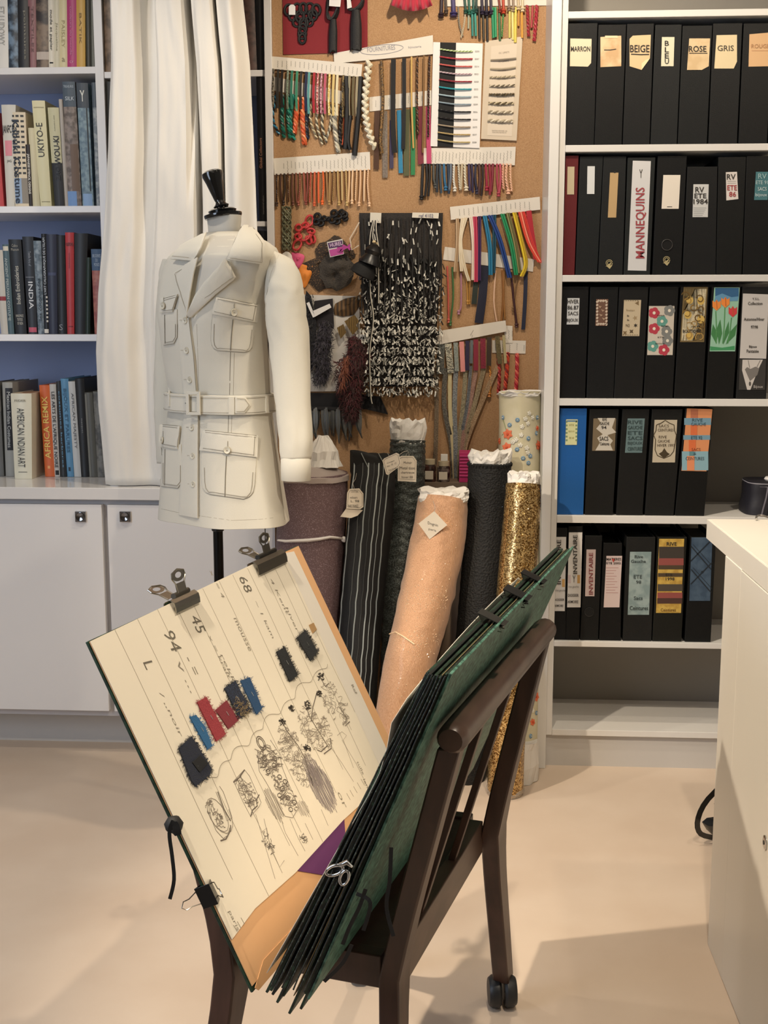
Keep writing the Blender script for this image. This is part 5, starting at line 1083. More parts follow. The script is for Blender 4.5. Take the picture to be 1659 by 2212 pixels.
# folded black cloth at its head
rows = []
top = pp[0]
for i in range(7):
    v = i/6; row = []
    for j in range(15):
        u = j/14; an = math.pi*(1.02+.96*u); rad = rr_[0]*(1.06+.05*math.sin(u*9))
        row.append(top+Vector((math.cos(an)*rad, math.sin(an)*rad, .012+.02*math.sin(u*4+.6)-v*(.05+.035*math.sin(u*5))))+Vector((0, 0, .0)))
    rows.append(row)
build('folded_flap', MB().grid(rows), BKF, t, smooth=True, solid=.003)
build('folded_head', crumple(top-Vector((0, 0, .01)), [(rr_[0]*1.0, 0), (rr_[0]*1.02, .014), (rr_[0]*.8, .024), (rr_[0]*.3, .02)], 5.1, .01), BKF, t, smooth=True)
for dx in (-.03, .02, .045):
    build('silver_stripe', MB().ribbon([top+Vector((dx+.03*q, math.sin(math.acos(min(1, max(-1, (dx+.03*q)/(rr_[0]*1.1)))))*-rr_[0]*1.1, .025-.06*q)) for q in [i/6 for i in range(7)]], .002, FRONT, .001), mat('#9aa09d', .4, .4), t)
# tweed
def tw(i, j, a, t): return 1+.035*math.sin(i*1.57+(2.2 if (j//3) % 2 else 0))+.03*noise.noise(Vector((a*2, t*9, 1)))
roll('tweed', 'dark grey metallic tweed roll with white tissue at its head', [(881, 950, 3.60), (876, 1100, 3.58), (866, 1300, 3.52), (850, 1672)], [76, 80, 80, 80],
     mat('#3f4340', .4, .35, bump=.9, scale=260, col2='#6a706c', kind='noise', lo=.45, hi=.62), (.072, .014, .96, 2.0), tw, nrows=110, smooth=False)
# peach
def pf(i, j, a, t):
    return 1+.03*math.sin(a*2+t*7)+.04*noise.noise(Vector((math.cos(a)*1.5, math.sin(a)*1.5, t*9)))+.022*noise.noise(Vector((math.cos(a)*4, math.sin(a)*4, t*22)))+.05*math.exp(-((t-.40)/.02)**2)*(math.sin(a)<0)-.05*math.exp(-((t-.44)/.025)**2)*(math.sin(a)<0)
roll('peach', 'leaning peach shimmering fabric roll with diamond paper tag', [(958, 1078, 3.42), (944, 1180, 3.38), (908, 1340, 3.30), (876, 1480, 3.24), (838, 1748)], [108, 116, 118, 118, 114],
     mat('#bd8a62', .3, .2, bump=.9, scale=140, col2='#deb08a', stretch=(6, 6, .25), lo=.3, hi=.7, sheen=.3, coat=.15), (.040, .010, .97, 4.4), pf, nrows=90, n=48)
t, bv, pp, rr_ = ROLLS['peach']
rg = random.Random(5); mb = MB()
for k in range(420):
    y = rg.choice([rg.uniform(1100, 1600), rg.gauss(1290, 16), rg.gauss(1385, 14)]); f = (y-1078)/644; x = 958-122*f+rg.uniform(-50, 50)
    a, n_ = cast(bv, x, y)
    if a:
        s = rg.uniform(.0007, .0022); mb.lathe([(s, 0), (s*.6, s*.5)], a, n_, 5)
o = build('sequin_glints', mb, mat('#f3d6b4', .15, .5), t); o['kind'] = 'stuff'
fz = []
for pts in ([(843, 1370), (856, 1366), (870, 1374), (884, 1384), (895, 1392)], [(868, 1545), (880, 1555), (893, 1566)]):
    q = [cast(bv, *p) for p in pts]; q = [a+n_*.002 for a, n_ in q if a]
    if len(q) > 1: build('snag', MB().tube(q, .0022, 5), mat('#e6c6a0', .5), t, smooth=True)
# black crochet roll
roll('crochet', 'black crocheted fabric roll with scalloped top, tissue inside', [(1058, 1003, 3.50), (1052, 1120, 3.48), (1036, 1320, 3.42), (1004, 1690)], [92, 92, 94, 92],
     mat('#080808', .75, kind='voronoi', scale=170, bump=1.0, col2='#131211'), (.048, .018, .93, 6.1), lambda i, j, a, t: 1+(.02 if (i+j) % 2 else 0), nrows=60)
t, bv, pp, rr_ = ROLLS['crochet']
mb = MB()
for k in range(36):
    an = 2*math.pi*k/36; mb.lathe([(.004, -.004), (.005, .003), (.002, .007)], pp[0]+Vector((math.cos(an)*rr_[0]*1.0, math.sin(an)*rr_[0]*1.0, 0)), (0, 0, 1), 5)
build('scalloped_edge', mb, mat('#0a0a0a', .7), t)
mb = MB()
for k in range(110):
    y = rg.uniform(1020, 1560); f = (y-1003)/687; x = 1058-54*f+rg.uniform(-42, 42); a, n_ = cast(bv, x, y)
    if a: mb.lathe([(.0009, 0), (.0005, .0008)], a, n_, 4)
o = build('jet_glints', mb, mat('#8d9aa8', .2, .8), t); o['kind'] = 'stuff'
# gold sequins
roll('gold', 'gold sequin fabric roll standing at the right with crumpled top', [(1131, 1046, 3.36), (1127, 1120, 3.34), (1112, 1300, 3.30), (1098, 1500, 3.24), (1092, 1722)], [76, 80, 84, 84, 80],
     mat('#6b4a20', .25, .75, kind='cell', scale=330, col2='#e6c68a', lo=.25, hi=.9, bump=1.0), (.046, .010, .86, 8.2), lambda i, j, a, t: 1+.04*noise.noise(Vector((math.cos(a)*3, math.sin(a)*3, t*14))), nrows=60)
t, bv, pp, rr_ = ROLLS['gold']
mb = MB()
for k in range(900):
    y = rg.uniform(1050, 1722); f = (y-1046)/676; x = 1131-39*f+rg.uniform(-42, 42); a, n_ = cast(bv, x, y)
    if a: mb.lathe([(.0019, 0), (.0012, .0004)], a, (n_+Vector((rg.uniform(-.5, .5), rg.uniform(-.5, .5), rg.uniform(-.5, .5)))).normalized(), 6)
o = build('sequins', mb, mat('#d9ad62', .15, 1.0), t); o['kind'] = 'stuff'
build('plastic_wrap', crumple(pp[-1]+Vector((0, 0, .001)), [(rr_[-1]*1.05, 0), (rr_[-1]*1.12, .01), (rr_[-1]*1.0, .02)], 2.2, .006), mat('#cfcac0', .15, alpha=.35), t, smooth=True)
# floral
roll('floral', 'pale cream roll embroidered with orange, blue and white flowers', [(1122, 846, 3.64), (1121, 1000, 3.62), (1120, 1300, 3.54), (1117, 1692)], [88, 90, 90, 88],
     mat('#cfc6a4', .5, bump=.4, scale=30, col2='#d8cfb2', lo=.3, hi=.7), (.012, .012, 1.0, 9.3), lambda i, j, a, t: 1+.03*math.sin(a*5+t*8), nrows=40)
t, bv, pp, rr_ = ROLLS['floral']
def petalled(px, py, r, n, m, m2, name, par, bv, lift=.002):
    a, nn = cast(bv, px, py)
    if not a: return
    x_ = nn.orthogonal().normalized(); y_ = nn.cross(x_); mb = MB()
    for k in range(n):
        an = 2*math.pi*k/n; c = a+(x_*math.cos(an)+y_*math.sin(an))*r*.55; d = (x_*math.cos(an)+y_*math.sin(an)); s = nn.cross(d)
        mb.add([a+nn*.001, c+s*r*.38+nn*lift, c+d*r*.45+nn*lift*.4, c-s*r*.38+nn*lift, c+nn*lift*1.8], [(0, 1, 4), (1, 2, 4), (2, 3, 4), (3, 0, 4)])
    mb.lathe([(r*.25, 0), (r*.2, lift*2.2), (r*.05, lift*2.5)], a, nn, 7, mi=1)
    build(name, mb, [m, m2], par, smooth=True)
ORg, BLg, WHg, GRg = mat('#e2744c', .6), mat('#7d9db8', .6), mat('#ece8da', .6), mat('#8f9a6a', .7)
for x, y, r in ((1097, 938, .017), (1095, 967, .017), (1080, 953, .012), (1162, 962, .017), (1156, 1478, .015), (1157, 1505, .016), (1150, 1560, .012), (1160, 925, .009)): petalled(x, y, r, 6, ORg, mat('#c9502c', .6), 'orange_flower', t, bv)
for x, y in ((1087, 902), (1118, 907), (1101, 918), (1077, 925), (1141, 947), (1117, 971), (1158, 936), (1130, 990), (1145, 985), (1083, 987), (1160, 902), (1141, 1000), (1158, 1540), (1146, 1590), (1150, 1520)): petalled(x, y, .0078, 8, BLg, mat('#e6e2d0', .6), 'blue_flower', t, bv)
for x, y in ((1143, 893), (1135, 905), (1150, 902), (1140, 915), (1128, 922), (1115, 950), (1124, 962), (1138, 968), (1140, 978), (1126, 940), (1108, 955), (1136, 1550), (1150, 1535)): petalled(x, y, .0085, 5, WHg, WHg, 'white_flower', t, bv)
for pts in ([(1087, 905), (1092, 922), (1096, 935)], [(1077, 890), (1080, 905)], [(1085, 940), (1095, 930)]):
    q = [cast(bv, *p) for p in pts]; build('stem', MB().tube([a+n_*.001 for a, n_ in q if a], .0009, 4), GRg, t)
mb = crumple(pp[-1]+Vector((0, 0, .001)), [(rr_[-1]*1.03, 0), (rr_[-1]*1.08, .05), (rr_[-1]*1.03, .1), (rr_[-1]*1.01, .12)], 7.7, .008); build('tissue_foot', mb, mat('#dedad3', .75, bump=.8, scale=22), t)
# ---- tags
def swing_tag(label, pts, Yv, lines, string, printed=True):
    c = PY(sum(p[0] for p in pts)/len(pts), sum(p[1] for p in pts)/len(pts), Yv)
    t = thing('price_tag', label, 'tag', c)
    cd = build('card', MB().prism(ppoly(pts, Yv), (0, -.0012, 0)), mat('#ddd2bf', .6), t)
    mb = MB()
    for tx, x0, y0, x1, y1, sk in lines:
        put_text(mb, tx, PY(x0, y0, Yv-.0014), PY(x1, y0+sk, Yv-.0014), PY(x0, y1, Yv-.0014), FRONT, off=.0002)
    if printed:
        # border line
        cx = sum(p[0] for p in pts)/len(pts); cy = sum(p[1] for p in pts)/len(pts)
        q = [PY(cx+(x-cx)*.86, cy+(y-cy)*.86, Yv-.0014) for x, y in pts]; mb.ribbon(q+[q[0]], .0008, FRONT, .0002)
    build('lettering', mb, mat('#4a4642', .6), cd)
    build('string', MB().tube([PY(x, y, Yv-.001) for x, y in string], .0006, 4), mat('#b5aea0', .7), t)
    return t
rx = 3.31
swing_tag('cream swing tag curling on the silver-striped black roll', [(755, 1056), (776, 1055), (785, 1066), (785, 1095), (778, 1100), (748, 1098), (750, 1064)], 3.375, [('COUTURE', 758, 1060, 774, 1064, 0), ('velours', 756, 1072, 772, 1077, 0), ('L. 98', 758, 1080, 776, 1085, 0), ('PARIS FRANCE', 752, 1090, 774, 1096, 0)], [(766, 1058), (762, 1044), (768, 1034), (770, 1022)])
swing_tag('paler receipt slip behind the curling tag on the striped roll', [(748, 1098), (778, 1101), (784, 1102), (772, 1114), (758, 1119), (735, 1116)], 3.379, [], [(766, 1100), (766, 1096)], False)
swing_tag('square cream tag tilted between the striped and tweed rolls', [(826, 995), (830, 990), (856, 978), (862, 981), (866, 1000), (862, 1008), (838, 1026), (834, 1024)], 3.40, [('Coupe', 836, 999, 852, 1003, -6), ('No 75 12', 836, 1006, 856, 1010, -8), ('lame', 840, 1014, 856, 1018, -6)], [(860, 984), (872, 976), (880, 974)])
swing_tag('upright cream tag with clipped corners on the tweed roll', [(860, 990), (866, 985), (893, 985), (900, 995), (899, 1041), (859, 1039)], 3.47, [('Mohair', 872, 997, 890, 1002, 0), ('Metal tisse', 864, 1008, 896, 1014, 0), ('chartreuse', 866, 1018, 895, 1023, 0), ('hiver 88', 868, 1028, 892, 1033, 0)], [(880, 991), (877, 983), (882, 976), (884, 984)])
swing_tag('diamond-shaped ivory tag pinned near the top of the peach roll', [(938, 1104), (966, 1134), (928, 1165), (904, 1131)], 3.315, [('Dognin', 924, 1126, 946, 1134, 6), ('paris', 926, 1140, 942, 1146, 4)], [(938, 1107), (940, 1095), (935, 1082)], False)
# ---- jars, book behind the rolls
zj = PY(945, 1040, 3.66).z
tag(build('storage_box', MB().box((PY(914, 1040, 3.6).x, 3.63, 0), (PY(1035, 1040, 3.6).x, YK-.001, zj)), mat('#6b5a4a', .6)), 'small brown box standing behind the fabric rolls', 'box')
for x, y0, w, lab, c in ((928, 992, 27, 'small jar with cream lid, left one behind the peach roll', '#5a3c34'), (958, 996, 28, 'small jar with cream lid and white cap box, right one', '#7a6c66')):
    t = thing('jar', lab, 'jar', PY(x, 1040, 3.66)); r = w/2*3.66/FPX; base = PY(x, 1040, 3.66); base.z = zj+.0005; H_ = (PY(x, y0, 3.66).z-zj)
    build('glass', MB().lathe([(r*.95, 0), (r, .003), (r, H_*.7), (r*.8, H_*.76)], base, (0, 0, 1), 24), mat(c, .15, col2='#2a2220', scale=60), t, smooth=40)
    build('lid', MB().lathe([(r*.86, H_*.765), (r*.88, H_*.77), (r*.88, H_*.99), (r*.8, H_)], base, (0, 0, 1), 24), mat('#b5a78c', .5), t, smooth=40)
    build('label', MB().prism([base+Vector((-r*.7, -r*.95, H_*.12)), base+Vector((r*.6, -r*.95, H_*.12)), base+Vector((r*.6, -r*.95, H_*.5)), base+Vector((-r*.7, -r*.95, H_*.5))], (0, -.001, 0)), mat('#c9bfae', .7), t)
jb = PY(960, 993, 3.66); zl = zj+(PY(958, 996, 3.66).z-zj)+.001
tag(build('cap_box', MB().box((jb.x-.011, 3.65, zl), (jb.x+.010, 3.67, zl+.02)), mat('#dcd8d0', .6), bevel=.001), 'tiny white box sitting on the right-hand jar', 'box')
pk = PY(1003, 1040, 3.64)
t = thing('storage_box', 'magenta ribbed storage box between the jars and the crochet roll', 'box', (pk.x, 3.66, zj))
x0, x1 = PY(992, 1000, 3.64).x, PY(1016, 1000, 3.64).x; zt_ = PY(1003, 978, 3.64).z
build('box_body', MB().box((x0, 3.64, zj+.0005), (x1, 3.72, zt_)), mat('#a8265c', .5), t, bevel=.001)
for k in range(7): build('rib', MB().box((x0+.001, 3.637, zt_-.012-k*.010), (x1-.001, 3.6395, zt_-.008-k*.010)), mat('#c2447a', .4), t)
# ================================================================== CURTAIN
def poly_at(pl, y):
    for (x0, y0), (x1, y1) in zip(pl, pl[1:]):
        if y <= y1: return lerp(x0, x1, (y-y0)/(y1-y0)) if y1 != y0 else x1
    return pl[-1][0]
def interp(tab, u):
    if u <= tab[0][0]: return tab[0][1]
    for (a, p), (b, q) in zip(tab, tab[1:]):
        if u <= b:
            t = (u-a)/max(b-a, 1e-6); t = t*t*(3-2*t); return lerp(p, q, t)
    return tab[-1][1]
YCU = 3.60
for _ in range(20):
    if PY(230, 1047, YCU).z < CT+.001: YCU -= .004
cl = [(238, -180), (238, 0), (240, 150), (234, 320), (224, 500), (212, 640), (208, 760), (213, 880), (223, 980), (229, 1047)]
cr = [(520, -180), (525, 0), (540, 140), (548, 300), (556, 500), (562, 700), (562, 1000), (562, 1047)]
def norm(t, y): 
    l, r = poly_at(cl, y), poly_at(cr, y); return [((x-l)/(r-l), d) for x, d in t]
F0 = norm([(238, .0), (250, .045), (292, .04), (312, -.035), (330, -.02), (345, .05), (385, .055), (398, .05), (404, -.05), (412, -.04), (419, .045), (440, .05), (459, .05), (464, -.05), (471, .03), (500, .055), (525, 0)], 0)
F1 = norm([(228, 0), (250, .03), (292, .025), (312, -.01), (332, -.012), (345, .03), (424, .045), (430, -.035), (437, -.02), (444, .035), (481, .04), (486, -.035), (492, .03), (520, .045), (553, 0)], 450)
F2 = norm([(222, 0), (250, .02), (290, .025), (330, .0), (370, .03), (410, .0), (450, .03), (500, 0), (562, 0)], 1047)
rows = []
for i in range(70):
    y = lerp(-180, 1047, i/69); l, r = poly_at(cl, y), poly_at(cr, y); row = []
    for j in range(150):
        u = j/149
        if y < 450: k = max(0, min(1, y/450)); d = lerp(interp(F0, u), interp(F1, u), k)
        else: k = (y-450)/597; d = lerp(interp(F1, u), interp(F2, u), k**.8)
        d += .007*noise.noise(Vector((u*7, y*.006, 2.0)))+.004*noise.noise(Vector((u*20, y*.01, 5.0)))
        p = PY(lerp(l, r, u), y, YCU); p.y -= d; 
        row.append(p)
    rows.append(row)
zmin = min(p.z for p in rows[-1])
for p in rows[-1]: p.z = CT+.0025
o = build('curtain', MB().grid(rows), mat('#e4e0d8', .8, bump=.15, scale=400, sheen=.2), smooth=True, solid=.0012)
tag(o, 'long off-white curtain hanging in folds in front of the bookcase', 'curtain')
# ================================================================== DRESS FORM AND JACKET
YM = 3.08; TH = math.radians(34)
Lv = Vector((math.cos(TH), -math.sin(TH), 0)); Fv = Vector((-math.sin(TH), -math.cos(TH), 0))
BR_ = .66
def body_ring(y, xl, xr, n=64, inf=0.0, Ym=YM, bump=0.0, sq=2.3):
    A_, C_ = PY(xl, y, Ym), PY(xr, y, Ym); c = (A_+C_)/2; w = (C_-A_).length/2
    a = w/math.sqrt(math.cos(TH)**2+(BR_*math.sin(TH))**2)+inf; b = a*BR_+inf
    r = []
    for j in range(n):
        q = 2*math.pi*j/n; cq, sq_ = math.cos(q), math.sin(q)
        e = 2/sq; x = a*math.copysign(abs(cq)**e, cq); f = b*math.copysign(abs(sq_)**e, sq_)
        if sq_ > 0 and bump: f += bump*(math.exp(-((q-math.pi*.32)/.42)**2)+math.exp(-((q-math.pi*.68)/.42)**2))
        r.append(c+Lv*x+Fv*f)
    return r
LV = [(503, 446, 530, 0), (512, 428, 552, 0), (524, 402, 578, 0), (538, 380, 596, 0), (555, 362, 604, .002), (580, 354, 598, .006), (610, 351, 588, .012), (650, 349, 579, .020), (690, 348, 577, .018), (730, 349, 577, .008), (780, 352, 579, 0), (820, 358, 582, 0), (850, 363, 584, -.002),
      (872, 364, 586, -.002), (895, 361, 589, 0), (930, 356, 594, .002), (1000, 350, 606, .003), (1060, 346, 616, .003), (1121, 342, 626, .003)]
def level(y):
    for p, q in zip(LV, LV[1:]):
        if y <= q[0]:
            t = (y-p[0])/(q[0]-p[0]); return tuple(lerp(p[k], q[k], t) for k in range(4))
    return LV[-1]
rings = []
ys = sorted(set([p[0] for p in LV]+[*range(560, 1121, 14)]))
for y in ys:
    q = level(y); r = body_ring(q[0], q[1], q[2], bump=q[3])
    if y > 900:   # hem folds
        k = (y-900)/221
        r = [p+(p-sum(r, Vector())/len(r)).normalized()*.006*k*math.sin(j*.59+1) for j, p in enumerate(r)]
    else:
        r = [p+(p-sum(r, Vector())/len(r)).normalized()*(.004*noise.noise(Vector((p.x*22, p.y*22, p.z*9)))) for p in r]
    rings.append(r)
jk = thing('safari_jacket', 'cream belted safari jacket with four flap pockets on the dress form', 'jacket', PY(480, 1121, YM))
CLO = mat('#d2cdbf', .78, bump=.2, scale=700, sheen=.15)
CLO2 = mat('#d6d1c3', .78, bump=.2, scale=700, sheen=.15)
ST = mat('#7d7566', .8)
tb = MB().loft(rings, True, False)
TB = bvh_of(tb)
build('body', tb, CLO, jk, smooth=True, solid=.002)
def castb(x, y, bv=TB):
    a, n_ = cast(bv, x, y)
    if a is None:
        r = ray(x, y); t0 = YM/r.y; a0 = CP+r*t0; loc, n_, i_, d_ = bv.find_nearest(a0)
        a = CP+r*(loc.y/r.y); n_ = n_ if n_.dot(r) < 0 else -n_
        n_ = (n_+FRONT).normalized()
    return a, n_
def along(pl, v):
    L = [0]
    for p, q in zip(pl, pl[1:]): L.append(L[-1]+math.dist(p, q))
    s = v*L[-1]
    for i in range(len(pl)-1):
        if s <= L[i+1] or i == len(pl)-2:
            t = (s-L[i])/max(L[i+1]-L[i], 1e-6); return (lerp(pl[i][0], pl[i+1][0], t), lerp(pl[i][1], pl[i+1][1], t))
def patch(name, left, right, off, th, m, par, nr=14, nc=12, bv=None, liftu=None, liftv=None, label=None):
    bv = bv or TB; front = []; back = []
    for i in range(nr+1):
        v = i/nr; a, b = along(left, v), along(right, v); fr = []; bk = []
        for j in range(nc+1):
            u = j/nc; x, y = lerp(a[0], b[0], u), lerp(a[1], b[1], u); p, n_ = castb(x, y, bv)
            e = (liftu(u) if liftu else 0)+(liftv(v) if liftv else 0)
            edge = .0012 if (i in (0, nr) or j in (0, nc)) else 0
            fr.append(p+n_*(off+th-edge+e)); bk.append(p+n_*(off+e-.001))
        front.append(fr); back.append(bk)
    mb = MB(); N = (nr+1)*(nc+1); W2 = nc+1
    vs = [p for r in front for p in r]+[p for r in back for p in r]; fs = []
    for i in range(nr):
        for j in range(nc):
            a = i*W2+j; fs.append((a, a+1, a+W2+1, a+W2)); fs.append((N+a, N+a+W2, N+a+W2+1, N+a+1))
    bd = [j for j in range(W2)]+[i*W2+nc for i in range(1, nr+1)]+[nr*W2+j for j in range(nc-1, -1, -1)]+[i*W2 for i in range(nr-1, 0, -1)]
    for k in range(len(bd)):
        a, b = bd[k], bd[(k+1) % len(bd)]; fs.append((a, N+a, N+b, b))
    mb.add(vs, fs); return build(name, mb, m, par, smooth=28, label=label), bvh_of(mb)
def stitch(par, pts, bv=None, off=.0008, w=.0011, m=None, name='seam', per=5):
    sp = []
    for p, q in zip(pts, pts[1:]): sp += [(lerp(p[0], q[0], i/per), lerp(p[1], q[1], i/per)) for i in range(per)]
    sp.append(pts[-1]); P = []; 
    for x, y in sp:
        a, n_ = castb(x, y, bv or TB); P.append((a+n_*off, n_))
    return build(name, MB().ribbon([p for p, _ in P], w, P[len(P)//2][1], .0004), m or ST, par)
def button(par, x, y, bv=None, off=.002, r=.0085):
    a, n_ = castb(x, y, bv or TB)
    b = build('button', MB().lathe([(r, 0), (r*1.02, .0015), (r*.95, .003), (r*.75, .0026), (r*.6, .0018), (r*.01, .0018)], a+n_*off, n_, 20), mat('#d3cdbb', .35), par, smooth=40)
    build('button_rim', MB().tube([a+n_*(off+.0006)+v_ for v_ in [(n_.orthogonal().normalized()*math.cos(k*math.pi/9)+n_.cross(n_.orthogonal().normalized())*math.sin(k*math.pi/9))*r*1.05 for k in range(18)]], .0005, 4, loop=True), mat('#9a917c', .6), b)
    build('thread', MB().box(a+n_*(off+.0025)-Vector((.002, .0004, .0012)), a+n_*(off+.0025)+Vector((.002, .0004, .0012))), mat('#a39a86', .8), b)
# dress-form chest in the neckline
FORM = mat('#c6c1b6', .55)
df = thing('dress_form', 'white dress form with black turned finial on a black pole', 'mannequin', PZ(465, 1700, 0))
patch('chest', [(449, 505), (449, 530), (434, 562), (424, 640), (415, 674)], [(514, 505), (508, 532), (490, 563), (447, 630), (417, 674)], .0005, .001, FORM, df, nr=22)
nk = []
for y, a, b in ((466, 444, 523), (480, 446, 523), (500, 448, 520), (520, 449, 517), (545, 446, 520)): nk.append(body_ring(y, a, b, n=32, sq=2.0))
build('neck', MB().loft(nk), FORM, df, smooth=60)
BLK = mat('#101010', .12, coat=.5)
axd = Vector((-.14, .02, 1)).normalized(); c0 = PY(482, 467, YM)
build('neck_cap', MB().lathe([(.046, -.004), (.048, .0), (.048, .005), (.040, .007), (.034, .010), (.036, .014), (.030, .018), (.012, .020)], c0, axd, 36), BLK, df, smooth=40)
ax2 = Vector((-.27, .02, 1)).normalized()
build('finial', MB().lathe([(.010, 0), (.017, .004), (.020, .010), (.014, .015), (.011, .020), (.013, .026), (.017, .045), (.022, .070), (.0265, .086), (.026, .094), (.018, .099), (.002, .101)], c0+axd*.016, ax2, 32), BLK, df, smooth=50)
pc = PY(464, 1140, YM); xx = pc.x; base = Vector((xx+.004, YM+.02, 0))
build('pole', MB().lathe([(.013, .03), (.013, pc.z+.2)], base, (0, 0, 1), 20), mat('#141414', .3, .6), df, smooth=50)
build('pole_collar', MB().lathe([(.0145, pc.z-.012), (.0165, pc.z-.010), (.0165, pc.z+.03), (.012, pc.z+.034)], base, (0, 0, 1), 20), mat('#1a1a1a', .35), df, smooth=40)
build('clamp_lever', MB().tube([base+Vector((-.012, -.01, pc.z+.014)), base+Vector((-.026, -.012, pc.z+.013)), base+Vector((-.036, -.012, pc.z+.016))], [.003, .0025, .004], 8), mat('#1a1a1a', .3), df, smooth=True)
build('base_plate', MB().lathe([(.15, .001), (.15, .012), (.05, .02), (.02, .045)], base, (0, 0, 1), 40), mat('#151515', .35), df, smooth=40)
# sleeves
def sleeve(name, st, Ys, m, par, sq=.72):
    ps = []; ws = []
    tl = []
    for s_, Yv in zip(st, Ys):
        yl, a, yr, b = s_ if len(s_) == 4 else (s_[0], s_[1], s_[0], s_[2])
        p, q = PY(a, yl, Yv), PY(b, yr, Yv); ps.append((p+q)/2); ws.append((q.x-p.x)/2); tl.append(Vector(((q.z-p.z)/2, 0, 0)))
    m_ = 40; pp = resample(ps, m_); ww = [v.x for v in resample([Vector((w, 0, 0)) for w in ws], m_)]
    tt_ = [v.x for v in resample(tl, m_)]
    rings = []
    for i, (p, w) in enumerate(zip(pp, ww)):
        t = i/(m_-1); r = []
        for j in range(32):
            q = 2*math.pi*j/32
            k = 1+.055*noise.noise(Vector((math.cos(q)*1.3, math.sin(q)*1.3+t*2.5, t*7)))+.02*math.sin(q*2+t*11)+.12*(.35-abs(noise.noise(Vector((math.cos(q)*1.6+3, math.sin(q)*1.6+t*5, t*11)))))*(1 if .1 < t < .95 else 0)
            r.append(p+Vector((math.cos(q)*w*k, math.sin(q)*w*sq*k, .006*math.cos(q+.8)*math.sin(t*3)+math.cos(q)*tt_[i])))
        rings.append(r)
    mb = MB().loft(rings, True, False); o = build(name, mb, m, par, smooth=True, solid=.002)
    return o, bvh_of(mb), pp, ww
st = [(541, 590, 553, 616), (548, 586, 561, 628), (560, 582, 580, 641), (585, 577, 606, 650), (618, 574, 632, 655), (652, 573, 658), (690, 575, 662), (740, 584, 666), (813, 590, 669), (893, 598, 671), (954, 604, 674), (992, 607, 671)]
Ys = [3.03, 3.02, 3.01, 3.0, 2.99, 2.985, 2.98, 2.975, 2.97, 2.965, 2.96, 2.96]
so, SB, sp_, sw_ = sleeve('sleeve', st, Ys, CLO, jk)
a_, b_ = PY(607, 990, 2.96), PY(671, 990, 2.96); c_ = (a_+b_)/2; w_ = (b_-a_).length/2
lo_ = PY(639, 1037, 2.96).z
rg_ = [[Vector((c_.x+math.cos(2*math.pi*j/32)*w_*k, c_.y+math.sin(2*math.pi*j/32)*w_*.75*k, z_)) for j in range(32)] for z_, k in ((c_.z+.002, 1.0), (c_.z, 1.03), (lo_, 1.01), (lo_-.001, .97), (c_.z-.01, .95))]
build('cuff', MB().loft(rg_, True, False), CLO2, jk, smooth=60)
st2 = [(560, 352, 380), (590, 345, 392), (640, 340, 396), (700, 337, 396), (780, 335, 396), (860, 334, 394), (950, 337, 392), (1000, 340, 390)]
sleeve('sleeve', st2, [3.16, 3.17, 3.18, 3.19, 3.19, 3.18, 3.17, 3.17], CLO, jk)
# front panel, lapels, collar
pl_, PLB = patch('front_placket', [(386, 690), (390, 760), (398, 848), (398, 900), (393, 1000), (388, 1112)], [(413, 686), (423, 770), (428, 845), (431, 897), (431, 1000), (431, 1119)], .0, .008, CLO2, jk, nr=40, liftu=lambda u: -.004*(1-u))
stitch(jk, [(413, 688), (423, 770), (428, 843)], off=.0075, w=.0016, m=mat('#8a8272', .8)); stitch(jk, [(432, 900), (432, 1000), (432, 1116)], off=.0035, w=.0018, m=mat('#7d7566', .8))  # dark ribbons painted as the shadow gap along the placket's overlapping edge
E1, E2 = .006, .0035
patch('lapel', [(380, 590), (384, 612), (398, 650), (411, 686)], [(436, 560), (428, 595), (422, 635), (415, 688)], E1, E2, CLO2, jk, liftu=lambda u: .010*u)
patch('lapel', [(490, 563), (461, 597), (432, 640), (415, 682)], [(496, 566), (509, 600), (470, 634), (418, 686)], E1, E2, CLO2, jk, liftu=lambda u: .010*(1-u))
patch('collar_leaf', [(526, 494), (511, 530), (492, 562)], [(533, 492), (566, 533), (564, 571)], .012, .004, CLO2, jk, liftv=lambda v: .006*(1-v))
patch('collar_leaf', [(446, 518), (400, 537), (376, 563)], [(452, 516), (440, 545), (423, 567)], .010, .004, CLO2, jk, liftv=lambda v: .006*(1-v))
for pts in ([(385, 593), (389, 610), (402, 648), (412, 676)], [(386, 592), (430, 568)], [(500, 575), (502, 598), (468, 628), (422, 668)]): stitch(jk, pts, off=.0125, m=mat('#9a917e', .8))
for pts in ([(558, 566), (560, 536), (533, 502)], [(500, 561), (558, 566)], [(384, 559), (420, 562)]): stitch(jk, pts, off=.0195, m=mat('#9a917e', .8))
# stand-up back of the collar
rg_ = []
for zo, k in ((-.012, 1.10), (.004, 1.22), (.020, 1.26), (.018, 1.20), (-.012, 1.06)):
    r = body_ring(506, 448, 526, n=40, sq=2.0); c_ = sum(r, Vector())/40
    rg_.append([c_+(p-c_)*k+Vector((0, 0, zo)) for p in r])
half = [[r[j] for j in list(range(26, 40))+list(range(0, 1))] for r in rg_]   # the side and the back of the neck
build('collar_stand', MB().loft(half, False, False), CLO2, jk, smooth=True, solid=.002)
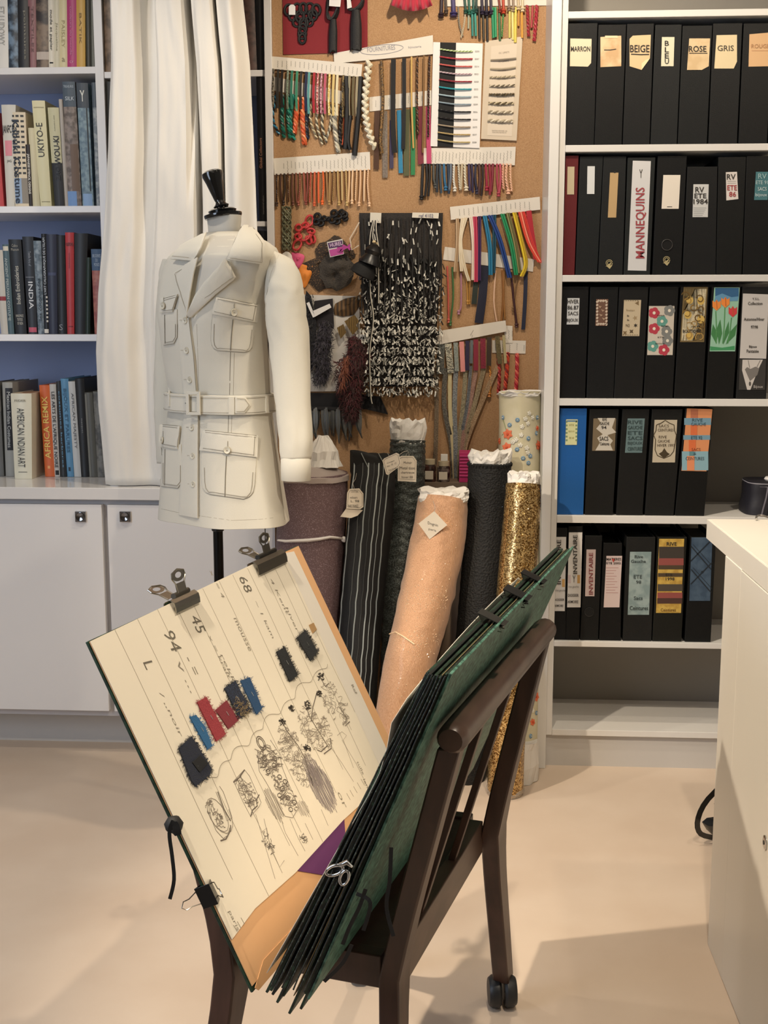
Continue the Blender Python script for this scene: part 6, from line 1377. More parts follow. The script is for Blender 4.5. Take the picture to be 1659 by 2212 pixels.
# pockets
def pocket(pl, pr, fl, fr, btn, mid, seam_=True):
    po, pb = patch('pocket', pl, pr, .001, .0035, CLO, jk, nr=20)
    ins = lambda l, r, k: ([(lerp(a[0], b[0], k), a[1]) for a, b in zip(l, r)], [(lerp(b[0], a[0], k), b[1]) for a, b in zip(l, r)])
    fo, fb = patch('pocket_flap', fl, fr, .0055, .0035, CLO2, jk, nr=8)
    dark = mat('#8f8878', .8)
    # outline stitches, then a dark ribbon painted as the pocket edge's shadow
    w = abs(pr[-2][0]-pl[-2][0])
    d = 5
    def offs(P, s): return [(x+s*d, y) for x, y in P]
    stitch(po, offs(pl[1:-1], 1)+[(pl[-1][0]+d*.6, pl[-1][1]-d), (pr[-1][0]-d*.6, pr[-1][1]-d)]+offs(pr[1:-1], -1)[::-1], pb, m=mat('#8a8272', .8))
    stitch(po, [pl[0]]+list(pl[1:])+list(pr[1:])[::-1], TB, off=.0018, w=.0022, m=dark, name='edge_shadow_line')
    f0, f1, f2, f3 = fl[0], fr[0], fr[-1], fl[-1]
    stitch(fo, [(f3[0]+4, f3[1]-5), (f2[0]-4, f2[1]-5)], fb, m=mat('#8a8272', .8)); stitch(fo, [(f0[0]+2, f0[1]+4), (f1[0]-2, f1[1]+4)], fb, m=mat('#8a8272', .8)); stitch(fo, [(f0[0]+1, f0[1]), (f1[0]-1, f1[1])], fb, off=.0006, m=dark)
    stitch(fo, [(f1[0]-5, f1[1]+2), (f2[0]-5, f2[1]-4)], fb, m=mat('#8a8272', .8))
    stitch(po, mid, pb, w=.0018, m=mat('#6d6658', .8))
    if btn:
        button(fo, btn[0], btn[1], fb); stitch(fo, [(btn[0]+1, btn[1]-20), (btn[0]+1, btn[1]-9)], fb, w=.0014, m=dark)
pocket([(463, 660), (458, 700), (457, 735), (459, 746), (464, 753), (472, 757)], [(555, 672), (549, 712), (546, 740), (543, 751), (537, 758), (528, 761)], [(468, 642), (459, 678)], [(557, 658), (551, 697)], (505, 675), [(503, 690), (500, 725), (498, 757)])
pocket([(351, 668), (351, 700), (352, 735), (355, 745)], [(384, 668), (384, 700), (384, 728), (377, 742)], [(352, 645), (349, 676)], [(387, 636), (377, 674)], (353, 661), [(356, 680), (357, 742)])
pocket([(438, 966), (437, 1010), (438, 1042), (440, 1054), (446, 1063), (456, 1068)], [(553, 978), (551, 1020), (549, 1050), (546, 1064), (538, 1073), (526, 1078)], [(442, 930), (435, 973)], [(555, 941), (553, 988)], (491, 973), [(489, 985), (487, 1030), (486, 1072)])
pocket([(349, 955), (348, 1000), (348, 1040), (350, 1050)], [(393, 960), (395, 1005), (395, 1040), (386, 1054)], [(350, 917), (347, 964)], [(393, 921), (388, 970)], (352, 951), [(357, 970), (356, 1048)])
for x, y in ((404, 692), (407, 757), (414, 820), (419, 924), (421, 985), (422, 1046)):
    button(jk, x, y, None, .006, .0078); stitch(jk, [(x-13, y-1), (x-8, y-1)], off=.0058, m=mat('#a39a86', .8))
# seams
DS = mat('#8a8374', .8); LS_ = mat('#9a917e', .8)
stitch(jk, [(498, 760), (496, 853)], m=mat('#6d6658', .8), w=.0014); stitch(jk, [(506, 762), (504, 853)], m=LS_)
stitch(jk, [(494, 898), (493, 934)], m=mat('#6d6658', .8), w=.0014); stitch(jk, [(501, 898), (500, 936)], m=LS_)
stitch(jk, [(574, 690), (577, 760), (581, 856)], m=mat('#7a7364', .8), w=.0014); stitch(jk, [(583, 898), (596, 990), (614, 1123)], m=mat('#7a7364', .8), w=.0014)
stitch(jk, [(426, 700), (428, 770), (430, 842)], m=LS_) 
stitch(jk, [(345, 1098), (380, 1106), (430, 1114), (500, 1124), (560, 1122), (620, 1115)], m=LS_, per=8, w=.0008)
stitch(jk, [(602, 552), (586, 590), (576, 640), (574, 684)], SB, m=LS_)
# belt
def belt_ring(y, inf):
    q = level(y); return body_ring(q[0], q[1], q[2], inf=inf, bump=0)
bl_ = thing('belt', 'matching cream belt with square covered buckle round the jacket waist', 'belt', PY(480, 872, YM))
BTr = [belt_ring(y, i) for y, i in ((848, .003), (849, .0085), (868, .0095), (887, .0085), (888, .003))]
mbB = MB().loft(BTr, True, False); BB = bvh_of(mbB); build('strap', mbB, CLO2, bl_, smooth=40)
for dy in (853, 883):
    r = belt_ring(dy, .0098); build('topstitch', MB().tube([r[j] for j in range(64)], .0005, 4, loop=True), mat('#8a8272', .8), bl_)
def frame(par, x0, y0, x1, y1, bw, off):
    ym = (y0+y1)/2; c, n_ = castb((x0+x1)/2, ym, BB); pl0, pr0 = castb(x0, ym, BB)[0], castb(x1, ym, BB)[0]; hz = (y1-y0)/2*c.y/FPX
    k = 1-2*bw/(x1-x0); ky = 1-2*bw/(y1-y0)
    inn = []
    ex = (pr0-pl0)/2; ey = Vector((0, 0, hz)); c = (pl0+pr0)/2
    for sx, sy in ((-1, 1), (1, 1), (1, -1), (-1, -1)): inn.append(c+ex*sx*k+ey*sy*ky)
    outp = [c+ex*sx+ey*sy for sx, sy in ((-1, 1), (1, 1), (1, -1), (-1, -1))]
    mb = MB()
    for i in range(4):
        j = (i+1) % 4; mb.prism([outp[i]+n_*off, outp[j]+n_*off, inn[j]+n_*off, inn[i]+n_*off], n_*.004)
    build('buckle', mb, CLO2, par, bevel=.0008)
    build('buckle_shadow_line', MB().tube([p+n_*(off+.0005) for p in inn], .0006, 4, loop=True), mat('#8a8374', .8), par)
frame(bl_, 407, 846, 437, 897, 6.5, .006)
patch('belt_tip', [(508, 857), (508, 893)], [(530, 858), (542, 875), (528, 893)], .001, .0025, CLO2, bl_, nr=8, nc=8, bv=BB)
stitch(bl_, [(511, 861), (528, 862), (537, 875), (526, 889), (511, 889)], BB, off=.0042, m=mat('#a39a86', .8))
for x in (401, 426):
    a, n_ = castb(x, 871, BB); build('eyelet', MB().lathe([(.0014, 0), (.0014, .0006)], a+n_*.0003, n_, 10), mat('#5a5448', .6), bl_)
for x0, x1, ya, yb in ((494, 506, 850, 896), (573, 580, 856, 899), (364, 368, 838, 878)):
    patch('belt_loop', [(x0, ya), (x0, yb)], [(x1, ya), (x1, yb)], .001, .003, CLO2, jk, nr=6, nc=2, bv=BB)
# ================================================================== PORTFOLIO RACK ON CASTERS
SV = ray(1710, 690); SV.z = 0; SV.normalize()          # direction of the rack's long side
GV = Vector((SV.y, -SV.x, 0))                          # to its right
def RK(c, s, z): return SV*s+GV*c+Vector((0, 0, z))
def cs(p): return (p.dot(GV), p.dot(SV), p.z)
WOOD = mat('#3b2820', .38, bump=.25, scale=40, col2='#4a332a', stretch=(1, 1, .15), lo=.35, hi=.65, detail=5)
WOOD_LIT = mat('#4a3830', .34, bump=.2, scale=40, col2='#5a463c', stretch=(1, .2, 1), lo=.35, hi=.65)  # same wood for the rails, with the light on them put into its colour
rk = thing('portfolio_rack', 'dark wooden V-shaped slatted rack on black casters holding the open portfolio', 'rack', RK(-.58, 1.75, 0))
TN, TF = cs(PZ(975, 1590, .82)), cs(PZ(1178, 1352, .82))       # rail ends
EN, EF = cs(PZ(842, 2100, .43)), cs(PZ(1062, 1790, .43))
FF = cs(PZ(1086, 2168, .0))
def boom(name, top, elb, foot, w0, w1, w2, th, par):
    """boomerang post: loft of rectangular sections; w along s, th along g"""
    pts = [Vector(top), Vector(elb), Vector(foot)]; n = 22; rings = []
    for i in range(n+1):
        f = i/n
        if f < .5: t = f*2; c = pts[0].lerp(pts[1], t); w = lerp(w0, w1, t)
        else: t = (f-.5)*2; c = pts[1].lerp(pts[2], t); w = lerp(w1, w2, t)
        # round the knee
        k = math.exp(-((f-.5)/.09)**2); m_ = (pts[0].lerp(pts[1], .84)+pts[1].lerp(pts[2], .16))/2; c = c.lerp(m_, .5*k)
        w += .012*k
        rings.append([RK(c.x+dx*th/2, c.y+dy*w/2, c.z) for dx, dy in ((-1, -1), (1, -1), (1, 1), (-1, 1))])
    return build(name, MB().loft(rings), WOOD, par, bevel=.003, smooth=40)
# right side: near and far posts
zf = .055
boom('leg', (TN[0]-.005, TN[1]+.022, .80), (EN[0], EN[1]+.012, .43), (EN[0]+.045, EN[1]-.10, zf), .034, .046, .04, .030, rk)
boom('leg', (TF[0]-.005, TF[1]-.022, .80), (EF[0], EF[1], .43), (FF[0], FF[1]+.0, zf), .036, .060, .044, .032, rk)
# left side, mostly behind the portfolio
LC = -.722; LT = -.80
boom('leg', (LT, 1.475, .70), (LC, EN[1]-.01, .41), (LC-.045, EN[1]-.11, zf), .034, .06, .04, .034, rk)
boom('leg', (LT, TF[1]-.02, .70), (LC, EF[1], .41), (LC-.045, FF[1], zf), .034, .05, .034, .030, rk)
def rail(name, a, b, r, par, m, flat=.8, ext=.0):
    A_, B_ = RK(*a), RK(*b); d = (B_-A_).normalized(); A_ -= d*ext; B_ += d*ext
    L = (B_-A_).length; pts = [A_, A_+d*.006, A_+d*.02, B_-d*.02, B_-d*.006, B_]
    return build(name, MB().tube(pts, [r*.75, r*.95, r, r, r*.95, r*.75], 16, flat=flat, up=(0, 0, 1)), m, par, smooth=50)
rail('top_rail', (TN[0], TN[1]+.0, .815), (TF[0], TF[1], .815), .021, rk, WOOD_LIT, .95, .004)
rail('top_rail', (LT, TN[1]+.02, .70), (LT, TF[1], .70), .018, rk, WOOD_LIT, .9)
def bar(name, corners_a, corners_b, par, m=WOOD, bev=.002):
    return build(name, MB().loft([[RK(*c) for c in corners_a], [RK(*c) for c in corners_b]]), m, par, bevel=bev)
def sq(c, s, z, w, h, slant=0): return [(c-w/2+slant, s, z+h/2), (c+w/2+slant, s, z+h/2), (c+w/2-slant, s, z-h/2), (c-w/2-slant, s, z-h/2)]
for c in (EN[0], LC):
    bar('side_rail', sq(c, EN[1]+.03, .422, .024, .06), sq(c, EF[1]-.02, .422, .024, .06), rk, WOOD_LIT if c == EN[0] else WOOD)
for s in (EN[1]+.012, EF[1]-.005):
    build('end_rail', MB().loft([[RK(c, s-.012, .402), RK(c, s+.012, .402), RK(c, s+.012, .452), RK(c, s-.012, .452)] for c in (LC+.015, EN[0]-.013)]), WOOD, rk, bevel=.002)
build('bottom_panel', MB().prism([RK(LC+.013, EN[1]+.026, .448), RK(EN[0]-.0135, EN[1]+.026, .448), RK(EN[0]-.0135, EF[1]-.02, .448), RK(LC+.013, EF[1]-.02, .448)], (0, 0, -.008)), WOOD, rk)
for k in range(2):
    s = lerp(TN[1], TF[1], (k+1.12)/3.1)
    bar('slat', [(TN[0]-.008, s-.008, .81), (TN[0]+.004, s-.008, .81), (TN[0]+.004, s+.008, .81), (TN[0]-.008, s+.008, .81)], [(EN[0]-.006, s-.008+.02, .45), (EN[0]+.006, s-.008+.02, .45), (EN[0]+.006, s+.008+.02, .45), (EN[0]-.006, s+.008+.02, .45)], rk, WOOD, .001)
    bar('slat', [(LT-.006, s-.008, .69), (LT+.006, s-.008, .69), (LT+.006, s+.008, .69), (LT-.006, s+.008, .69)], [(LC-.006, s-.008, .44), (LC+.006, s-.008, .44), (LC+.006, s+.008, .44), (LC-.006, s+.008, .44)], rk, WOOD, .001)
RUB = mat('#1b1c1e', .45)
for c, s in ((FF[0], FF[1]), (LC-.045, FF[1]), (EN[0]+.045, EN[1]-.10), (LC-.045, EN[1]-.11)):
    p = RK(c, s, 0)
    cs_ = build('caster', MB().lathe([(.012, .05), (.016, .064), (.010, .072)], p, (0, 0, 1), 16), RUB, rk, smooth=40)
    for sgn in (-1, 1):
        d = (SV*.35+GV*.9).normalized()
        build('wheel', MB().lathe([(.006, .003), (.027, .003), (.0315, .008), (.0315, .020), (.026, .027), (.008, .028)], p+Vector((0, 0, .0318))+SV*-.008+d*0, d*sgn, 24), RUB, cs_, smooth=40)
    build('hood', MB().lathe([(.029, -.010), (.030, -.006), (.030, .006), (.029, .010)], p+Vector((0, 0, .031))+SV*-.006, d, 24), RUB, cs_, smooth=40) if False else None
# ================================================================== THE OPEN PORTFOLIO
A_ = PZ(548, 2143, .455)
def onplane(s0, px, py):      # point of the pixel ray with given s coordinate
    r = ray(px, py); t = (s0-CP.dot(SV))/r.dot(SV); return CP+r*t
S0 = A_.dot(SV)
Bp = onplane(S0, 190, 1385); e2 = (A_-Bp); L2 = e2.length; e2.normalize(); e1 = SV.copy()
Nn = e1.cross(e2); Nn = Nn if Nn.dot(CP-Bp) > 0 else -Nn; Nn.normalize()
Cp = PP(640, 1170, Bp, Nn); L1 = (Cp-Bp).dot(e1)
def LF(px, py, off=0.0): return PP(px, py, Bp, Nn)+Nn*off
def LU(u, v, off=0.0): return Bp+e1*(u*L1)+e2*(v*L2)+Nn*off
GRN = mat('#1f4438', .5, bump=.4, scale=110, col2='#5f8d7c', kind='noise', lo=.36, hi=.68, detail=9)
GRND = mat('#10201a', .45, bump=.3, scale=80, col2='#22402f', lo=.4, hi=.62, detail=8)
EDG = mat('#101512', .6, bump=.3, scale=300, col2='#5a6a60', lo=.55, hi=.75)
pf_ = thing('portfolio', 'large open marbled green portfolio standing in the rack, sketches clipped inside', 'portfolio', A_)
build('front_cover', MB().prism([LU(0, 0, -.005), LU(1, 0, -.005), LU(1, 1, -.005), LU(0, 1, -.005)], Nn*.004), GRND, pf_, bevel=.0008)
build('mount_board', MB().prism([LU(.002, .003, 0), LU(.998, .003, 0), LU(.998, .985, 0), LU(.002, .985, 0)], Nn*.0012), mat('#d9aa7c', .7), pf_)
build('inner_flap', MB().prism([LF(*p, .0015) for p in ((728, 1900), (566, 2075), (548, 2135), (556, 2140), (760, 1900))], Nn*.001), mat('#c99a6c', .7), pf_)
PAPER = mat('#e4dccb', .75); PAPW = mat('#ded8ce', .7)
pw_ = build('white_sheet', MB().prism([LF(*p, .0016) for p in ((560, 1206), (633, 1192), (688, 1308), (829, 1610), (841, 1638), (824, 1668), (790, 1700), (640, 1500))], Nn*.0007), PAPW, pf_)
sheet_pts = [(191, 1387), (606, 1190), (610, 1200), (822, 1668), (790, 1726), (739, 1772), (635, 1886), (547, 1964), (497, 2031)]
ps_ = build('sketch_sheet', MB().prism([LF(*p, .0026) for p in sheet_pts], Nn*.0007), PAPER, pf_)
build('purple_paper', MB().prism([LF(*p, .0016) for p in ((741, 1768), (750, 1900), (640, 1882), (700, 1800))], Nn*.0009), mat('#5f2a63', .75), pf_)
OF = .0035
def strokes(par, name, lst, col, w=.0010, off=OF):
    mb = MB()
    for s in lst:
        if len(s) > 1: mb.ribbon([LF(x, y, off) for x, y in s], w, Nn, .00015)
    return build(name, mb, mat(col, .8), par)
# ruled pencil lines run down the sheet
rl = []
for u, v0, v1 in ((.085, .0, .985), (.17, 0, .97), (.25, 0, .95), (.32, .02, .90), (.385, 0, .9), (.45, 0, .86), (.53, 0, .80), (.60, 0, .78), (.68, 0, .74), (.745, 0, .70), (.81, 0, .66), (.87, 0, .62)):
    mb = []
    for k in range(9):
        v = lerp(v0, v1, k/8); mb.append(pix(LU(u+.002*math.sin(k), v)))
    rl.append([p for p in mb if (p[1] < 2025-(p[0]-497)*1.02 or p[0] < 497)])
strokes(ps_, 'ruled_lines', rl, '#a09684', .0007)
# handwriting, reading down the sheet
def sheet_text(txt, px, py, hgt, ln, col='#4a4640', bold=0.0, name='handwriting', ang=0.0, flip=1):
    c = LF(px, py); mb = MB(); d = e2*math.cos(ang)+e1*math.sin(ang); upv = e1*math.cos(ang)-e2*math.sin(ang)
    if flip < 0: d = -d; upv = -upv
    bl = c-d*ln/2-upv*hgt/2; put_text(mb, txt, bl+upv*hgt, bl+upv*hgt+d*ln, bl, Nn, off=OF, bold=bold, shear=.15)
    build(name, mb, mat(col, .8), ps_)
sheet_text('68', 527, 1264, .026, .030, '#6a6458'); sheet_text('45', 424, 1350, .026, .030, '#6a6458'); sheet_text('94', 369, 1387, .028, .032, '#6a6458'); sheet_text('L', 317, 1437, .022, .012, '#6a6458')
for txt, x, y, l in (('4 Kent', 600, 1290, .07), ('hiver', 628, 1340, .05), ('~ 1 kam', 568, 1340, .07), ('mousse', 520, 1372, .06), ('x  = 4', 465, 1263, .05), ('x = kraft', 470, 1420, .075), ('rekka', 492, 1452, .06), ('- =', 412, 1440, .03), ('v ...', 396, 1465, .05), ('/ ,,noir', 365, 1545, .07), ('Ref', 762, 1490, .02), ('tulle', 775, 1660, .025), ('or', 735, 1730, .03), ('paris', 500, 1990, .03), ('lame', 790, 1700, .03)):
    sheet_text(txt, x, y, .009, l, '#8a8274')
# wavy line
wl = []
for k in range(90):
    t = k/89; x = lerp(704, 432, t); y = lerp(1432, 1700, t); q = math.sin(t*50)*5+math.sin(t*23)*4
    wl.append((x+q*.75, y+q*.6+4*math.cos(t*50)))
strokes(ps_, 'wavy_line', [wl], '#8d8474', .0008)
# figure drawings
rs = random.Random(21)
DIRS = Vector((.45, .89)); PERP = Vector((.89, -.45))
def scrib(cx, cy, a, b, n, step, ang=0.0, m=9, jit=1.0):
    """n scribbles inside an ellipse with long axis (b) along the figure's direction"""
    out = []
    for _ in range(n):
        q = rs.random()*6.28; r = rs.random()**.5; u, v = a*r*math.cos(q), b*r*math.sin(q); an = rs.random()*6.28; s = []
        for k in range(m):
            s.append((cx+PERP.x*u+DIRS.x*v, cy+PERP.y*u+DIRS.y*v)); an += rs.gauss(0, .9)*jit; u += math.cos(an)*step; v += math.sin(an)*step
            if (u/a)**2+(v/b)**2 > 1.1: an += 2.2
        out.append(s)
    return out
def hatch(cx, cy, a, b, n, ang=0.0):
    out = []
    for k in range(n):
        u = lerp(-a, a, k/(n-1)); h_ = b*math.sqrt(max(0, 1-(u/a)**2))
        out.append([(cx+PERP.x*(u+rs.gauss(0, .6))+DIRS.x*v, cy+PERP.y*(u+rs.gauss(0, .6))+DIRS.y*v) for v in (-h_*rs.uniform(.7, 1), -h_*.3, h_*.3, h_*rs.uniform(.7, 1.1))])
    return out
def loop(cx, cy, a, b, ph=0, n=14): return [(cx+PERP.x*a*math.cos(k*6.283/n+ph)+DIRS.x*b*math.sin(k*6.283/n+ph), cy+PERP.y*a*math.cos(k*6.283/n+ph)+DIRS.y*b*math.sin(k*6.283/n+ph)) for k in range(n+1)]
fig = []
# 1: rounded figure with wavy outline, left
strokes(ps_, 'figure_drawing', [loop(466, 1762, 17, 40), loop(470, 1760, 22, 46)[:9], [(462, 1712), (476, 1745), (486, 1775), (497, 1768), (490, 1745), (478, 1712), (470, 1700)], [(452, 1728), (447, 1745), (452, 1770), (462, 1795), (478, 1813), (488, 1806), (492, 1790)]]+scrib(458, 1760, 12, 34, 26, 2.4), '#8a8074', .0010)
strokes(ps_, 'figure_drawing', [[(466, 1712), (480, 1750), (494, 1775)], [(472, 1818), (484, 1814), (493, 1796), (494, 1784)]], '#6a6056', .0022)
# 2: rectangular patterned figure
strokes(ps_, 'figure_drawing', [[(500, 1690), (524, 1664), (535, 1678), (560, 1735), (555, 1745), (537, 1765), (520, 1732), (503, 1695)], [(514, 1676), (548, 1750)], [(508, 1682), (542, 1758)]]+scrib(528, 1712, 14, 42, 40, 2.6), '#857b70', .0009)
strokes(ps_, 'figure_drawing', [[(500, 1692), (512, 1682), (524, 1665)], [(537, 1766), (541, 1752), (552, 1742), (549, 1730), (556, 1718)]], '#6a6056', .0020)
# 3: long spotted figure with looped head
strokes(ps_, 'figure_drawing', [loop(560, 1607, 8, 16), loop(560, 1607, 5, 11)], '#6a6056', .0018)
strokes(ps_, 'figure_drawing', scrib(578, 1645, 24, 36, 70, 2.6)+scrib(612, 1715, 15, 42, 46, 2.6)+[[(552, 1622), (556, 1668), (570, 1690), (598, 1740), (612, 1765), (628, 1768), (642, 1745), (622, 1700), (606, 1660), (600, 1630), (580, 1600)]], '#7c7268', .0010)
for cx, cy in ((568, 1640), (588, 1655), (575, 1668), (600, 1680), (590, 1640), (606, 1705), (618, 1725), (632, 1735), (624, 1750), (600, 1720), (612, 1690)): fig.append(loop(cx, cy, 4.2, 5))
strokes(ps_, 'figure_drawing', fig, '#5c534a', .0014)
# 4: the large seated group
strokes(ps_, 'figure_drawing', scrib(640, 1640, 26, 66, 90, 3.2)+scrib(676, 1575, 30, 50, 80, 3.2)+scrib(720, 1520, 20, 48, 42, 3.2)+scrib(612, 1590, 12, 26, 20, 3), '#948a7e', .0008)
strokes(ps_, 'figure_drawing', hatch(690, 1700, 22, 62, 36)+hatch(672, 1665, 16, 44, 20), '#8f8585', .0013)
strokes(ps_, 'figure_drawing', [[(606, 1560), (615, 1580), (640, 1612), (655, 1640)], [(656, 1520), (664, 1548), (690, 1590), (704, 1612)], [(686, 1462), (700, 1485), (706, 1478)], [(680, 1500), (672, 1530), (668, 1560)], [(730, 1530), (745, 1552), (742, 1570), (752, 1560)], [(655, 1640), (672, 1700), (668, 1680)], [(704, 1612), (690, 1625), (682, 1622)], [(710, 1596), (712, 1618), (696, 1630)]], '#6a6056', .0020)
for cx, cy, r in ((606, 1562, 6), (660, 1525, 7), (690, 1463, 6), (626, 1532, 5), (686, 1500, 5), (660, 1618, 6)):
    strokes(ps_, 'figure_drawing', scrib(cx, cy, r, r*1.3, 12, 1.8), '#3c3630', .0014)
# 5: legs, skirts, faint lines
strokes(ps_, 'figure_drawing', hatch(588, 1740, 13, 42, 18)+hatch(650, 1748, 12, 22, 12)+[[(548, 1760), (566, 1820), (575, 1850), (590, 1900)], [(560, 1800), (572, 1790), (578, 1826), (588, 1840)], [(600, 1760), (612, 1800), (640, 1850)], [(622, 1770), (640, 1812), (655, 1840)], [(566, 1770), (580, 1830), (600, 1875), (610, 1860)], [(700, 1600), (735, 1650), (760, 1690)], [(735, 1600), (765, 1650), (790, 1700)], [(655, 1780), (672, 1815)], [(690, 1750), (705, 1785)], [(725, 1590), (735, 1582), (745, 1590), (738, 1600), (760, 1660)], [(742, 1560), (770, 1620), (786, 1655)]], '#a0968a', .0009)
strokes(ps_, 'figure_drawing', scrib(578, 1825, 10, 26, 14, 2.4)+scrib(650, 1812, 6, 18, 8, 2.4)+scrib(770, 1500, 6, 16, 0, 2), '#6f675e', .0009)
# faint table of notes at the sheet edge
strokes(ps_, 'margin_notes', [[(x, y), (x+8, y+14)] for x, y in ((745, 1715), (752, 1708), (760, 1700), (768, 1692), (776, 1684), (500, 2000), (508, 1992), (516, 1984))], '#9a9080', .001)
# fabric swatches
def swatch(pts, col, fray, col2=None, name='fabric_swatch', off=OF+.0005, th=.0012, inner=None):
    o = build(name, MB().prism([LF(x, y, off) for x, y in pts], Nn*th), mat(col, .9, bump=.5, scale=600, col2=col2, lo=.4, hi=.6), ps_)
    mb = MB(); n = len(pts)
    for i in range(n):
        a, b = pts[i], pts[(i+1) % n]; L = math.dist(a, b)
        for k in range(int(L*fray)):
            t = rs.random(); x, y = lerp(a[0], b[0], t), lerp(a[1], b[1], t); dx, dy = (b[1]-a[1])/L, -(b[0]-a[0])/L; l = rs.uniform(1, 5.5)
            mb.ribbon([LF(x, y, off+.0005), LF(x+dx*l*.5+rs.gauss(0, .6), y+dy*l*.5+rs.gauss(0, .6), off+.001), LF(x+dx*l+rs.gauss(0, 1.5), y+dy*l+rs.gauss(0, 1.5), off+.0012)], .0006, Nn, .0002)
    if mb.v: f_ = build('frayed_threads', mb, mat(col, .9), o); f_['kind'] = 'stuff'
    # staples
    cx, cy = sum(p[0] for p in pts)/n, sum(p[1] for p in pts)/n
    build('staple', MB().tube([LF(cx-3, cy-7, off+th+.0005), LF(cx+2, cy+2, off+th+.0008)], .0004, 4), mat('#b9bcc0', .3, 1.0), o)
    return o
swatch([(380, 1619), (408, 1593), (451, 1662), (448, 1675), (417, 1701), (408, 1690)], '#20242e', .9, '#1a2238')
build('fabric_swatch', MB().prism([LF(*p, OF+.002) for p in ((408, 1650), (425, 1634), (442, 1652), (424, 1671))], Nn*.0008), mat('#14161b', .9), ps_)
swatch([(404, 1551), (417, 1547), (437, 1572), (453, 1614), (443, 1621)], '#2a5f8c', .6)
swatch([(420, 1519), (440, 1508), (482, 1588), (462, 1604)], '#8a2c36', .6, '#9a3a42')
swatch([(460, 1536), (484, 1515), (510, 1558), (488, 1577)], '#7a2c36', .3)
swatch([(479, 1489), (503, 1473), (536, 1536), (512, 1554)], '#15171c', 1.0, '#2a3650')
strokes(ps_, 'lace_threads', scrib(515, 1530, 12, 22, 26, 3), '#7d6c50', .0007, OF+.003)
swatch([(514, 1473), (534, 1465), (561, 1532), (549, 1546)], '#23466c', .5)
swatch([(592, 1410), (610, 1400), (638, 1460), (621, 1475)], '#17181a', .9, '#24282c')
swatch([(637, 1380), (655, 1363), (681, 1410), (666, 1430)], '#1b1c1e', 1.2, '#2b2f33')
build('tan_patch', MB().prism([LF(*p, OF+.0005) for p in ((663, 1352), (673, 1347), (680, 1362), (671, 1370))], Nn*.0008), mat('#a8865c', .8), ps_)
# ---- right-hand stack of boards
def B2(c0, c1, s0, s1, z0, z1, th, m, name='board', par=pf_, lab=None, bev=.0006):
    """board from bottom (c0,z0) to top (c1,z1)"""
    d = Vector((c1-c0, 0, z1-z0)).normalized(); nx, nz = -d.z*th, d.x*th
    f = [(c0, z0), (c1, z1), (c1+nx, z1+nz), (c0+nx, z0+nz)]
    return build(name, MB().loft([[RK(c, s0, z) for c, z in f], [RK(c, s1, z) for c, z in f]]), m, par, bevel=bev, label=lab)
A2 = cs(onplane(S0-.005, 668, 2160)); T2 = cs(onplane(S0-.005, 976, 1457)); T2f = PP(1230, 1203, RK(*T2), Vector((GV*(T2[2]-A2[2])-Vector((0, 0, 1))*(T2[0]-A2[0])).normalized()))
S1 = cs(T2f)[1]
CREAMB = mat('#8a8468', .6, bump=.3, scale=200, col2='#2f6b52', lo=.45, hi=.55)
B2(A2[0], T2[0], S0-.005, S1, A2[2], T2[2], .0035, GRN, 'back_cover', lab='green marbled back cover')
nb = 9
for k in range(nb):
    f = (k+1)/nb; c0 = lerp(A2[0], cs(A_)[0]+.018, f); c1 = T2[0]-.0034*(k+1)-.001
    m = [GRND, mat('#141a17', .5, bump=.3, scale=120, col2='#2c4a3a', lo=.5, hi=.66), mat('#0f1412', .6), GRND][k % 4]
    if k == 2: m = mat('#7a6a4a', .7)
    ds = rs.uniform(-.008, .008); dz = rs.uniform(-.006, .004)
    B2(c0, c1, S0-.002+ds, S1-.01+ds*.5, lerp(A2[2], A_.z+.0, f)+dz+(-.02 if k in (1, 3) else 0), T2[2]+dz*.6-.004, .0036 if k != 2 else .0012, m)
# pale sheet standing out of the stack
rows = []
for i in range(13):
    v = i/12; row = []
    for j in range(9):
        u = j/8; c = lerp(cs(A_)[0]+.024, T2[0]-.034, v)-.024*math.exp(-((v-.95)/.13)**2)*(1-.5*u)
        row.append(RK(c, lerp(S0-.010, S1-.28, u), lerp(A2[2]+.03, T2[2]-.004-.03*(1-u)**2, v)))
    rows.append(row)
build('loose_sheet', MB().grid(rows), mat('#e2dccf', .7), pf_, smooth=True, solid=.0008)
# marbled edge strips along the near edge of the boards
for k in range(7):
    f = (k+.5)/7; c0 = lerp(A2[0]-.006, cs(A_)[0]+.020, f); c1 = T2[0]-.0040*(k+1)-.002
    d = Vector((c1-c0, 0, T2[2]-A2[2])); pts = []
    for i in range(26):
        t = .035+.965*i/25; pts.append(RK(c0+(c1-c0)*t+rs.uniform(-.0006, .0006), S0-.014, A2[2]+(T2[2]-A2[2])*t))
    mbx = MB().tube(pts, .0012, 5); build('worn_edge', mbx, EDG, pf_, smooth=True)
# black tie ribbons
TIE = mat('#0f0f10', .7)
def tie(pts, off_s=0.0, w=.005):
    P = [onplane(S0-.02-off_s, x, y) for x, y in smooth_path(pts, 5)]
    build('tie_ribbon', MB().ribbon(P, w, -SV+GV*.3, .0006), TIE, pf_)
tie([(374, 1772), (366, 1800), (372, 1850), (376, 1900), (367, 1942)], 0, .005)
tie([(376, 1790), (384, 1800), (378, 1780), (372, 1790)], 0, .010)
tie([(790, 1920), (776, 1960), (756, 2000), (740, 2040)]); tie([(845, 1830), (842, 1900), (835, 1960), (850, 2022)]); tie([(770, 1930), (800, 1950), (785, 2010)]); tie([(760, 2040), (740, 2080), (700, 2120)])
build('tie_knot', MB().lathe([(.002, 0), (.011, .006), (.013, .014), (.008, .022), (.002, .024)], onplane(S0, 376, 1800), (0, 0, 1), 12), TIE, pf_, smooth=True)
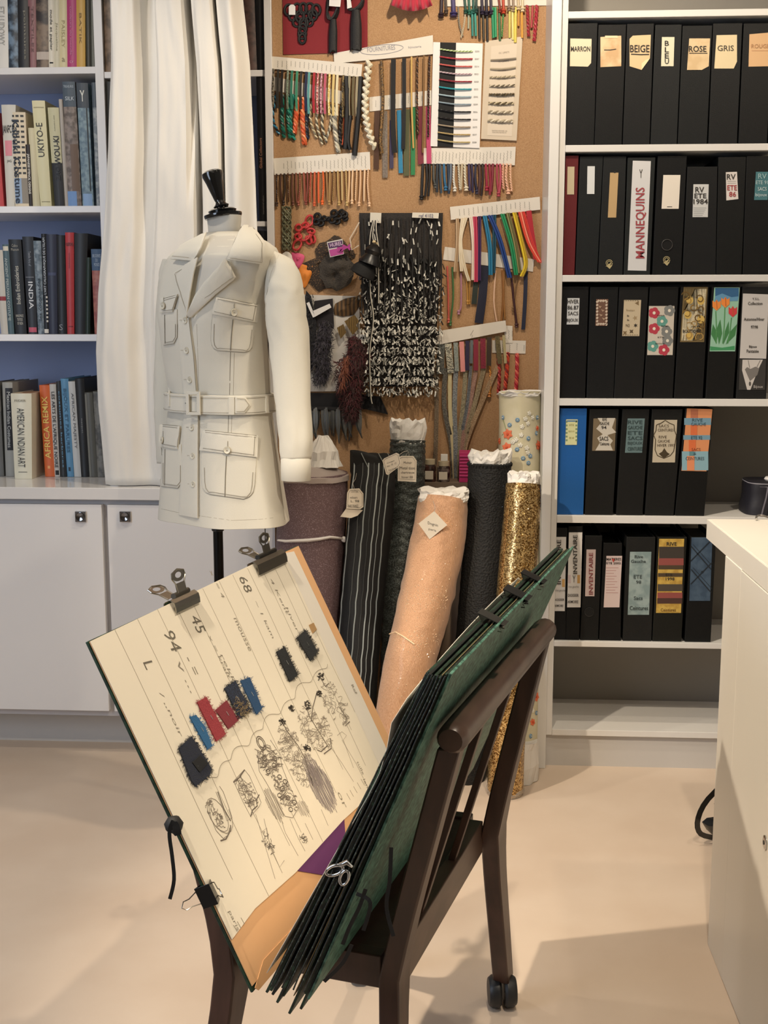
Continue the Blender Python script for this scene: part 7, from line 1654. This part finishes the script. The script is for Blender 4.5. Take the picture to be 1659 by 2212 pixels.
# ================================================================== CLIPS
STEEL = mat('#a9a59c', .25, 1.0); STEELD = mat('#6f6a60', .35, .9)
def frame_at(c, ex, ey, n): return lambda x, y, z: c+ex*x+ey*y+n*z
def loopwire(F, pts, r): return MB().tube([F(*p) for p in pts], r, 6)
def bulldog(label, c, ex, ey, n, W, H_, dark=False):
    """c: middle of the clip on the sheet's top edge; ey points off the sheet"""
    F = frame_at(c, ex, ey, n); t = thing('bulldog_clip', label, 'clip', c); m = STEELD if dark else STEEL
    mb = MB()
    prof = [(0, .001), (-H_*.35, .006), (-H_*.7, .0045), (-H_, .0015), (-H_*1.02, .0035), (-H_*.7, .0065), (-H_*.35, .008), (0, .0035)]
    mb.loft([[F(x, y, z) for y, z in prof] for x in (-W/2, W/2)]); build('jaw', mb, m, t, bevel=.0005)
    mb = MB(); mb.loft([[F(x, y, -z-.006) for y, z in prof] for x in (-W/2, W/2)]); build('jaw', mb, m, t, bevel=.0005)
    build('spring_roll', MB().tube([F(-W*.3, .003, .0015), F(W*.3, .003, .0015)], .0045, 12), mat('#3c3a36', .4, .8) if dark else STEELD, t, smooth=True)
    for sgn, tilt in ((1, .25), (-1, -.7)):
        pts = []
        h = .038
        def Q(x, y): return F(x*2.1+(-.012 if sgn < 0 else 0), y*math.cos(tilt)+.002, y*math.sin(tilt)*sgn*sgn+(.004 if sgn > 0 else -.008)+ (0 if sgn > 0 else 0))
        outer = [(-.006, 0), (-.0065, h*.45), (-.010, h*.68), (-.009, h*.88), (0, h), (.009, h*.88), (.010, h*.68), (.0065, h*.45), (.006, 0)]
        inn = [(.0045*math.cos(k*math.pi/6), h*.76+.0045*math.sin(k*math.pi/6)) for k in range(12)]
        hb = build('handle', MB().tube([Q(*p) for p in outer], .0013, 6).prism([Q(*p) for p in [(-.006, 0), (-.0065, h*.45), (.0065, h*.45), (.006, 0)]], n*.0008), m, t, smooth=40)
        build('handle_plate', MB().loft([[Q(*p) for p in [(-.0095*math.cos(a), h*.76+.0095*math.sin(a)) for a in [k*math.pi/8 for k in range(16)]]], [Q(*p) for p in [(-.0045*math.cos(a), h*.76+.0045*math.sin(a)) for a in [k*math.pi/8 for k in range(16)]]]], True, False), m, hb, smooth=True)
    return t
off_e = -e2
bulldog('bright steel bulldog clip on the left part of the sheet top edge', LF(386, 1288, .004), e1, off_e, Nn, .078, .022)
bulldog('wider dark steel bulldog clip near the right end of the sheet top', LF(571, 1202, .004), e1, off_e, Nn, .125, .026, True)
def binder_clip(label, c, ex, ey, n, W, H_, wire=1.0, body='#111214', m2=None):
    F = (lambda x, y, z: c+ex*x+ey*y+n*(z*(1.7 if 'stack' in label and abs(z) < .013 and y > -H_*.97 else (.6 if 'stack' in label else 1)))); t = thing('binder_clip', label, 'clip', c)
    mb = MB(); tri = [(-H_, .0022), (0, .011), (0, -.011), (-H_, -.0022), (-H_*.98, -.0035), (.0012, -.0125), (.0012, .0125), (-H_*.98, .0035)]
    mb.loft([[F(x, y, z) for y, z in tri] for x in (-W/2, W/2)]); build('body', mb, mat(body, .3, .3), t, bevel=.0004)
    for sgn in (1, -1):
        L = .030*wire; pts = [(-W*.32, -H_*.98, .004), (-W*.36, -H_*.6, .012), (-W*.18, -H_+L*.8, .024), (-W*.2, -H_+L, .03), (0, -H_+L*1.15, .033), (W*.2, -H_+L, .03), (W*.18, -H_+L*.8, .024), (W*.36, -H_*.6, .012), (W*.32, -H_*.98, .004)]
        build('wire_handle', loopwire(F, [(x, y, z*sgn) for x, y, z in pts], .0008), m2 or STEEL, t, smooth=True)
    return t
binder_clip('black binder clip with wire handles on the left edge of the sheet', LF(446, 1936, 0), e2, -e1, Nn, .030, .020)
t = thing('bulldog_clip', 'shiny chrome clip gripping the boards beside the purple paper', 'clip', onplane(S0-.02, 735, 1885))
CHR = mat('#c9cbcd', .08, 1.0)
def loop_px(cx, cy, rx, ry, ang, ds=0, n=18): return [onplane(S0-.022-ds, cx+rx*math.cos(q)*math.cos(ang)-ry*math.sin(q)*math.sin(ang), cy+rx*math.cos(q)*math.sin(ang)+ry*math.sin(q)*math.cos(ang)) for q in [k*2*math.pi/n for k in range(n)]]
build('body', MB().prism([onplane(S0-.018, x, y) for x, y in ((716, 1872), (752, 1880), (757, 1900), (744, 1912), (722, 1898))], SV*.014), mat('#1a1b1d', .25, .6), t, bevel=.001)
build('handle', MB().tube(loop_px(723, 1880, 19, 10, -.35), .0022, 8, loop=True), CHR, t, smooth=True)
build('handle', MB().tube(loop_px(744, 1896, 9, 16, .35, .004), .0020, 8, loop=True), CHR, t, smooth=True)
build('jaw', MB().tube([onplane(S0-.028, 735, 1868), onplane(S0-.03, 750, 1862), onplane(S0-.026, 760, 1872)], [.003, .004, .002], 8), CHR, t, smooth=True)
PT = Vector((GV*(T2[2]-A2[2])-Vector((0, 0, 1))*(T2[0]-A2[0])).normalized()); UPB = (RK(*T2)-RK(*A2)).normalized()
def topedge(px):
    best = min(range(400), key=lambda k: abs(pix(RK(*T2)+SV*(k*.002))[0]-px)); return RK(*T2)+SV*(best*.002)-GV*.016+UPB*.004
binder_clip('small black binder clip high on the right stack of boards', topedge(1172), SV, UPB, PT, .030, .018, .5)
binder_clip('dark binder clip lower on the right stack top edge', topedge(1138), SV, UPB, PT, .036, .020, .42, '#17181a', mat('#2a2c2e', .3, .8))
binder_clip('faint steel clip at the rear of the right stack, over the black roll', topedge(1086), SV, UPB, PT, .028, .016, .4, '#2f2f2d')
# ================================================================== DESK
DX = .553; DYF = 2.471; DT = .903; DB = .860
DW = mat('#e2ddd2', .38)
dk = thing('desk', 'white desk with thick top and flush doors at the right edge', 'desk', (1.1, 1.5, 0))
XR2 = 1.75; Y0 = .75
build('top', MB().box((DX+.005, Y0-.1, DB+.0005), (XR2+.02, 2.673, DT)), DW, dk, bevel=.0012)
build('edge_band', MB().box((DX+.0015, Y0-.1, DB), (DX+.0046, 2.673, DT-.0008)), DW, dk)
build('end_panel', MB().box((DX, DYF-.14, 0), (DX+.55, DYF, DB)), DW, dk, bevel=.0012)
build('back_panel', MB().box((DX+.55, DYF-.03, .05), (XR2, DYF, DB)), DW, dk)
DG = mat('#cfcac0', .4)
for i in range(3):
    y1 = DYF-.1404-i*.5; y0 = y1-.497
    d = build('door', MB().box((DX, y0, .002), (DX+.019, y1, DB-.002)), DW, dk, bevel=.0006)
    k = Vector((DX+.001, y1-.35 if i == 0 else y1-.05, .50))
    if i == 0:
        k = PP(1655, 1820, Vector((DX+.001, 0, 0)), Vector((1, 0, 0)))
    h_ = build('lock_plate', MB().lathe([(.013, 0), (.013, .003), (.010, .004), (.001, .004)], k, (-1, 0, 0), 24), mat('#b5b5b3', .15, 1.0), d, smooth=40)
    build('keyhole', MB().lathe([(.004, .0042), (.004, .0048)], k, (-1, 0, 0), 12), mat('#1a1a1a', .5), h_)
build('carcass', MB().box((DX+.02, Y0, .03), (XR2, DYF-.141, DB-.001)), DG, dk)
build('plinth', MB().box((DX+.002, Y0, 0), (XR2, DYF-.141, .0295)), DG, dk)
# navy striped-trim bag on the fourth shelf, paper roll, clip hook on the desk
bg = thing('fabric_bag', 'navy quilted bag with grey piping standing on the fourth shelf', 'bag', PY(1640, 1112, D+.06))
yb = D+.02; x0 = PY(1616, 1080, yb).x; x1 = x0+.17; zt_ = PY(1640, 1044, yb).z; zb_ = SZ[4][0]+.0006
NAVY = mat('#16151f', .6, bump=.6, scale=40)
rings = []
for i in range(8):
    v = i/7; z_ = lerp(zb_, zt_, v); k = 1-.05*v+.02*math.sin(v*9); cx = (x0+x1)/2+.004*v; w = (x1-x0)/2*k; d_ = .075*k
    rings.append([Vector((cx+math.copysign(abs(math.cos(q))**.5, math.cos(q))*w, yb+.08+math.copysign(abs(math.sin(q))**.5, math.sin(q))*d_, z_)) for q in [2*math.pi*j/28 for j in range(28)]])
build('bag_body', MB().loft(rings), NAVY, bg, smooth=50)
for dz in (.004, .012):
    r = rings[-1] if dz < .01 else rings[-1]
    build('piping', MB().tube([p+Vector((0, 0, -dz)) for p in r], .0016, 5, loop=True), mat('#8f8d96', .5), bg, smooth=True)
build('white_lining', MB().lathe([(.03, 0), (.034, .006), (.03, .012), (.012, .014)], Vector(((x0+x1)/2+.01, yb+.07, zt_-.002)), (0, 0, 1), 20), mat('#dedbd8', .6), bg, smooth=True)
build('strap', MB().ribbon([PY(1659, 1052, yb-.012), PY(1655, 1075, yb-.014), PY(1648, 1100, yb-.014), PY(1644, 1117, yb-.012)], .004, FRONT, .001), mat('#77757f', .5), bg)
hk = MB().tube([PZ(x, y, DT+.0045) for x, y in smooth_path([(1634, 1121), (1634, 1116), (1640, 1113), (1650, 1114), (1662, 1118), (1690, 1124)], 4)], .0022, 8)
tag(build('wire_hanger', hk, mat('#c9c6c0', .2, .9), smooth=True), 'bent silver wire hook lying on the far edge of the desk', 'hanger')
# black plastic bag by the desk foot
def bagpt(x, y): return PZ(1530, 1700, 0)
b0 = Vector((DX+.20, 3.0, 0))
t = thing('plastic_bag', 'crumpled shiny black bag on the floor behind the desk end', 'bag', b0)
PL = mat('#0d0d0e', .12, coat=.6)
rings = []
for i in range(14):
    v = i/13; r_ = .105*math.sin(math.pi*(.22+.66*v))**.9*(1-.35*v); row = []
    for j in range(30):
        q = 2*math.pi*j/30; nz = noise.noise(Vector((math.cos(q)*3, math.sin(q)*3, v*5)))
        row.append(b0+Vector((math.cos(q)*r_*(1+.5*nz)+.05*v, math.sin(q)*r_*(1+.5*nz), .002+.21*v+(.012*nz if v > .05 else 0))))
    rings.append(row)
build('bag_body', MB().loft(rings), PL, t, smooth=35)
hp = [b0+Vector((-.085, -.02, .02)), b0+Vector((-.12, -.03, .035)), b0+Vector((-.128, -.03, .07)), b0+Vector((-.105, -.02, .12)), b0+Vector((-.04, 0, .18))]
build('bag_handle', MB().ribbon(resample(hp, 14), .014, FRONT, .001), PL, t, smooth=True)
# ================================================================== GROUPS OF ALIKE THINGS
for o in [o for o in COL.objects if o.parent is None and o.get('label')]:
    n = o.name.split('.')[0]; z_ = o.location.z; x_ = o.location.x
    if n == 'book':
        if x_ > (xd0+xd1)/2: o['group'] = 'books in the curtained bay of the bookcase'
        else: o['group'] = ['art books on the top shelf', 'art books on the second shelf', 'art books on the third shelf', 'art books on the worktop'][min(range(4), key=lambda i: abs([LZ[0][0], LZ[1][0], LZ[2][0], CT][i]-z_))]
    elif n == 'box_file':
        i = min(range(1, 6), key=lambda i: abs(SZ[i][0]-z_)); o['group'] = 'box files in the %s row of the right shelving' % ['', 'top', 'second', 'third', 'fourth', 'lowest'][i]
    elif n == 'fabric_roll': o['group'] = 'fabric rolls leaning below the cork board'
    elif n == 'sample_card': o['group'] = 'white sample cards pinned on the cork board'
    elif n == 'tassel': o['group'] = 'black tassels on the red card'
    elif n == 'knot_motif': o['group'] = 'cord knots on the cork board'
    elif n == 'fabric_swatch': o['group'] = 'swatches beside the jacket shoulder'
    elif n == 'price_tag': o['group'] = 'paper tags on the fabric rolls'
    elif n == 'jar': o['group'] = 'small jars behind the fabric rolls'
    elif n in ('binder_clip', 'bulldog_clip'): o['group'] = 'clips holding the portfolio sheets and boards'
